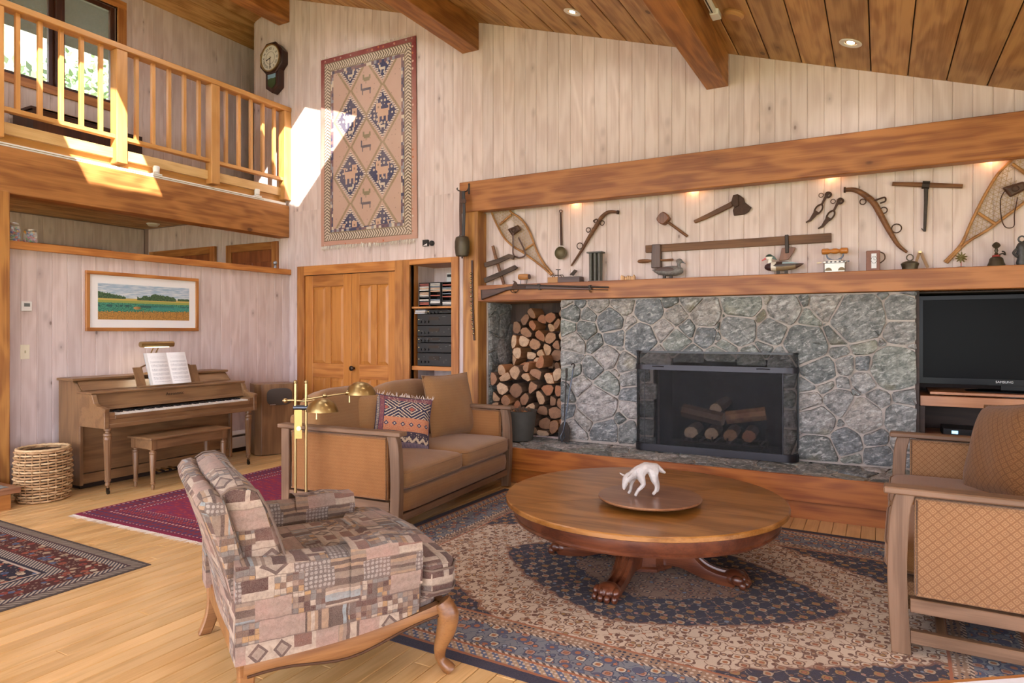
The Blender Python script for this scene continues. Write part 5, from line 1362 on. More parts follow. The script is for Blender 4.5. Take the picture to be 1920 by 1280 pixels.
for k in range(3): Pp('pedal', MB().loft([[(-6.14, 3.97+k*.075-.012, .06), (-6.14, 3.97+k*.075+.012, .06), (-6.14, 3.97+k*.075+.012, .068), (-6.14, 3.97+k*.075-.012, .068)], [(-6.05, 3.97+k*.075-.018, .045), (-6.05, 3.97+k*.075+.018, .045), (-6.05, 3.97+k*.075+.018, .055), (-6.05, 3.97+k*.075-.018, .055)]]), BRASS, bevel=.003)
# folding music desk
def desk_pt(y, s): return Vector((-6.055-.075*s, y, .87+.185*s))
md = Pp('music_desk', MB().add([desk_pt(3.755, 0), desk_pt(3.84, 0), desk_pt(3.84, 1), desk_pt(3.755, 1)]+[p-Vector((.014, 0, 0)) for p in (desk_pt(3.755, 0), desk_pt(3.84, 0), desk_pt(3.84, 1), desk_pt(3.755, 1))], [(0, 1, 2, 3), (7, 6, 5, 4), (0, 4, 5, 1), (1, 5, 6, 2), (2, 6, 7, 3), (3, 7, 4, 0)])
  .add([desk_pt(4.325, 0), desk_pt(4.41, 0), desk_pt(4.41, 1), desk_pt(4.325, 1)]+[p-Vector((.014, 0, 0)) for p in (desk_pt(4.325, 0), desk_pt(4.41, 0), desk_pt(4.41, 1), desk_pt(4.325, 1))], [(0, 1, 2, 3), (7, 6, 5, 4), (0, 4, 5, 1), (1, 5, 6, 2), (2, 6, 7, 3), (3, 7, 4, 0)])
  .tube(crom([desk_pt(3.83, 1), desk_pt(3.92, 1.14), desk_pt(4.08, 1.18), desk_pt(4.24, 1.14), desk_pt(4.335, 1)], 5), .008, 6), WZ_)
obj('ledge_strip', MB().box((-6.06, 3.75, .868), (-6.02, 4.42, .884)), WY_, md, bevel=.003)
# open music book
def _page(T):
    u, v, _ = T.sep(T.tc('UV'))
    inb = (v > .08)*(v < .74)*(u > .08)*(u < .93)
    sys_ = (v*7.6).fract(); stave = ((sys_*11.).fract() < .34)*(sys_ > .18)*(sys_ < .80)
    notes = (T.vor(T.vec(u*34., v*52., 0.), 1., rnd=.9) < .30)*(sys_ > .15)*(sys_ < .85)
    bars = ((u*4.3).fract() < .014)*(sys_ > .18)*(sys_ < .8)
    ink = (stave*.42+notes*.55+bars*.5).clamp()*inb
    head = ((v*44.).fract() < .4)*(v > .80)*(v < .90)*(T.noise(T.vec(u*26., v*9., 0.), 3., 1.) > .5)*(u > .12)*(u < .88)*.35
    return {'color': T.mix((ink+head).clamp(), srgb('eceae6'), srgb('4a4a54')), 'rough': .8}
bk_ = thing('music_book', 'open white music book standing on the piano desk', 'book', (-6.03, 4.05, .884))
PAGE = mat('music_page', _page)
by0, by1, ht = 3.885, 4.285, .30
def page(y0, y1, z0, bow):
    mb = MB(); n = 10
    f = lambda u, v: (-6.028-.105*v+bow*math.sin(PI*min(1, u*1.0))*.018+.004, y0+(y1-y0)*u, z0+ht*v)
    mb.grid(n, 6, f); return mb
for nm, y0, y1 in (('left_page', by0, (by0+by1)/2), ('right_page', (by0+by1)/2, by1)):
    o = Pp(nm, page(y0, y1, .887, 1.), PAGE, bk_, smooth=1.2); me = o.data; ul = me.uv_layers.new(name='uv')
    for lp in me.loops: i = lp.vertex_index; ul.data[lp.index].uv = ((i % 11)/10, (i//11)/6)
mb = MB()
for k in range(5): mb.add([(-6.033-.003*k, by0-.003*k, .885), (-6.033-.003*k, by1, .885), (-6.138-.003*k, by1, .885+ht), (-6.138-.003*k, by0-.004*k, .885+ht), (-6.035-.003*k, by0-.003*k, .885), (-6.035-.003*k, by1, .885), (-6.14-.003*k, by1, .885+ht), (-6.14-.003*k, by0-.004*k, .885+ht)], [(0, 1, 2, 3), (7, 6, 5, 4), (0, 4, 5, 1), (1, 5, 6, 2), (2, 6, 7, 3), (3, 7, 4, 0)])
Pp('page_block', mb, mat('paper_edge', srgb('dcd8d2'), rough=.8), bk_)
Pp('cover', MB().add([(-6.05, by0-.012, .884), (-6.05, by1+.006, .884), (-6.158, by1+.006, .885+ht), (-6.158, by0-.012, .885+ht), (-6.053, by0-.012, .884), (-6.053, by1+.006, .884), (-6.161, by1+.006, .885+ht), (-6.161, by0-.012, .885+ht)], [(0, 1, 2, 3), (7, 6, 5, 4), (0, 4, 5, 1), (1, 5, 6, 2), (2, 6, 7, 3), (3, 7, 4, 0)]), mat('blue_cover', srgb('8fb4c8'), rough=.5), bk_)
# brass piano lamp on the lid
pl = thing('piano_lamp', 'brass tubular piano lamp lit above the music book', 'lamp', (-6.30, 4.06, .978))
Pp('base', MB().lathe([(.07, 0), (.072, .008), (.05, .016), (.01, .018)], (-6.32, 4.06, .978), 20), BRASS, pl, smooth=.5)
for y in (4.035, 4.085): Pp('arm', MB().tube(crom([(-6.32, y, .99), (-6.33, y, 1.10), (-6.28, y, 1.20), (-6.235, y, 1.245)], 5), .006, 8), BRASS, pl, smooth=1.)
Pp('shade', MB().lathe([(.002, -.17), (.027, -.17), (.028, -.16), (.028, .16), (.027, .17), (.002, .17)], (-6.235, 4.06, 1.268), 16, 'y'), BRASS, pl, smooth=.6)
Pp('bulb', MB().box((-6.245, 3.94, 1.237), (-6.225, 4.18, 1.2405)), mat('lamp_tube', srgb('fff0d0'), emit=(1., .8, .5), emit_s=12.), pl)
l = bpy.data.lights.new('piano_lamp_light', 'AREA'); l.shape = 'RECTANGLE'; l.size = .02; l.size_y = .24; l.energy = 1.2; l.color = (1., .82, .58)
o = bpy.data.objects.new('piano_lamp_light', l); COL.objects.link(o); o.parent = pl; o.location = (-6.235+6.30, 0, 1.234-.978)
# bench
bn = thing('piano_bench', 'walnut piano bench with turned fluted legs in front of the piano', 'bench', (-5.73, 3.97, 0))
BX0, BX1, BY0, BY1, BZ = -5.905, -5.555, 3.56, 4.38, .462
Pp('seat', MB().box((BX0, BY0, BZ-.02), (BX1, BY1, BZ)), WY_, bn, bevel=.005)
ap = .105
for a, b in (((BX0+.03, BY0+.03, BZ-ap), (BX0+.045, BY1-.03, BZ-.02)), ((BX1-.045, BY0+.03, BZ-ap), (BX1-.03, BY1-.03, BZ-.02)), ((BX0+.03, BY0+.03, BZ-ap), (BX1-.03, BY0+.045, BZ-.02)), ((BX0+.03, BY1-.045, BZ-ap), (BX1-.03, BY1-.03, BZ-.02))):
    Pp('apron', MB().box(a, b), WY_, bn)
bl = [(.027, BZ-ap), (.027, BZ-ap-.004), (.019, BZ-ap-.008), (.019, BZ-ap-.016), (.029, BZ-ap-.022), (.03, BZ-ap-.036), (.026, BZ-ap-.044), (.028, BZ-ap-.05), (.017, .07), (.021, .066), (.02, .05), (.012, .045), (.014, .03), (.011, 0)]
for x in (BX0+.05, BX1-.05):
    for y in (BY0+.05, BY1-.05):
        g = Pp('leg', MB().lathe(bl, (x, y, 0), 16), WZ_, bn, smooth=.5)
        obj('block', MB().box((x-.026, y-.026, BZ-ap-.002), (x+.026, y+.026, BZ-.02)), WZ_, g)
# loudspeaker
sp = thing('loudspeaker', 'tall walnut loudspeaker cabinet with grey grille beside the piano', 'loudspeaker', (-6.13, 5.42, 0), 0)
a, b = Vector((-6.045, 5.165)), Vector((-5.885, 5.475)); dv = (b-a).normalized(); nb = Vector((-dv.y, dv.x)); ln = (b-a).length
fr = lambda s, d: (a.x+dv.x*s+nb.x*d, a.y+dv.y*s+nb.y*d)
outl = [fr(0, 0), fr(ln, 0), fr(ln+.03, .05), fr(ln+.03, .30), fr(-.06, .30), fr(-.06, .07)]
Pp('cabinet', MB().prism(outl, .006, .80), WZ_, sp, bevel=.004)
pts = []
for k in range(28):
    t = 2*PI*k/28; pw = lambda v, e: math.copysign(abs(v)**e, v); pts.append((ln*.56+ln*.40*pw(math.cos(t), .55), .655+.095*pw(math.sin(t), .6)))
mb = MB(); mb.loft([[(*fr(s, .002), z) for s, z in pts], [(*fr(s, -.010), z) for s, z in pts], [(*fr(ln*.56+(s-ln*.56)*.94, -.014), .655+(z-.655)*.94) for s, z in pts]]); Pp('grille', mb, mat('grille_cloth', srgb('4e463f'), rough=.95), sp, smooth=.6)
Pp('badge', MB().add([(*fr(s, d), z) for s, d, z in ((.09, -.0145, .565), (.15, -.0145, .565), (.15, -.0145, .575), (.09, -.0145, .575), (.09, -.011, .565), (.15, -.011, .565), (.15, -.011, .575), (.09, -.011, .575))], [(0, 1, 2, 3), (7, 6, 5, 4), (0, 4, 5, 1), (1, 5, 6, 2), (2, 6, 7, 3), (3, 7, 4, 0)]), mat('silver_badge', srgb('c8c8c8'), metal=.8, rough=.3), sp)
Pp('plinth', MB().prism([(x+(sp.location.x-x)*.05, y+(sp.location.y-y)*.05) for x, y in outl], 0, .007), BLACK, sp)
# wicker basket: woven withies round upright stakes
WICK = [mat('wicker_%d' % i, lambda T, c=c: {'color': T.mix(T.noise(T.obj, 60., 3.), srgb(c[0]), srgb(c[1]))}, rough=.7) for i, c in enumerate((('a07850', 'c8a478'), ('8a6844', 'b89468'), ('b08c60', 'd8bc92')))]
bkc = Vector((-6.10, 2.975, 0)); bs = thing('wicker_basket', 'round woven wicker waste basket beside the piano', 'basket', bkc)
bh, nst = .425, 22
rad = lambda z: .175+.016*math.sin(PI*min(1, z/bh))+.008*z/bh
for k in range(nst):
    a = 2*PI*k/nst; obj('stake', MB().tube([(math.cos(a)*rad(z), math.sin(a)*rad(z), z) for z in (.004, .14, .28, bh)], .005, 5), WICK[1], bs, world=False)
rows = 19
for r in range(rows):
    z = .014+(bh-.03)*r/(rows-1); pts = []
    for k in range(nst*2):
        a = 2*PI*k/(nst*2); o_ = .010*(1 if ((k//2)+r) % 2 else -1)*(1 if k % 2 == 0 else .0)
        q = rad(z)+o_; pts.append((math.cos(a)*q, math.sin(a)*q, z+.002*math.sin(a*3+r)))
    obj('weaver', MB().tube(pts, .0095, 6, True, .9), WICK[r % 3], bs, world=False, smooth=1.2)
obj('rim', MB().tube([(math.cos(2*PI*k/44)*rad(bh)*(1.01 if k % 2 else .98), math.sin(2*PI*k/44)*rad(bh)*(1.01 if k % 2 else .98), bh+.003*(k % 2)) for k in range(44)], .0115, 6, True), WICK[2], bs, world=False, smooth=1.2)
obj('liner', MB().lathe([(.155, .006), (.165, .2), (.168, bh-.02), (.163, bh-.02), (.16, .2), (.15, .012), (.01, .012), (.01, .006)], (0, 0, 0), 24), mat('dark_wicker', srgb('4a3826'), rough=.9), bs, world=False)
# framed landscape
def _land(T):
    x, y, z = T.xyz(); u = (y-3.672)/.963; v = (z-1.510)/.348
    n = T.noise(T.vec(u*3., v*9., 0.), 3., 4.); n2 = T.noise(T.vec(u*40., v*14., 0.), 2., 3.); n3 = T.noise(T.vec(u*9., v*2., 0.), 2., 3.)
    sky = T.mix(n.step(.4, .65), srgb('9fb6c8'), srgb('e4e6e4')); sky = T.mix(((v-.6)*2.5).clamp()*.35, sky, srgb('8aa8c4'))
    hor = .60
    col = T.mix(v < hor+.01, sky, srgb('c8b060')); col = T.mix(v < hor-.055, col, T.mix(n2, srgb('7f9a58'), srgb('a8a850')))
    col = T.mix(v < .45+n3*.05, col, T.mix(n2.step(.4, .6), srgb('2f6a58'), srgb('4f9a80'))); col = T.mix((v < .42)*(v > .36)*(n3 > .5)*.8, col, srgb('2c4a50'))
    col = T.mix((v < .40)*(v > .28)*(u > .55)*.6, col, srgb('3f8f8a'))
    col = T.mix(v < .24+(n2-.5)*.22+.05*(u-.5), col, T.mix(n2.step(.35, .6), srgb('8a6a38'), srgb('c08a44')))
    tree = (v > hor-.03)*(v < hor+.06+n3*.22-((u-.62).abs()*.5))*(u > .4)*(u < .84); tree2 = (v > hor-.01)*(v < hor+.10+n2*.16-u*.45)*(u < .28); tree3 = (v > hor-.01)*(v < hor+.03+n2*.05)*(u > .86)
    col = T.mix(tree.max(tree2).max(tree3), col, T.mix(n2.step(.4, .6), srgb('2c4434'), srgb('52704a')))
    bale = (((u-.40)*14.)**2.+((v-.34)*13.)**2.) < .32; col = T.mix(bale, col, T.mix(((u-.40)*30.).step(-1., 1.), srgb('c89a60'), srgb('8a6238')))
    fence = ((u*13.).fract() < .05)*(v > .06)*(v < .26)*(u > .45); col = T.mix(fence*.8, col, srgb('4a3826'))
    return {'color': col, 'rough': .5}
pf = thing('framed_landscape', 'framed panoramic landscape painting with white mat above the piano', 'picture', (XL+.001, 4.15, 1.40))
y0, y1, z0, z1 = 3.56, 4.744, 1.397, 1.972; fw = .034
for n_, a, b in (('frame_rail', (XL, y0, z1-fw), (XL+.028, y1, z1)), ('frame_rail', (XL, y0, z0), (XL+.028, y1, z0+fw)), ('frame_stile', (XL, y0, z0+fw), (XL+.028, y0+fw, z1-fw)), ('frame_stile', (XL, y1-fw, z0+fw), (XL+.028, y1, z1-fw))):
    obj(n_, MB().box(a, b), FIR[1] if 'rail' in n_ else FIR[2], pf, bevel=.003)
obj('mat_board', MB().box((XL+.002, y0+fw, z0+fw), (XL+.014, y1-fw, z1-fw)), mat('mat_white', srgb('eceae8'), rough=.85), pf)
o = obj('painting', MB().box((XL+.008, 3.672, 1.510), (XL+.0155, 4.635, 1.858)), mat('landscape_paint', _land), pf, world=True)
for v in o.data.vertices: v.co += Vector(pf.location)
o.location = -Vector(pf.location)
# thermostat, switch
t = thing('thermostat', 'small white wall thermostat near the left post', 'thermostat', (XL, 3.062, 1.615))
obj('case', MB().box((XL, 3.02, 1.572), (XL+.022, 3.104, 1.658)), WHITE, t, bevel=.005, seg=2)
obj('display', MB().box((XL+.0215, 3.04, 1.612), (XL+.0235, 3.086, 1.642)), mat('lcd_grey', srgb('6c706c'), rough=.3), t)
t = thing('light_switch', 'ivory light switch plate on the wall left of the piano', 'switch', (XL, 3.055, 1.215))
obj('plate', MB().box((XL, 3.018, 1.152), (XL+.006, 3.092, 1.278)), mat('ivory_plastic', srgb('e8e0c8'), rough=.4), t, bevel=.002)
obj('toggle', MB().box((XL+.005, 3.050, 1.205), (XL+.016, 3.060, 1.227)), mat('ivory_dark', srgb('c8bc98'), rough=.4), t, bevel=.002)
# baseboard heater
bhx = XL
hb = thing('baseboard_heater', 'long white baseboard heater along the half wall behind the piano', 'heater', (XL, 5.0, 0))
obj('back_plate', MB().box((XL, 2.95, .03), (XL+.015, 6.0, .235)), WHITE, hb)
obj('front_cover', MB().prism([(XL+.055, .05), (XL+.07, .05), (XL+.07, .165), (XL+.055, .175)], 2.95, 6.0, 'y'), WHITE, hb)
obj('top_cover', MB().prism([(XL, .238), (XL+.045, .238), (XL+.07, .205), (XL+.066, .198), (XL+.04, .228), (XL, .228)], 2.95, 6.0, 'y'), WHITE, hb)
obj('fins', MB().box((XL+.012, 2.97, .06), (XL+.055, 5.98, .195)), mat('heater_dark', srgb('55534f'), rough=.7), hb)
obj('toe_gap', MB().box((XL+.0, 2.95, .0), (XL+.05, 6.0, .045)), BLACK, hb)
# jars on the half-wall cap, little figurine
GLASS = mat('clear_glass', srgb('f4f8f6'), rough=.05, spec=.6, alpha=.14)
rng = random.Random(2); MARB = [mat('marble_%d' % i, srgb(c), rough=.15) for i, c in enumerate(('c8443c', '2c4c9a', 'e8e4dc', '3c8a5a', 'd89a3c', '222a3c', '9ab8d0', 'b06a8a'))]
def jar(label, y, h, r):
    j = thing('glass_jar', label, 'jar', (XL-.065, y, 2.176), 0, 'marble jars on the half wall'); 
    for k in range(int(70*h/.14)):
        a = rng.uniform(0, 6.28); q = r*.84*math.sqrt(rng.random()); z = .012+rng.random()*(h*.72)
        obj('marble', MB().ball((q*math.cos(a), q*math.sin(a), z), .010, 7, 5), MARB[rng.randrange(8)], j, world=False, smooth=1.2)
    obj('glass', MB().lathe([(r*.94, 0), (r, .008), (r, h*.74), (r*.82, h*.86), (r*.8, h*.9), (r*.77, h*.9), (r*.8, h*.85), (r*.965, h*.73), (r*.965, .01), (.002, .005)], (0, 0, 0), 20), GLASS, j, world=False, smooth=.8)
    obj('lid', MB().lathe([(r*.84, h*.885), (r*.86, h*.89), (r*.86, h*.975), (r*.82, h), (.002, h)], (0, 0, 0), 20), mat('tin_lid', srgb('b8b4a4'), metal=.9, rough=.3), j, world=False, smooth=.5)
pj = onX(24, 440, XL-.065); jar('taller glass jar of marbles on the half wall next to the post', pj.y+.005, .165, .052)
pj = onX(57, 440, XL-.065); jar('shorter glass jar of marbles on the half wall above the thermostat', pj.y, .125, .054)
pj = onX(516, 495, XL-.05)
t = thing('cap_figurine', 'tiny silver figurine at the far end of the half wall cap', 'figurine', (XL-.05, pj.y, 2.176))
obj('body', MB().lathe([(.018, 0), (.022, .02), (.012, .045), (.016, .05)], (0, 0, 0), 10), mat('pewter', srgb('8a8a8c'), metal=.8, rough=.35), t, world=False, smooth=.8)
obj('head', MB().ball((0, 0, .072), .026, 10, 8), mat('pewter_b', srgb('9aa0a6'), metal=.7, rough=.35), t, world=False, smooth=1.2)
# low stone-topped table at the left edge
lt = thing('stone_top_table', 'low wooden table with inlaid stone top at the left edge', 'table', (-6.0, 2.45, 0))
q = onZ(40, 912, .17)
x1, y1 = q.x+.0, q.y
obj('top_frame', MB().box((x1-.75, y1-.8, .125), (x1, y1, .17)), wood('table_frame', '9a6e50', '7e553a', 1, 24., 0., .4), lt, bevel=.004)
obj('stone_inlay', MB().box((x1-.69, y1-.74, .168), (x1-.06, y1-.06, .173)), STONE, lt)
obj('base', MB().box((x1-.70, y1-.76, 0), (x1-.05, y1-.05, .126)), FIR[1], lt)
# ================================================================ things on the mantel wall and shelf
YB = 6.048                                    # face of the wall boards
SH = 1.869                                    # shelf top
def W(px, py, y=6.02): return onY(px, py, y)
OLDW = wood('old_handle_wood', '7c5230', '573620', 0, 40., 0., .6, .1)
OLDZ = wood('old_plank_wood', '7a5436', '553722', 0, 30., .1, .65, .1)
GREYW = wood('grey_weathered_wood', '54443a', '392e28', 0, 30., 0., .8, .1)
RUST = mat('rusty_iron', lambda T: {'color': T.mix(T.noise(T.obj, 50., 3.), srgb('3a2a24'), srgb('5c4438')), 'bump': T.noise(T.obj, 80., 3.), 'bump_s': .4}, rough=.7, metal=.5)
LEATH = mat('dark_leather', lambda T: T.mix(T.noise(T.obj, 30., 3.), srgb('2e1d16'), srgb('5a3826')), rough=.5)
RAWH = mat('rawhide', srgb('b89c74'), rough=.7)
ASH = wood('bent_ash', 'b07e48', '8a5c30', 0, 40., 0., .5, .06)
def flat(pts, y0, y1):
    """outline in pixels, given thickness between two depths"""
    v = [W(px, py, (y0+y1)/2) for px, py in pts]; return MB().prism([(p.x, p.z) for p in v], y0, y1, 'y')
def bar(pts, w0, w1, y0, y1):
    """a strip along a pixel path with widths in metres"""
    v = [W(px, py, (y0+y1)/2) for px, py in pts]; n = len(v); L, R_ = [], []
    for i, p in enumerate(v):
        t = (v[min(i+1, n-1)]-v[max(i-1, 0)]).normalized(); nn = Vector((-t.z, 0, t.x)); s = i/(n-1); w = (w0(s) if callable(w0) else w0+(w1-w0)*s)/2
        L.append(p+nn*w); R_.append(p-nn*w)
    mb = MB(); mb.loft([[(a.x, y0, a.z), (b.x, y0, b.z), (b.x, y1, b.z), (a.x, y1, a.z)] for a, b in zip(L, R_)]); return mb
def ringt(c, r, y, th, n=16): return MB().tube([(c.x+r*math.cos(2*PI*k/n), y+.003*math.sin(4*PI*k/n), c.z+r*math.sin(2*PI*k/n)) for k in range(n)], th, 6, True)

def inside(p, poly):
    c = False; n = len(poly)
    for i in range(n):
        a, b = poly[i], poly[i-1]
        if (a[1] > p[1]) != (b[1] > p[1]) and p[0] < (b[0]-a[0])*(p[1]-a[1])/(b[1]-a[1])+a[0]: c = not c
    return c
def snowshoe(label, left, right, bars, foot, dense, binding, strap):
    y = 6.022
    Lp = [W(*p, y) for p in left]; Rp = [W(*p, y) for p in right]
    t = thing('snowshoe', label, 'snowshoe', (Lp[-1].x, y, Lp[-1].z), 0, 'snowshoes on the mantel wall')
    loop = crom(Rp[::-1]+Lp, 5); obj('frame', MB().tube(loop, .0105, 8), ASH, t, smooth=1.)
    poly = [(p.x, p.z) for p in loop]
    for a, b in bars: obj('crossbar', MB().tube([W(*a, y), W(*b, y)], .012, 8), ASH, t, smooth=1.)
    mb = MB(); xs = [p[0] for p in poly]; zs = [p[1] for p in poly]; cx, cz = (min(xs)+max(xs))/2, (min(zs)+max(zs))/2; ext = max(max(xs)-min(xs), max(zs)-min(zs))
    B = [(W(*a, y), W(*b, y)) for a, b in bars]
    skipz = [W(*p, y) for p in foot]; sp_ = [(p.x, p.z) for p in skipz]
    for ang in (.35, .35+PI/3, .35+2*PI/3):
        d = (math.cos(ang), math.sin(ang)); nrm = (-d[1], d[0]); k = -int(ext/dense)
        while k*dense < ext:
            o = k*dense; k += 1; run = None; steps = 90
            for s in range(steps+1):
                q = -ext+2*ext*s/steps; p = (cx+nrm[0]*o+d[0]*q, cz+nrm[1]*o+d[1]*q)
                ok = inside(p, poly) and not inside(p, sp_) and s < steps
                if ok and run is None: run = p
                elif not ok and run is not None:
                    mb.tube([(run[0], y+.002*math.sin(k*2.), run[1]), (p[0], y-.002*math.sin(k*2.), p[1])], .0016, 4); run = None
    o = obj('lacing', mb, RAWH, t); o['kind'] = 'stuff'
    bc_ = W(*binding, y-.02)
    obj('toe_binding', MB().loft([[(bc_.x-.085, y-.028, bc_.z+.02), (bc_.x+.05, y-.03, bc_.z+.055), (bc_.x+.085, y-.012, bc_.z-.0), (bc_.x-.03, y-.012, bc_.z-.06)], [(bc_.x-.055, y-.045, bc_.z+.01), (bc_.x+.04, y-.05, bc_.z+.04), (bc_.x+.06, y-.03, bc_.z-.0), (bc_.x-.02, y-.03, bc_.z-.045)]]), LEATH, t, bevel=.006)
    obj('strap', MB().tube(crom([W(*p, y-.03) for p in strap], 5), .0085, 6, flat=.4), LEATH, t, smooth=1.)
    obj('buckle', ringt(bc_, .02, y-.052, .004, 10), RUST, t)
    return t
snowshoe('snowshoe hanging left on the mantel wall above the cross-shaped wooden frame', [(930, 368), (921, 380), (922, 398), (930.6, 419), (945, 445), (961, 461), (979, 472), (1000, 487), (1019, 502), (1034, 516)], [(930, 368), (946, 372), (957, 396), (974, 408), (989, 427), (1000, 453), (1009, 476), (1019, 493), (1036, 514)],
         [((937, 421), (959, 402)), ((980, 471), (1000, 457))], [(948, 420), (958, 411), (967, 422), (956, 432)], .028, (965, 432), [(962, 436), (962, 460), (963, 478), (975, 483), (985, 475), (972, 445)])
snowshoe('snowshoe hanging at the right end of the mantel wall above the bells', [(1938, 278), (1915, 286), (1894, 303), (1872, 325), (1854, 353), (1837, 384), (1819, 421), (1802, 458), (1771, 491)], [(1938, 278), (1965, 292), (1968, 320), (1955, 345), (1920, 380), (1885, 406), (1850, 432), (1811, 456), (1775, 493)],
         [((1898, 307), (1950, 345)), ((1834, 399), (1866, 420))], [(1900, 318), (1945, 345), (1935, 358), (1888, 330)], .030, (1903, 355), [(1885, 356), (1876, 375), (1878, 410), (1886, 426), (1901, 424), (1902, 402), (1908, 370)])
# long-handled ladle
t = thing('ladle', 'long-handled brass ladle hanging on the mantel wall beside the snowshoe', 'ladle', W(1051, 397))
obj('handle', bar([(1051, 398), (1051.5, 420), (1052.5, 460)], .014, .022, 6.022, 6.032), RUST, t)
obj('eye', ringt(W(1051, 396), .015, 6.026, .004), RUST, t, smooth=1.)
c = W(1051, 474, 6.0); obj('bowl', MB().lathe([(.002, .05), (.035, .046), (.055, .034), (.062, .01), (.064, -.004), (.060, -.004), (.056, .012), (.03, .036), (.002, .04)], (0, 0, 0), 24).xf(lambda p: (c.x+p[0], 6.0+p[2]*.75, c.z+p[1])), mat('tarnished_brass', lambda T: T.mix(T.noise(T.obj, 25., 3.), srgb('5a5038'), srgb('766a50')), metal=.4, rough=.55), t, smooth=.8)
# harness hames
def hame(label, path, w, rings, hook):
    t = thing('harness_hame', label, 'harness hame', W(*path[0]), 0, 'wooden harness hames on the mantel wall')
    v = crom([W(*p, 6.02) for p in path], 4); n = len(v); L = []
    rad = [w*(.35+.65*math.sin(PI*min(1, .12+.86*i/(n-1)))) for i in range(n)]
    obj('curved_bar', MB().tube(v, rad, 10, flat=.8), OLDW, t, smooth=1.)
    for (px, py, r) in rings: obj('ring', ringt(W(px, py, 6.01), r, 6.012, .0045), RUST, t, smooth=1.)
    obj('tip_band', MB().tube([v[0], v[1]], rad[1]*1.2, 8), RUST, t)
    obj('hook', MB().tube(crom([W(*p, 6.0) for p in hook], 4), .007, 6), RUST, t, smooth=1.)
hame('shorter wooden harness hame curving up to the right, near the ladle', [(1160, 398), (1143, 397), (1129, 406), (1118, 423), (1105, 444), (1090, 470), (1071, 498)], .024, [(1103, 431, .022), (1129, 418, .022), (1087, 461, .03)], [(1116, 417), (1113, 414), (1119, 411), (1121, 416)])
hame('longer wooden harness hame curving down to the right, left of the auger', [(1582, 356), (1603, 356), (1622, 366), (1638, 380), (1651, 402), (1666, 430), (1684, 459), (1701, 473)], .030, [(1618, 378, .022), (1657, 394, .024), (1681, 428, .034)], [(1636, 377), (1648, 373), (1659, 370), (1660, 377), (1650, 381)])
# cross-shaped frame of two boards and a stick, leaning at the left end
t = thing('wooden_cross_frame', 'dark weathered wooden frame of two slats on a stick at the left end', 'wooden frame', W(928, 530, 6.0))
obj('stick', bar([(924, 461), (932, 492), (945, 533)], .028, .028, 5.988, 6.006), OLDW, t)
obj('slat', bar([(909, 497), (935, 489), (955, 480), (964, 483)], .05, .045, 5.962, 5.988), GREYW, t, bevel=.004)
obj('slat', bar([(909, 526), (940, 513), (966, 501), (968, 504)], .05, .04, 5.962, 5.988), GREYW, t, bevel=.004)
# boxes and trivet
q = W(1027, 529, 5.93); q2 = W(1046, 529, 5.93); q3 = W(1087, 527, 5.93)
t = thing('wooden_box', 'small two-tone wooden box on the shelf under the ladle', 'box', ((q.x+q3.x)/2, 5.96, SH))
obj('end_block', MB().box((q.x, 5.925, SH), (q2.x, 6.03, SH+.058)), ASH, t, bevel=.003); obj('body', MB().box((q2.x, 5.925, SH), (q3.x, 6.03, SH+.056)), wood('red_box_wood', '5e4238', '48302a', 0, 30.), t, bevel=.003)
obj('blade', flat([(1068, 515), (1077, 505), (1083, 507), (1075, 517)], 5.985, 5.992), GREYW, t)
c = W(1046, 512, 5.97); zt = SH+.058
t = thing('iron_trivet', 'small spidery iron trivet standing on the wooden box', 'trivet', (c.x, 5.975, zt))
for a in range(5): obj('leg', MB().tube([(c.x, 5.975, zt+.02), (c.x+.05*math.cos(a*1.257), 5.975+.03*math.sin(a*1.257), zt+.022), (c.x+.065*math.cos(a*1.257), 5.975+.04*math.sin(a*1.257), zt+.002)], .0035, 5), IRON, t)
obj('post', MB().tube([(c.x, 5.975, zt+.015), (c.x, 5.975, zt+.075)], .005, 6), IRON, t); obj('top_plate', MB().box((c.x-.022, 5.967, zt+.073), (c.x+.022, 5.983, zt+.079)), IRON, t)
# roller blotter
c = W(983, 517, 5.95)
t = thing('roller_stamp', 'short wooden roller on a small wire stand above the musket', 'roller', (c.x, 5.945, SH))
obj('roller', MB().lathe([(.026, -.058), (.03, -.05), (.031, 0), (.028, .045), (.024, .055)], (c.x, 5.945, SH+.075), 12, 'x'), wood('roller_wood', 'b07c48', '8a5a2e', 0, 30.), t, smooth=.6)
obj('end_cap', MB().lathe([(.012, .0), (.026, .004), (.025, .014)], (c.x+.05, 5.945, SH+.075), 10, 'x'), LEATH, t)
for s in (-.035, .035): obj('wire_leg', MB().tube([(c.x+s, 5.945, SH+.05), (c.x+s, 5.935, SH)], .003, 5), STEEL, t)
# candle mould
a, b = W(1105, 526, 5.95), W(1129, 526, 5.95); zt = W(1117, 474, 5.95).z
t = thing('candle_mould', 'grey tin candle mould with six tubes standing on the shelf', 'candle mould', ((a.x+b.x)/2, 5.955, SH))
TIN = mat('old_tin', lambda T: T.mix(T.noise(T.obj, 30., 3.), srgb('4a4844'), srgb('6a6862')), metal=.5, rough=.55)
for k in range(3):
    for yy in (5.932, 5.975): obj('tube', MB().lathe([(.0135, SH+.006), (.017, zt-.004)], (a.x+.022+k*(b.x-a.x-.044)/2, yy, 0), 12), TIN, t, smooth=.6)
obj('top_plate', MB().box((a.x-.012, 5.905, zt-.004), (b.x+.012, 6.0, zt+.010)), TIN, t, bevel=.003); obj('base_plate', MB().box((a.x, 5.915, SH), (b.x, 5.99, SH+.007)), TIN, t)
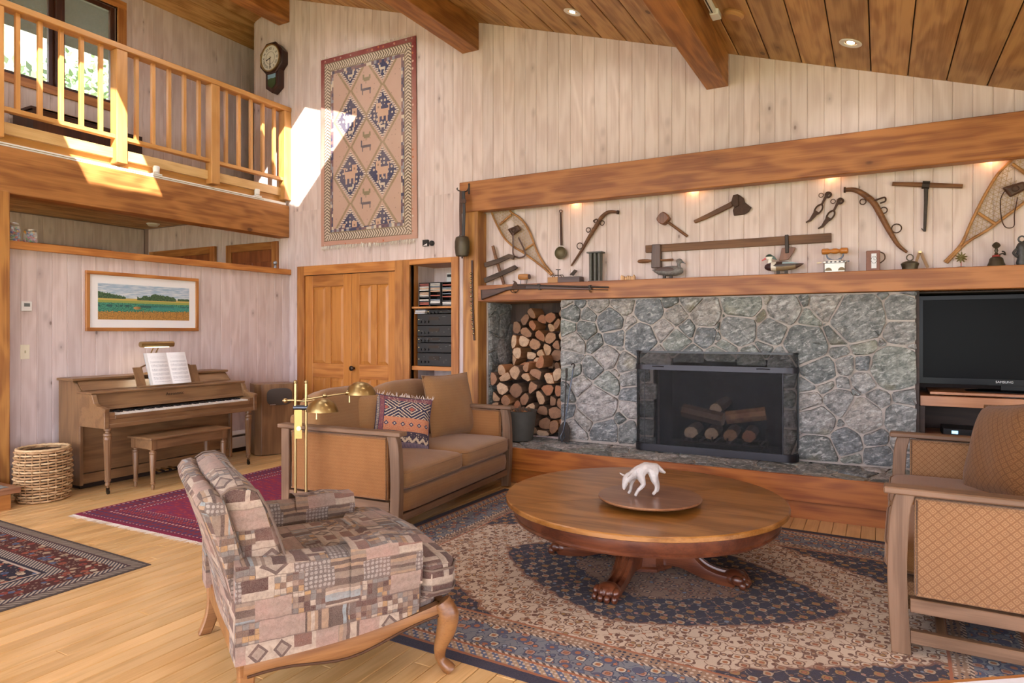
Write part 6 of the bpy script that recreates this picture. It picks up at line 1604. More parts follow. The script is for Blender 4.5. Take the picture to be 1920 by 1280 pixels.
# pale carved village
c = W(1176, 518, 5.96); t = thing('carved_village', 'tiny pale carved wooden village on the shelf', 'carving', (c.x, 5.955, SH)); PALE = wood('pale_lime_wood', 'd8ac74', 'b98a52', 2, 40.)
rng = random.Random(6)
for k in range(7):
    x = c.x-.062+k*.02; h = rng.uniform(.022, .042); obj('house', MB().prism([(x, SH), (x+.018, SH), (x+.018, SH+h), (x+.009, SH+h+.014), (x, SH+h)], 5.935+rng.uniform(0, .02), 5.975, 'y'), PALE, t)
# musket resting on pegs along the shelf front
yg = 5.857
t = thing('musket', 'antique musket with dark wooden stock resting along the shelf front', 'musket', W(960, 545, yg)); STK = wood('gun_stock', '4a2e22', '331e16', 0, 40., 0., .45)
v = lambda pts: [(W(px, py, yg).x, W(px, py, yg).z) for px, py in pts]
obj('butt_stock', MB().prism(v([(903.5, 543), (905, 561.5), (932, 552), (950, 544.5), (962, 543), (975, 542.5), (975, 535), (962, 535.5), (948, 538.5), (925, 542)]), yg-.016, yg+.016, 'y'), STK, t, bevel=.006)
obj('fore_stock', MB().prism(v([(970, 542.5), (1015, 541.8), (1110, 543.3), (1110, 540), (1015, 536.5), (970, 535)]), yg-.014, yg+.014, 'y'), STK, t, bevel=.004)
obj('butt_plate', MB().prism(v([(902.6, 543), (904, 562), (905.5, 561.5), (904, 543)]), yg-.017, yg+.017, 'y'), IRON, t)
obj('barrel', MB().tube([W(968, 534.5, yg), W(1141, 538.6, yg)], [.011, .0085], 10), IRON, t, smooth=1.); obj('ramrod', MB().tube([W(1100, 542.6, yg), W(1140.5, 543.4, yg)], .004, 6), IRON, t)
obj('hammer', flat([(961, 536), (964, 529), (961, 526), (966, 527), (969, 530), (971, 536)], yg-.022, yg-.014), RUST, t); obj('lock_plate', flat([(960, 541), (985, 540), (985, 536), (960, 536)], yg-.02, yg-.013), RUST, t)
obj('trigger_guard', MB().tube(crom([W(p, q_, yg) for p, q_ in ((957, 543), (960, 548), (967, 548.5), (972, 543))], 4), .0035, 6), IRON, t)
for px in (1012, 1106): obj('barrel_band', MB().tube([W(px, 534.5, yg), W(px+.5, 543.3, yg)], .0175, 6), IRON, t)
obj('rear_sight', flat([(1006, 535), (1014, 535), (1012, 532), (1008, 532)], yg-.006, yg+.006), IRON, t)
for px, py in ((966, 547), (1108, 547)):
    c = W(px, py, 5.87); obj('peg', MB().tube([(c.x, 5.882, c.z), (c.x, 5.842, c.z), (c.x, 5.836, c.z+.018)], .006, 6), BRASS, t)
# mallet and broad axe
t = thing('mallet', 'crude wooden mallet hanging on the mantel wall left of the axe', 'mallet', W(1244, 410))
obj('head', flat([(1232, 411), (1238, 402), (1245, 397), (1252, 402), (1257, 410), (1251, 417), (1246, 422), (1237, 419)], 5.965, 6.045), wood('mallet_wood', '7c5138', '5a3826', 2, 30.), t, bevel=.008)
obj('handle', MB().tube([W(1248, 413, 6.0), W(1289, 443, 6.03)], .012, 8), OLDW, t, smooth=1.)
t = thing('broad_axe', 'old broad axe with wide dark iron blade on the mantel wall', 'axe', W(1375, 385))
obj('handle', bar([(1302, 416), (1325, 406), (1350, 394), (1368, 385), (1378, 378)], lambda s: .030+.016*math.sin(s*2.6), 0, 6.012, 6.036), OLDW, t, bevel=.006)
obj('blade', flat([(1374, 368), (1385, 364.5), (1395, 372), (1397, 379.5), (1409.5, 389), (1404, 397), (1396, 402), (1376, 404.5), (1374, 394), (1378, 386), (1372, 378)], 6.018, 6.032), RUST, t, bevel=.004)
obj('poll', flat([(1371, 381), (1375, 366), (1385, 364), (1386, 386), (1378, 390)], 6.003, 6.040), RUST, t, bevel=.005)
# long wooden bar clamp
t = thing('wooden_bar_clamp', 'long antique wooden bar clamp fixed across the mantel wall', 'clamp', W(1384, 456))
obj('bar', bar([(1211, 467), (1559, 445.5)], .067, .075, 6.012, 6.040), OLDZ, t, bevel=.003)
obj('fixed_jaw', flat([(1223.5, 459), (1240, 458), (1240, 502), (1222.5, 503)], 5.985, 6.045), wood('jaw_wood', '5c4234', '402c22', 2, 30.), t, bevel=.005)
a, b = W(1196, 490, 6.0), W(1262, 486.5, 6.0); obj('screw', MB().tube([a+(b-a)*.36, b], .010, 8), OLDW, t, smooth=1.)
obj('screw_handle', MB().tube([a+(b-a)*k for k in (0, .03, .15, .28, .38)], [.008, .015, .019, .016, .010], 10), OLDW, t, smooth=1.)
obj('iron_strap', flat([(1472, 441), (1478.5, 440), (1479.5, 474), (1473, 475)], 5.995, 6.042), IRON, t, bevel=.003); obj('sliding_jaw', flat([(1466, 465), (1492, 463.5), (1488, 473), (1478, 487), (1461, 489)], 6.012, 6.03), wood('jaw_red', '86583e', '66402c', 2, 30.), t, bevel=.003)
# duck decoys
def duck(label, x0, x1, zb, flip, zones):
    """body from tail x0 to breast x1 in metres along the shelf"""
    L = x1-x0; cx = (x0+x1)/2; t = thing('duck_decoy', label, 'duck decoy', (cx, 5.955, SH), 0, 'duck decoys on the shelf'); s = -1 if flip else 1; h = L*(.29 if flip else .35); rings = []
    for u, zc, rz, ry in ((-.5, .62, .03, .03), (-.42, .52, .16, .13), (-.3, .42, .32, .24), (-.1, .42, .46, .32), (.12, .42, .50, .33), (.28, .42, .46, .30), (.38, .42, .36, .24), (.44, .43, .2, .13), (.455, .43, .03, .03)):
        rings.append([(s*u*L, ry*L*.48*math.cos(2*PI*k/16), zb+h*(zc+rz*.98*math.sin(2*PI*k/16)*(1 if math.sin(2*PI*k/16) > 0 else .8))) for k in range(16)])
    obj('body', MB().loft(rings), zones['body'], t, world=False, smooth=1.)
    hx = s*.30*L; hz = zb+h*1.02
    obj('neck', MB().loft([[(hx+s*.02*L+.05*L*k_*math.cos(a), .045*L*k_*math.sin(a), z) for a in [2*PI*i/12 for i in range(12)]] for k_, z in ((1.6, zb+h*.55), (1.25, zb+h*.8), (1.05, hz), (1.1, hz+.05*L))]), zones['neck'], t, world=False, smooth=1.)
    hd = obj('head', MB().ball((hx+s*.035*L, 0, hz+.09*L), .088*L, 14, 10, (1.12, .82, .92)), zones['head'], t, world=False, smooth=1.2)
    if zones.get('crest'): obj('crest', MB().loft([[(hx-s*.02*L, -.04*L, hz+.15*L), (hx-s*.02*L, .04*L, hz+.15*L), (hx-s*.02*L, .035*L, hz+.05*L), (hx-s*.02*L, -.035*L, hz+.05*L)], [(hx-s*.10*L, -.028*L, hz+.10*L), (hx-s*.10*L, .028*L, hz+.10*L), (hx-s*.09*L, .02*L, hz+.03*L), (hx-s*.09*L, -.02*L, hz+.03*L)], [(hx-s*.155*L, -.004*L, hz+.02*L), (hx-s*.155*L, .004*L, hz+.02*L), (hx-s*.15*L, .004*L, hz+.01*L), (hx-s*.15*L, -.004*L, hz+.01*L)]]), zones['crest'], t, world=False, smooth=1.)
    bx = hx+s*.12*L; obj('bill', MB().loft([[(bx, -.028*L, hz+.10*L), (bx, .028*L, hz+.10*L), (bx, .03*L, hz+.03*L), (bx, -.03*L, hz+.03*L)], [(bx+s*.05*L, -.022*L, hz+.055*L), (bx+s*.05*L, .022*L, hz+.055*L), (bx+s*.05*L, .024*L, hz+.02*L), (bx+s*.05*L, -.024*L, hz+.02*L)], [(bx+s*.10*L, -.016*L, hz+.02*L), (bx+s*.10*L, .016*L, hz+.02*L), (bx+s*.10*L, .016*L, hz), (bx+s*.10*L, -.016*L, hz)]]), zones['bill'], t, world=False, smooth=1.)
    for sy in (-1, 1): obj('eye', MB().ball((hx+s*.075*L, sy*.063*L, hz+.11*L), .010*L, 8, 6), BLACK, hd, world=False)
    for sy in (-1, 1):
        w_ = []
        for u, zc, hh, ry in ((-.40, .60, .05, .10), (-.22, .62, .16, .15), (.0, .60, .2, .165), (.16, .56, .14, .165), (.22, .52, .03, .16)):
            w_.append([(s*u*L, sy*ry*L*.98, zb+h*(zc-hh)), (s*u*L, sy*ry*L*1.06, zb+h*zc), (s*u*L, sy*ry*L*.8, zb+h*(zc+hh)), (s*u*L, sy*ry*L*.6, zb+h*zc)])
        obj('wing', MB().loft(w_), zones['wing'], t, world=False, smooth=1.)
    obj('keel', MB().box((-.17*L, -.02, .0), (.13*L, .02, .008)), IRON, t, world=False)
    for k in (-.12, .08): obj('post', MB().box((k*L-.012, -.012, .007), (k*L+.012, .012, zb+h*.12)), IRON, t, world=False)
    return t
GRYD = mat('grey_plumage', lambda T: T.mix(T.vor(T.obj, 60.), srgb('565250'), srgb('85817f')), rough=.5)
a, b = W(1223, 515, 5.955), W(1284, 515, 5.955)
duck('plain grey duck decoy facing right on the shelf', a.x, b.x, .022, False, {'body': GRYD, 'neck': GRYD, 'head': mat('grey_head', lambda T: T.mix(T.xyz()[2].step(SH*0+.12, .2), srgb('8a8683'), srgb('5c5a5a')), rough=.5), 'bill': BLACK, 'wing': mat('brown_wing', srgb('54423e'), rough=.5)})
def _wbody(T):
    x, y, z = T.xyz(); c = T.mix(x > -.085, srgb('3c2428'), srgb('4a3028')); c = T.mix((x < -.05)*(x > -.09), c, srgb('e0d8cc')); c = T.mix((x > -.05)*(z < .075)*(x < .10), c, srgb('8a7458')); c = T.mix((x > -.04)*(z > .072)*(z < .08)*(x < .1), c, srgb('e4dcd0')); return {'color': c}
WD = mat('wood_duck_body', _wbody, rough=.4)
def _whead(T):
    x, y, z = T.xyz(); return T.mix((z < .152)+0., srgb('1f3b30'), srgb('e6e2da'))
a, b = W(1430, 508, 5.955), W(1507, 508, 5.955)
duck('painted wood duck decoy with green head facing left on the shelf', a.x, b.x, .026, True, {'body': WD, 'neck': mat('white_neck', srgb('e6e2da'), rough=.4), 'head': mat('wood_duck_head', _whead, rough=.35), 'crest': mat('green_crest', srgb('1f3b30'), rough=.35), 'bill': mat('red_bill', srgb('c8463a'), rough=.4), 'wing': mat('blue_wing', lambda T: T.mix((T.xyz()[0] > .0)*(T.xyz()[2] > .085), srgb('3c2a26'), srgb('9ab0b8')), rough=.4)})
# pair of trace irons
def iron(label, dx, dy):
    P_ = lambda pts: [(x+dx, y+dy) for x, y in pts]
    t = thing('harness_iron', label, 'harness iron', W(1548+dx, 364+dy), 0, 'harness irons on the mantel wall')
    obj('shank', bar(P_([(1553, 361), (1546, 373), (1540, 385)]), .022, .014, 6.02, 6.034), RUST, t); obj('top_loop', ringt(W(*P_([(1553, 365)])[0]), .020, 6.024, .008), RUST, t, smooth=1.)
    obj('loop', MB().tube(crom([W(*p, 6.026) for p in P_([(1541, 383), (1542, 391), (1536, 399), (1529, 402), (1527, 396), (1532, 387)])], 4, True), .007, 6, True), RUST, t, smooth=1.)
    obj('spike', bar(P_([(1532, 396), (1525, 405), (1519, 413), (1511, 417)]), .04, .008, 6.018, 6.032), RUST, t); obj('side_ring', ringt(W(*P_([(1539.5, 366)])[0]), .017, 6.02, .003), RUST, t, smooth=1.)
iron('upper left of the two rusty harness irons on the mantel wall', 0, 0); iron('lower right of the two rusty harness irons on the mantel wall', 22.5, 11.5)
# T-handled auger
t = thing('hand_auger', 'T-shaped auger with long wooden handle on the mantel wall', 'auger', W(1736, 345))
obj('handle', MB().tube([W(1673, 344.5, 6.02), W(1736, 346.5, 6.02), W(1805, 349, 6.02)], [.020, .024, .020], 8, flat=.8), OLDZ, t, smooth=.5)
obj('collar', MB().tube([W(1729, 346.3, 6.02), W(1743, 346.7, 6.02)], .03, 8), IRON, t); obj('shaft', bar([(1736.5, 348), (1736, 380), (1733.5, 434)], .03, .018, 6.015, 6.035), IRON, t, bevel=.004); obj('spur', MB().tube([W(1731, 432), W(1728, 428)], .004, 5), IRON, t)
# flat iron with turned handle
a, b = W(1546, 508, 5.95), W(1585, 508, 5.95); cx = (a.x+b.x)/2; hw = (b.x-a.x)/2
t = thing('charcoal_iron', 'silver charcoal flat iron with turned amber wooden handle', 'iron', (cx, 5.955, SH)); SIL = mat('polished_nickel', srgb('a8a298'), metal=.8, rough=.35)
obj('body', MB().loft([[(-hw, -.045, 0), (hw, -.045, 0), (hw, .045, 0), (-hw, .045, 0)], [(-hw, -.045, .075), (hw, -.045, .075), (hw, .045, .075), (-hw, .045, .075)]]), SIL, t, world=False, bevel=.004)
obj('rim', MB().box((-hw-.008, -.05, .072), (hw+.008, .05, .09)), SIL, t, world=False, bevel=.003)
for k in range(6): obj('vent', MB().box((-hw+.012+k*.031, -.0515, .077), (-hw+.027+k*.031, -.049, .087)), BLACK, t, world=False)
for k in (-.045, .05):
    obj('draft_hole', MB().prism([(k+.026*math.cos(PI*i/8), .012+.026*math.sin(PI*i/8)) for i in range(9)], -.0465, -.044, 'y'), mat('draft_brown', srgb('7a6a4e'), rough=.6), t, world=False)
obj('bracket', MB().tube(crom([(-.062, 0, .155), (-.05, 0, .118), (0, 0, .098), (.05, 0, .118), (.062, 0, .155)], 5), .006, 6), STEEL, t, world=False, smooth=1.)
obj('lid_plate', MB().box((-.05, -.03, .09), (.05, .03, .1)), SIL, t, world=False, bevel=.003)
obj('grip', MB().lathe([(.012, -.098), (.023, -.092), (.024, -.05), (.017, -.038), (.014, -.03), (.022, -.01), (.023, .01), (.014, .03), (.017, .036), (.024, .046), (.024, .09), (.012, .098)], (0, 0, .172), 14, 'x'), mat('amber_wood', srgb('b4702a'), rough=.3), t, world=False, smooth=.8)
obj('latch', MB().tube([(-hw-.02, -.02, .083), (-hw-.055, -.02, .081)], .003, 5), BRASS, t, world=False)
# leather travelling clock
a, b = W(1624, 505, 5.93), W(1650, 505, 5.93); cx = (a.x+b.x)/2; hw = (b.x-a.x)/2
t = thing('carriage_clock', 'small brown leather-cased travelling clock on the shelf', 'clock', (cx, 5.955, SH)); TANL = mat('tan_leather', lambda T: T.mix(T.noise(T.obj, 40., 3.), srgb('6e3f2a'), srgb('84503a')), rough=.45)
obj('case', MB().box((-hw, -.03, 0), (hw, .05, .158)), TANL, t, world=False, bevel=.005, seg=2); obj('face', MB().box((-hw+.036, -.0325, .02), (hw-.024, -.0295, .135)), mat('clock_face_white', srgb('dcdde0'), rough=.4), t, world=False)
obj('handle', MB().tube(crom([(hw-.005, .0, .15), (hw+.028, .0, .13), (hw+.032, .0, .09), (hw, .0, .06)], 5), .005, 6), LEATH, t, world=False, smooth=1.)
for k in range(12):
    aa = k*PI/6; obj('hour_mark', MB().box((-.002, -.034, -.004), (.002, -.0322, .004)).xf(lambda p: (p[0]+.006+.02*math.sin(aa), p[1], p[2]+.085+.026*math.cos(aa))), BLACK, t, world=False)
obj('clock_hand', MB().box((.004, -.0345, .085), (.007, -.0332, .105)).box((.006, -.0345, .083), (.02, -.0332, .086)), BLACK, t, world=False)
# brass bell, folding rule, sunburst, hand bell, totem
BRZ = mat('dark_bronze', lambda T: T.mix(T.noise(T.obj, 25., 3.), srgb('3e362a'), srgb('5a5040')), metal=.5, rough=.45)
c = W(1706, 503, 5.955); t = thing('hotel_bell', 'squat bronze bell with ring handle on the shelf', 'bell', (c.x, 5.945, SH))
obj('body', MB().lathe([(.052, 0), (.054, .02), (.058, .03), (.062, .045), (.05, .056), (.02, .066), (.004, .068)], (0, 0, 0), 20), BRZ, t, world=False, smooth=.7); obj('ring_handle', MB().tube([(.022*math.cos(2*PI*k/14), 0, .092+.024*math.sin(2*PI*k/14)) for k in range(14)], .0042, 6, True), BRZ, t, world=False, smooth=1.)
t = thing('folding_rule', 'folded wooden rule standing like an upside-down V on the shelf', 'ruler', W(1728, 500, 5.985)); RUL = wood('boxwood', 'a07848', '7e5a30', 2, 40.)
obj('arm', bar([(1713, 503), (1724.5, 472)], .020, .020, 5.975, 5.990), RUL, t); obj('arm', bar([(1739.5, 502), (1726, 472)], .020, .020, 5.975, 5.990), RUL, t); obj('hinge', flat([(1722, 474), (1722, 470.5), (1728, 470.5), (1728, 474)], 5.972, 5.992), BRASS, t)
c = W(1802, 481, 5.955); t = thing('sunburst_ornament', 'small bronze sunburst ornament on a thin stand on the shelf', 'ornament', (c.x, 5.955, SH))
for k in range(10): obj('ray', MB().tube([(0, 0, .075), (.04*math.cos(k*PI/5+.2), -.004, .075+.04*math.sin(k*PI/5+.2))], [.011, .003], 6), mat('olive_bronze', srgb('6a5e34'), metal=.5, rough=.5), t, world=False)
obj('stem', MB().tube([(0, 0, .002), (0, 0, .07)], .003, 6), mat('red_paint', srgb('a83a30'), rough=.5), t, world=False); obj('foot', MB().lathe([(.03, 0), (.03, .006), (.01, .009)], (0, 0, 0), 14), BLACK, t, world=False); obj('hanger', MB().tube([(0, .0, .11), (.004, .0, .155)], .0012, 4), STEEL, t, world=False)
c = W(1868, 497, 5.955); t = thing('hand_bell', 'dark bronze hand bell with ornate upright handle on the shelf', 'bell', (c.x, 5.955, SH))
obj('bell_body', MB().lathe([(.056, 0), (.055, .01), (.047, .03), (.042, .055), (.03, .068), (.004, .072)], (0, 0, 0), 20), BRZ, t, world=False, smooth=.7)
obj('collar', MB().lathe([(.024, .07), (.026, .078), (.016, .084)], (0, 0, 0), 12), mat('red_thread', srgb('a03830'), rough=.7), t, world=False)
obj('handle', MB().lathe([(.006, .08), (.014, .09), (.008, .1), (.013, .115), (.008, .13), (.02, .14), (.027, .152), (.02, .166), (.004, .178)], (0, 0, 0), 12), BRZ, t, world=False, smooth=.8)
obj('clapper_tie', MB().tube(crom([(.015, -.02, .082), (.035, -.02, .09), (.05, -.02, .08), (.045, -.02, .1), (.03, -.02, .105)], 4), .0055, 6), IRON, t, world=False, smooth=1.)
c = W(1916, 495, 5.955); t = thing('totem_figurine', 'dark carved totem figurine at the right end of the shelf', 'figurine', (c.x, 5.955, SH)); DK = mat('black_stone', lambda T: {'color': T.mix(T.noise(T.obj, 30., 3.), srgb('2a2a2c'), srgb('4a4846')), 'bump': T.noise(T.obj, 60., 3.), 'bump_s': .8}, rough=.45)
obj('body', MB().lathe([(.03, 0), (.036, .02), (.028, .05), (.038, .08), (.03, .105), (.036, .13), (.026, .155), (.012, .17)], (0, 0, 0), 14), DK, t, world=False, smooth=.9); obj('crown_ring', MB().tube([(.02*math.cos(2*PI*k/12), 0, .188+.022*math.sin(2*PI*k/12)) for k in range(12)], .006, 6, True), DK, t, world=False, smooth=1.)
for s in (-1, 1): obj('arm', MB().tube(crom([(s*.03, -.012, .12), (s*.05, -.02, .09), (s*.03, -.03, .06)], 4), .01, 6), DK, t, world=False, smooth=1.)
# cow bell hanging from a bracket at the beam end, sleigh bells on the post
yb_ = 5.80
t = thing('cow_bell', 'large old bronze cow bell on a leather strap hanging from an iron bracket', 'bell', W(866, 465, yb_))
obj('bracket', MB().tube(crom([W(880, 347, 5.866), W(876, 357, 5.86), W(869, 360, yb_+.02), W(862, 358, yb_), W(857, 355, yb_), W(858, 352, yb_)], 5), .006, 6), IRON, t, smooth=1.); obj('bracket_plate', MB().box((W(880, 345, 5.87).x-.008, 5.860, W(880, 364, 5.87).z), (W(880, 345, 5.87).x+.008, 5.868, W(880, 344, 5.87).z)), IRON, t)
obj('strap', bar([(864, 358), (863.5, 395), (864, 442)], .030, .030, yb_-.022, yb_-.016), LEATH, t); obj('strap_front', bar([(869, 358), (870, 395), (869, 442)], .034, .034, yb_-.036, yb_-.028), mat('black_strap', srgb('2e2c2e'), rough=.5), t); obj('buckle', flat([(862, 373), (874, 373), (874, 381), (862, 381)], yb_-.044, yb_-.036), LEATH, t, bevel=.002)
c = W(866.5, 464, yb_); obj('bell_body', MB().lathe([(.05, .115), (.07, .105), (.082, .06), (.083, .0), (.076, -.06), (.068, -.088), (.062, -.088), (.07, -.055), (.07, .05)], (c.x, yb_, c.z), 22, sy=.8), BRZ, t, smooth=.7)
obj('bell_loop', MB().tube([(c.x-.03, yb_-.012, c.z+.105), (c.x-.02, yb_-.012, c.z+.135), (c.x+.02, yb_-.012, c.z+.135), (c.x+.03, yb_-.012, c.z+.105)], .006, 6), BRZ, t); obj('clapper', MB().tube([(c.x, yb_, c.z+.05), (c.x, yb_, c.z-.112)], [.004, .009], 8), RUST, t)
t = thing('sleigh_bells', 'strap of round brass sleigh bells hanging down the wooden post', 'bells', W(885, 560, 5.86))
obj('strap', bar([(885, 488), (886, 560), (888, 618), (889, 638)], .020, .018, 5.862, 5.870), LEATH, t)
for k in range(14):
    py = 513+k*8.6+(.35*max(0, k-11))**2; px = 883.2+(k/13.)**3*4.5
    obj('bell', MB().ball(W(px, py, 5.858), .0135, 10, 7), mat('sleigh_brass', srgb('9a8a6a'), metal=.9, rough=.25), t, smooth=1.2)
# black wall control
t = thing('wall_control', 'small black wall control with round knob above the closet doors', 'control', W(797, 456, YB))
a, b = W(793, 462, 6.03), W(803, 449, 6.03); obj('box', MB().box((a.x, 6.018, a.z), (b.x, 6.048, b.z)), BLACK, t, bevel=.003); c = W(808, 455.5, 6.02); obj('knob', MB().lathe([(.03, 0), (.03, .02), (.02, .03)], (0, 0, 0), 14).xf(lambda p: (c.x+p[0], 6.048-p[2], c.z+p[1])), BLACK, t, smooth=.6)
obj('label', MB().prism([(a.x+.008, a.z+.006), (b.x-.006, a.z+.006), (b.x-.01, a.z+.03)], 6.0165, 6.0182, 'y'), WHITE, t)
# ================================================================ wall clock
yc = 5.93; CC = Vector((-6.775, yc, 4.862))
DKW = wood('clock_case', '3c2019', '26120e', 2, 30., 0., .35)
ck = thing('wall_clock', 'antique octagonal wall clock with drop case and white dial', 'clock', (CC.x, YB, 4.42))
oct_ = lambda r, c=CC: [(c.x+r*math.cos(PI/8+k*PI/4), c.z+r*math.sin(PI/8+k*PI/4)) for k in range(8)]
obj('case', MB().prism(oct_(.20), yc+.02, YB, 'y'), DKW, ck, bevel=.006)
obj('bezel_board', MB().prism(oct_(.215), yc, yc+.022, 'y'), DKW, ck, bevel=.008)
obj('drop_case', MB().prism([(CC.x-.115, 4.74), (CC.x-.115, 4.50), (CC.x, 4.425), (CC.x+.115, 4.50), (CC.x+.115, 4.74)], yc+.02, YB, 'y'), DKW, ck, bevel=.005)
obj('drop_glass', MB().prism([(CC.x-.07, 4.675), (CC.x-.07, 4.53), (CC.x, 4.48), (CC.x+.07, 4.53), (CC.x+.07, 4.675)], yc+.014, yc+.021, 'y'), mat('painted_glass', lambda T: T.mix(T.tc('Generated') is None, (0, 0, 0), (0, 0, 0)) if False else {'color': T.mix((T.xyz()[2]+T.noise(T.obj, 40., 2.)*.03) > .205, srgb('3a4a2c'), srgb('7fa0b8')), 'rough': .2}), ck)
ring_ = lambda r0, r1, y0, y1, n=32: MB().add([(CC.x+r*math.cos(2*PI*k/n), y, CC.z+r*math.sin(2*PI*k/n)) for r, y in ((r0, y0), (r1, y0), (r1, y1), (r0, y1)) for k in range(n)], [(a*n+k, a*n+(k+1) % n, ((a+1) % 4)*n+(k+1) % n, ((a+1) % 4)*n+k) for a in range(4) for k in range(n)])
obj('brass_rim', ring_(.158, .175, yc-.016, yc), BRASS, ck, smooth=.6)
dial = obj('dial', MB().prism([(CC.x+.16*math.cos(2*PI*k/32), CC.z+.16*math.sin(2*PI*k/32)) for k in range(32)], yc-.005, yc, 'y'), mat('dial_white', srgb('d6cfc2'), rough=.4), ck)
INK = mat('black_ink', srgb('1c1818'), rough=.5)
obj('minute_ring', ring_(.076, .079, yc-.0062, yc-.0048), INK, dial)
for k, s in enumerate(('XII', 'I', 'II', 'III', 'IIII', 'V', 'VI', 'VII', 'VIII', 'IX', 'X', 'XI')):
    a = k*PI/6; o = text('numeral', s, INK, dial, (0, 0, 0), (PI/2, 0, 0), .048, extrude=.0004)
    o.matrix_local = Matrix.Translation(Vector((CC.x+.117*math.sin(a), yc-.0062, CC.z+.117*math.cos(a)))-Vector(ck.location)) @ Matrix.Rotation(a, 4, 'Y') @ Matrix.Rotation(PI/2, 4, 'X')
def hand(a, l, w, y): 
    d = Vector((math.sin(a), 0, math.cos(a))); nn = Vector((d.z, 0, -d.x)); p = [CC-d*.02+nn*w*.5, CC+d*l*.8+nn*w, CC+d*l, CC+d*l*.8-nn*w, CC-d*.02-nn*w*.5]
    return MB().prism([(q.x, q.z) for q in p], y-.002, y, 'y')
obj('minute_hand', hand(PI*1.0, .125, .005, yc-.010), INK, ck); obj('hour_hand', hand(math.radians(250), .082, .006, yc-.008), INK, ck); obj('arbor', MB().ball((CC.x, yc-.01, CC.z), .008, 8, 6), BRASS, ck)
# ================================================================ floor lamp with two brass heads
def atT(px, py, t): d = ray(px, py); return Vector((d[0]*t, d[1]*t, CAM_H+d[2]*t))
TL = 4.57; base = onZ(565, 620+1750/TL)
lp = thing('floor_lamp', 'two-headed brass pharmacy floor lamp beside the loveseat arm', 'lamp', base)
Q = lambda px, py, dt=0.: atT(px, py, TL+dt)
obj('base_plate', MB().lathe([(.15, 0), (.152, .01), (.13, .02), (.02, .025)], base, 28), BRASS, lp, smooth=.5)
for px, top in ((554, 716), (574, 716)):
    a = Q(px, top); b = Vector((a.x, a.y, .02)); obj('pole', MB().tube([b, a], .0105, 12), BRASS, lp, smooth=1.); obj('finial', MB().ball(a, .014, 10, 7), BRASS, lp, smooth=1.2)
a, b = Q(553, 822), Q(570, 768); obj('adjuster_plate', MB().loft([[Q(552, 822, -.02), Q(566, 822, -.02), Q(566, 822, .0), Q(552, 822, .0)], [Q(552, 768, -.02), Q(566, 768, -.02), Q(566, 768, .0), Q(552, 768, .0)]]), mat('satin_brass', srgb('b8995c'), metal=.9, rough=.45), lp)
obj('adjuster_knob', MB().tube([Q(562, 803, -.02), Q(560, 803, -.06)], [.012, .016], 10), BRASS, lp, smooth=1.)
obj('collar', MB().tube([Q(551, 764), Q(578, 764)], .018, 10), STEEL, lp, smooth=1.)
def head(c, rx, sgn, switch):
    h = obj('shade', MB().lathe([(.012, .088), (.05, .08), (.09, .055), (.112, .02), (.118, .0), (.115, .0), (.108, .02), (.086, .05), (.045, .074), (.01, .08)], c, 28, sy=.8), mat('shade_brass', srgb('a48c5c'), metal=1., rough=.33), lp, smooth=.8)
    h.rotation_euler = (0, 0, 0); obj('bulb', MB().ball(c+Vector((0, 0, .03)), .025, 10, 7), WHITE, h)
    obj('switch', MB().tube([switch, switch-Vector((0, 0, .045))], [.004, .007], 8), BRASS, h, smooth=1.); return h
ca = Q(604, 771, -.08); head(ca, .1, 1, ca+Vector((.01, -.06, .0)))
cb = Q(676, 739, .10); head(cb, .1, 1, Q(655, 742, .05))
obj('swing_arm', MB().tube([Q(530, 751), Q(548, 750), Q(573, 752), ca+Vector((0, 0, .085))], .0065, 8), BRASS, lp, smooth=1.)
obj('arm_knob', MB().ball(Q(535, 751), .018, 10, 7), BRASS, lp, smooth=1.2)
obj('swing_arm', MB().tube([Q(574, 748), Q(608, 743), Q(653, 736, .05), cb+Vector((-.02, 0, .085))], .0065, 8), BRASS, lp, smooth=1.)
obj('arm_knob', MB().ball(Q(609, 741), .017, 10, 7), BRASS, lp, smooth=1.2); obj('arm_knob', MB().ball(Q(652, 736, .05), .016, 10, 7), BRASS, lp, smooth=1.2)
# ================================================================ ceiling fixtures
EMW = mat('lamp_glow', srgb('fff6e8'), emit=(1., .93, .82), emit_s=14.)
SL = math.atan(-ROOF_K)
def downlight(p, label, seen=True, power=34.):
    t = thing('recessed_light', label, 'ceiling light', p, 0, 'recessed ceiling lights'); t.rotation_euler = (0, SL, 0)
    obj('trim_ring', MB().lathe([(.045, .0), (.078, -.001), (.08, -.006), (.076, -.009), (.046, -.006)], (0, 0, 0), 24, cap=False), WHITE, t, world=False, smooth=.6)
    obj('reflector', MB().lathe([(.046, -.004), (.04, .004), (.028, .008)], (0, 0, 0), 20, cap=False), mat('warm_reflector', srgb('e8d8b8'), rough=.3), t, world=False, smooth=.8)
    obj('lamp', MB().lathe([(.028, .0), (.026, -.004), (.002, -.005)], (0, 0, 0), 16), EMW, t, world=False)
    l = bpy.data.lights.new('recessed_lamp', 'SPOT'); l.energy = power; l.spot_size = math.radians(150); l.spot_blend = .7; l.shadow_soft_size = .06; l.color = (1., .96, .92)
    o = bpy.data.objects.new('recessed_lamp', l); COL.objects.link(o); o.parent = t; o.location = (0, 0, -.03); o.rotation_euler = (0, -SL, 0)
d0, d1_ = onRoof(1073, 22), onRoof(1595, 80)
downlight(d0, 'recessed ceiling light between the two nearest beams above the mantel', power=10.); downlight(d1_, 'recessed ceiling light near the right edge of the board ceiling', power=10.)
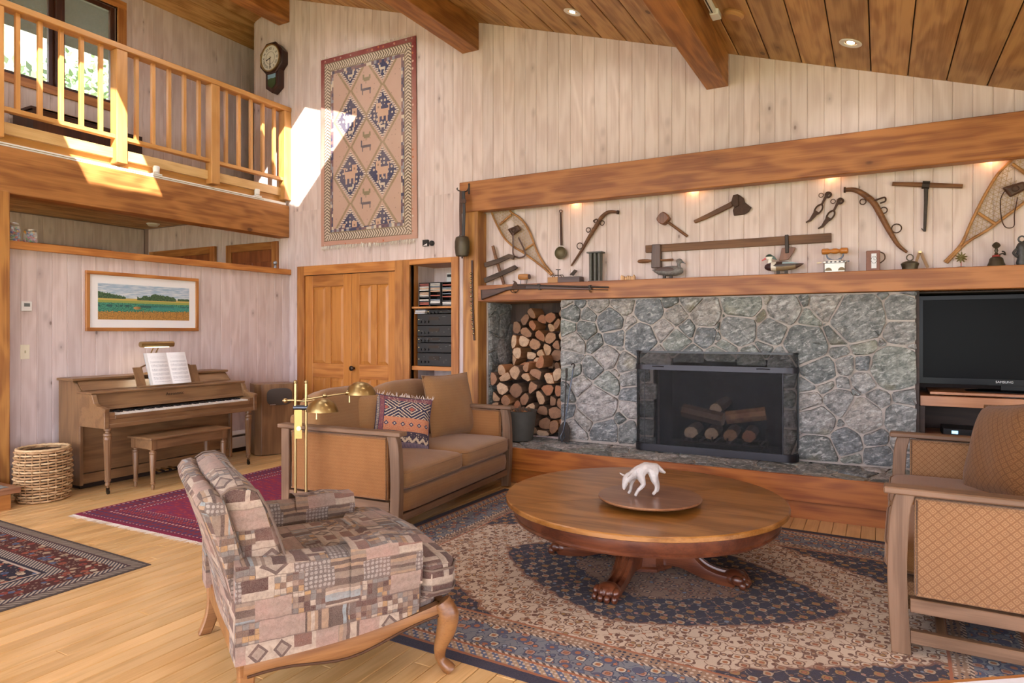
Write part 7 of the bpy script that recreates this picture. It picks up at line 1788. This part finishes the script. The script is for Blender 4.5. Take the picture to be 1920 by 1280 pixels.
for x, y, lab in ((d0.x, d0.y-2.6, 'added recessed fill light above the armchair, out of view'), (d1_.x, d1_.y-2.6, 'added recessed fill light above the near sofa arm, out of view'), (d0.x, d0.y-5.0, 'added recessed fill light left of the camera, out of view'), (d1_.x, d1_.y-5.0, 'added recessed fill light right of the camera, out of view'), (-5.6, 3.7, 'added recessed fill light above the piano, out of view'), (-5.6, .9, 'added recessed fill light above the dark rug, out of view')):  # unseen downlights added to brighten the floor and tabletops
    downlight(Vector((x, y, roof(x))), lab)
p = onRoof(1377, 25); t = thing('ceiling_disc', 'round tan smoke detector on the ceiling beside the beam', 'smoke detector', p); t.rotation_euler = (0, SL, 0)
obj('cover', MB().lathe([(.075, 0), (.075, -.02), (.06, -.032), (.002, -.034)], (0, 0, 0), 26), mat('tan_plastic', srgb('b98a58'), rough=.5), t, world=False, smooth=.5); obj('mount_ring', MB().lathe([(.08, 0), (.08, -.006), (.07, -.008)], (0, 0, 0), 26), mat('tan_ring', srgb('a87a4c'), rough=.5), t, world=False)
# white lighting track on the right side of the third beam
a = onRoof(1322, 0); xt = -1.166+.02; zt = 3.72
t = thing('ceiling_track', 'short white lighting track on the side of the right beam', 'track light', (xt, 4.9, zt))
pk = onRoof(1342, 24); yk = pk.y; zk = pk.z-.03; ox_ = pk.x+1.148
obj('rail', MB().box((-1.166+ox_, yk-2.2, zk-.012), (-1.130+ox_, yk, zk+.03)), WHITE, t, bevel=.003); obj('end_box', MB().box((-1.176+ox_, yk-.09, zk-.02), (-1.110+ox_, yk+.02, zk+.035)), WHITE, t, bevel=.004)
obj('slot', MB().box((-1.156+ox_, yk-2.18, zk-.013), (-1.146+ox_, yk-.10, zk-.0115)), BLACK, t)
# smoke detector in the hall
p = Vector((-8.55, 5.0, 2.914)); q = onZ(287, 419, 2.914)
t = thing('smoke_detector', 'round white smoke detector on the hall ceiling under the balcony', 'smoke detector', (q.x, q.y, 2.914)); obj('cover', MB().lathe([(.075, 0), (.075, -.02), (.055, -.04), (.002, -.042)], (0, 0, 0), 24), mat('cream_plastic', srgb('d8d0bc'), rough=.5), t, world=False, smooth=.5); obj('mount_ring', MB().lathe([(.085, 0), (.085, -.008), (.07, -.01)], (0, 0, 0), 24), WHITE, t, world=False)
# track lights along the balcony beam
tk = thing('balcony_track', 'long white lighting track along the top of the balcony beam', 'track light', (XL+.0, 3.0, 2.985))
obj('rail', MB().box((XL-.075, -1.0, 2.986), (XL-.005, YW-.05, 3.018)), WHITE, tk, bevel=.003); obj('slot', MB().box((XL-.0055, -.9, 2.998), (XL-.0035, 3.55, 3.004)).box((XL-.0055, 3.9, 2.998), (XL-.0035, YW-.4, 3.004)), mat('brass_slot', srgb('8a7648'), rough=.5), tk)
for i, (px, py) in enumerate(((293, 326), (482, 368))):
    q = onX(px, py, XL-.03); t = thing('track_spotlight', ('white track spotlight left of the middle newel post', 'white track spotlight near the right end of the balcony beam')[i], 'spotlight', (XL-.03, q.y, 3.018), 0, 'track spotlights on the balcony beam')
    obj('adapter', MB().box((-.03, -.05, 0), (.03, .05, .018)), WHITE, t, world=False, bevel=.004); obj('yoke', MB().tube([(0, -.03, .015), (0, -.03, .07), (0, .03, .07), (0, .03, .015)], .006, 6), WHITE, t, world=False, smooth=.9); obj('lamp_head', MB().lathe([(.012, -.045), (.03, -.03), (.034, .02), (.030, .03), (.002, .03)], (0, 0, .065), 14), WHITE, t, world=False, smooth=.6)
# ================================================================ upper window and what lies outside
wn = struct('window_1', MB().box((XWIN-.03, W0-.1, WZ0-.09), (XWIN+.022, W1+.1, WZ0)), FIR[1], bevel=.003)
obj('head_casing', MB().box((XWIN-.03, W0-.1, WZ1), (XWIN+.022, W1+.1, WZ1+.09)), FIR[1], wn, bevel=.003)
for y in (W0-.1, W1): obj('side_casing', MB().box((XWIN-.03, y, WZ0), (XWIN+.022, y+.1, WZ1)), FIR[2], wn, bevel=.003)
DSASH = wood('sash_wood', '4e2c1a', '3a2012', 2, 24.)
ym = 3.885
for y0, y1 in ((W0, ym-.03), (ym+.03, W1)):
    s = obj('sash', MB().box((XWIN-.09, y0, WZ0), (XWIN-.045, y0+.05, WZ1)).box((XWIN-.09, y1-.05, WZ0), (XWIN-.045, y1, WZ1)).box((XWIN-.09, y0+.05, WZ0), (XWIN-.045, y1-.05, WZ0+.05)).box((XWIN-.09, y0+.05, WZ1-.05), (XWIN-.045, y1-.05, WZ1)), DSASH, wn, bevel=.003)
    obj('pane', MB().box((XWIN-.070, y0+.05, WZ0+.05), (XWIN-.066, y1-.05, WZ1-.05)), mat('window_glass', srgb('f0f6f4'), rough=.02, spec=.5, alpha=.12), s)
obj('mullion', MB().box((XWIN-.10, ym-.03, WZ0), (XWIN-.0, ym+.03, WZ1)), DSASH, wn, bevel=.003)
LEAF = mat('leaf_green', lambda T: {'color': T.mix(T.hash(T.xyz()[0]*0.+T.rand, 1., 2.), srgb('6c8a4c'), srgb('a8b88c')), 'rough': .7})
LEAFS = [mat('foliage_%d' % i, srgb(c), rough=.6) for i, c in enumerate(('4f6a38', '7f9060', 'a6b090', '3c5828'))]
rng = random.Random(14)
for i, (x, y, z, r, lab) in enumerate(((-12.6, 5.9, 4.3, 1.6, 'sunlit pale green shrub outside the right pane of the upper window'), (-12.9, 2.5, 4.6, 1.6, 'sunlit green shrub outside the left pane of the upper window'), (-17.0, 9.8, 6.0, 2.4, 'pale tree on the slope beyond the upper window shrubs'))):
    t = thing('garden_shrub', lab, 'shrub', (x, y, z-r-.6))
    obj('trunk', MB().tube([(0, 0, 0), (.05, .05, r*.7), (0, .1, r*1.1)], [.12, .09, .03], 8), BARK, t, world=False)
    mb = MB()
    for k in range(2600):
        u = Vector((rng.gauss(0, 1), rng.gauss(0, 1), rng.gauss(0, 1))).normalized()*r*(.55+.45*rng.random()); p = u+Vector((0, 0, r+.6)); a = Vector((rng.uniform(-1, 1), rng.uniform(-1, 1), rng.uniform(-1, 1))).normalized()*.11; b = a.orthogonal().normalized()*.045
        mb.m = rng.randrange(4); mb.add([p-a, p+b, p+a, p-b], [(0, 1, 2, 3)])
    o = obj('foliage', mb, LEAFS, t, world=False); o['kind'] = 'stuff'
HILL = mat('bright_hillside', lambda T: T.mix(T.noise(T.obj, 2.5, 4., .7), srgb('6c7a50'), srgb('a8ac94')), rough=.9)
mb = MB(); mb.grid(20, 20, lambda u, v: (-15.-6*u, -4+24*v, 1.+u*9+1.2*mnoise.noise(Vector((u*5, v*6, 1)))))
struct('hillside', mb, HILL, smooth=1.)
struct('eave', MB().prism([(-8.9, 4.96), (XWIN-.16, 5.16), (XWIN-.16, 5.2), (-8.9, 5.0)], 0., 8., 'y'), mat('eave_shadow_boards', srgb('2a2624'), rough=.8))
# low cabinet on the balcony under the window
q = onX(118, 222, -7.35)
t = thing('balcony_cabinet', 'low dark cabinet with chrome strip on the balcony under the window', 'cabinet', (-7.4, q.y, 3.2))
obj('body', MB().box((-7.58, q.y-.35, 3.2), (-7.2, q.y+.75, 3.56)), DKW, t, bevel=.004); obj('chrome_strip', MB().box((-7.202, q.y-.3, 3.565), (-7.19, q.y+.28, 3.585)), mat('chrome', srgb('d8dade'), metal=1., rough=.15), t); obj('top', MB().box((-7.6, q.y-.37, 3.555), (-7.19, q.y+.3, 3.58)), DKW, t)
# ================================================================ stereo and discs in the bookcase
AL = mat('stereo_black', srgb('121112'), rough=.5); PANEL = mat('stereo_panel', srgb('1a1817'), rough=.5); DOT = mat('stereo_lamp', srgb('e8c070'), emit=(1., .7, .3), emit_s=1.2); GREYB = mat('stereo_button', srgb('55524e'), rough=.4)
BX0_, BX1_ = -4.60, -4.095
def comp(name, label, z, h, btn, seed, x0=BX0_, y0=YW+.06):
    t = thing(name, label, 'stereo', ((x0+BX1_)/2, y0+.15, z), 0, 'stereo components in the bookcase'); rng = random.Random(seed)
    obj('chassis', MB().box((x0, y0+.012, z), (BX1_, y0+.34, z+h)), AL, t, bevel=.003); obj('front_panel', MB().box((x0, y0, z+.003), (BX1_, y0+.013, z+h-.003)), PANEL, t, bevel=.002)
    for k in range(btn):
        x = x0+.03+rng.random()*(BX1_-x0-.08); zz = z+h*(.25+.5*rng.random()); obj('button', MB().box((x, y0-.004, zz), (x+.022, y0+.002, zz+.008)), GREYB, t)
    obj('display', MB().box((x0+.16, y0-.002, z+h*.45), (x0+.30, y0+.002, z+h*.75)), mat('smoked_display', srgb('3c342e'), rough=.15), t)
    kb = MB()
    for k in range(3):
        obj('knob', MB().lathe([(.014, 0), (.014, .016), (.002, .017)], (0, 0, 0), 12).xf(lambda p: (x0+.05+k*.05+p[0], y0-p[2], z+h*.32+p[1])), AL, t, smooth=.6)
    obj('pilot_lamp', MB().box((x0+.018, y0-.003, z+h*.5), (x0+.026, y0+.001, z+h*.5+.006)), DOT, t)
    return t
z = 1.004
for h, lab, b, sd in ((.148, 'bottom stereo component, tall amplifier with a row of knobs', 8, 1), (.108, 'second stereo component from the bottom of the stack', 5, 2), (.068, 'thin middle stereo component in the stack', 4, 3), (.118, 'second stereo component from the top with an amber lamp', 7, 4), (.128, 'top black stereo component under the disc player', 4, 5)):
    comp('stereo_component', lab, z, h, b, sd); z += h+.004
comp('disc_player', 'small disc player lying on top of the stereo stack', z, .04, 3, 6, BX0_+.10, YW+.10)
t = thing('disc_cases', 'loose pile of disc cases on the stereo stack', 'discs', (-4.51, YW+.16, z))
for k in range(4): obj('case', MB().box((-4.63+.004*k, YW+.05, z+.001+k*.011), (-4.49+.003*k, YW+.095, z+.010+k*.011)), mat('case_%d' % k, srgb(('c8ccd0', 'a89888', 'dcdcd8', '8a9098')[k]), rough=.25), t)
rng = random.Random(21); CDC = [mat('spine_%d' % i, srgb(c), rough=.3) for i, c in enumerate(('d8d4d0', '8a4a44', 'b8b0a4', '3a3a3e', '6a7684', 'c8a890', 'e4e0dc', 'a85a4a'))]
for i, (x0, x1) in enumerate(((-4.60, -4.455), (-4.45, -4.30), (-4.285, -4.10))):
    t = thing('disc_rack', ('left', 'middle', 'right')[i]+' black rack of music discs on the upper bookcase shelf', 'disc rack', ((x0+x1)/2, YW+.14, 1.673), 0, 'disc racks in the bookcase')
    obj('frame', MB().box((x0, YW+.09, 1.673), (x0+.008, YW+.23, 1.945)).box((x1-.008, YW+.09, 1.673), (x1, YW+.23, 1.945)).box((x0, YW+.22, 1.673), (x1, YW+.23, 1.945)).box((x0, YW+.09, 1.937), (x1, YW+.23, 1.945)), AL, t)
    for k in range(16):
        if rng.random() < .2: continue
        zz = 1.678+k*.0162; obj('disc_case', MB().box((x0+.01, YW+.086+rng.random()*.006, zz), (x1-.01, YW+.215, zz+.0115)), CDC[rng.randrange(8)], t)
t = thing('power_outlet', 'white outlet plate with a black plug in the bookcase', 'outlet', (-4.4, YW+BD, 2.02)); obj('plate', MB().box((-4.47, YW+BD-.006, 1.96), (-4.40, YW+BD, 2.08)), WHITE, t); obj('plug', MB().box((-4.44, YW+BD-.04, 2.03), (-4.38, YW+BD-.006, 2.06)), BLACK, t); obj('cable', MB().tube(crom([(-4.38, YW+BD-.03, 2.045), (-4.33, YW+BD-.03, 2.06), (-4.32, YW+BD-.03, 2.12), (-4.33, YW+BD-.02, 2.143)], 5), .006, 6), BLACK, t, smooth=1.)
t = thing('wall_switch', 'white switch plate on the bookcase side beside the stereo stack', 'switch', (-4.652, YW+.3, 1.28)); obj('plate', MB().box((-4.653, YW+.17, 1.20), (-4.645, YW+.26, 1.33)), mat('ivory_plastic', srgb('e8e0c8'), rough=.4), t); obj('toggle', MB().box((-4.646, YW+.21, 1.255), (-4.636, YW+.22, 1.275)), WHITE, t)
t = thing('magazine_pile', 'pile of magazines on the lower bookcase shelf', 'magazines', (-4.35, YW+.2, .33))
for k in range(9): obj('magazine', MB().box((-4.56+.01*(k % 3), YW+.05, .331+k*.06), (-4.14-.012*(k % 2), YW+.32, .388+k*.06)), CDC[k % 8] if k % 2 else AL, t)
# ================================================================ table edge in the near right corner
st = thing('side_table', 'edge of a wooden table with a white runner in the lower right corner', 'table', (.45, 1.2, 0))
zt = .62; A1, A2 = onZ(1680, 1281, zt), onZ(1920, 1262.5, zt); dr_ = (A2-A1).normalized(); nr = Vector((dr_.y, -dr_.x, 0)); s0 = A1-dr_*.25; s1 = A2+dr_*.35
slab = lambda a, b, o0, o1, z0, z1: MB().add([(*(p+nr*o).xy, z) for z in (z0, z1) for p, o in ((a, o0), (b, o0), (b, o1), (a, o1))], [(0, 3, 2, 1), (4, 5, 6, 7), (0, 1, 5, 4), (1, 2, 6, 5), (2, 3, 7, 6), (3, 0, 4, 7)])
obj('table_top', slab(s0, s1, 0., .40, zt-.03, zt), FIR[0], st, bevel=.003); obj('runner', slab(s0+dr_*.02, s1-dr_*.02, .0175, .39, zt, zt+.002), mat('white_runner', srgb('e6e8ee'), rough=.8), st)
for p, o in ((s0+dr_*.05, .05), (s1-dr_*.05, .05), (s0+dr_*.05, .35), (s1-dr_*.05, .35)):
    c = p+nr*o; obj('leg', MB().box((c.x-.02, c.y-.02, 0), (c.x+.02, c.y+.02, zt-.03)), FIR[2], st)
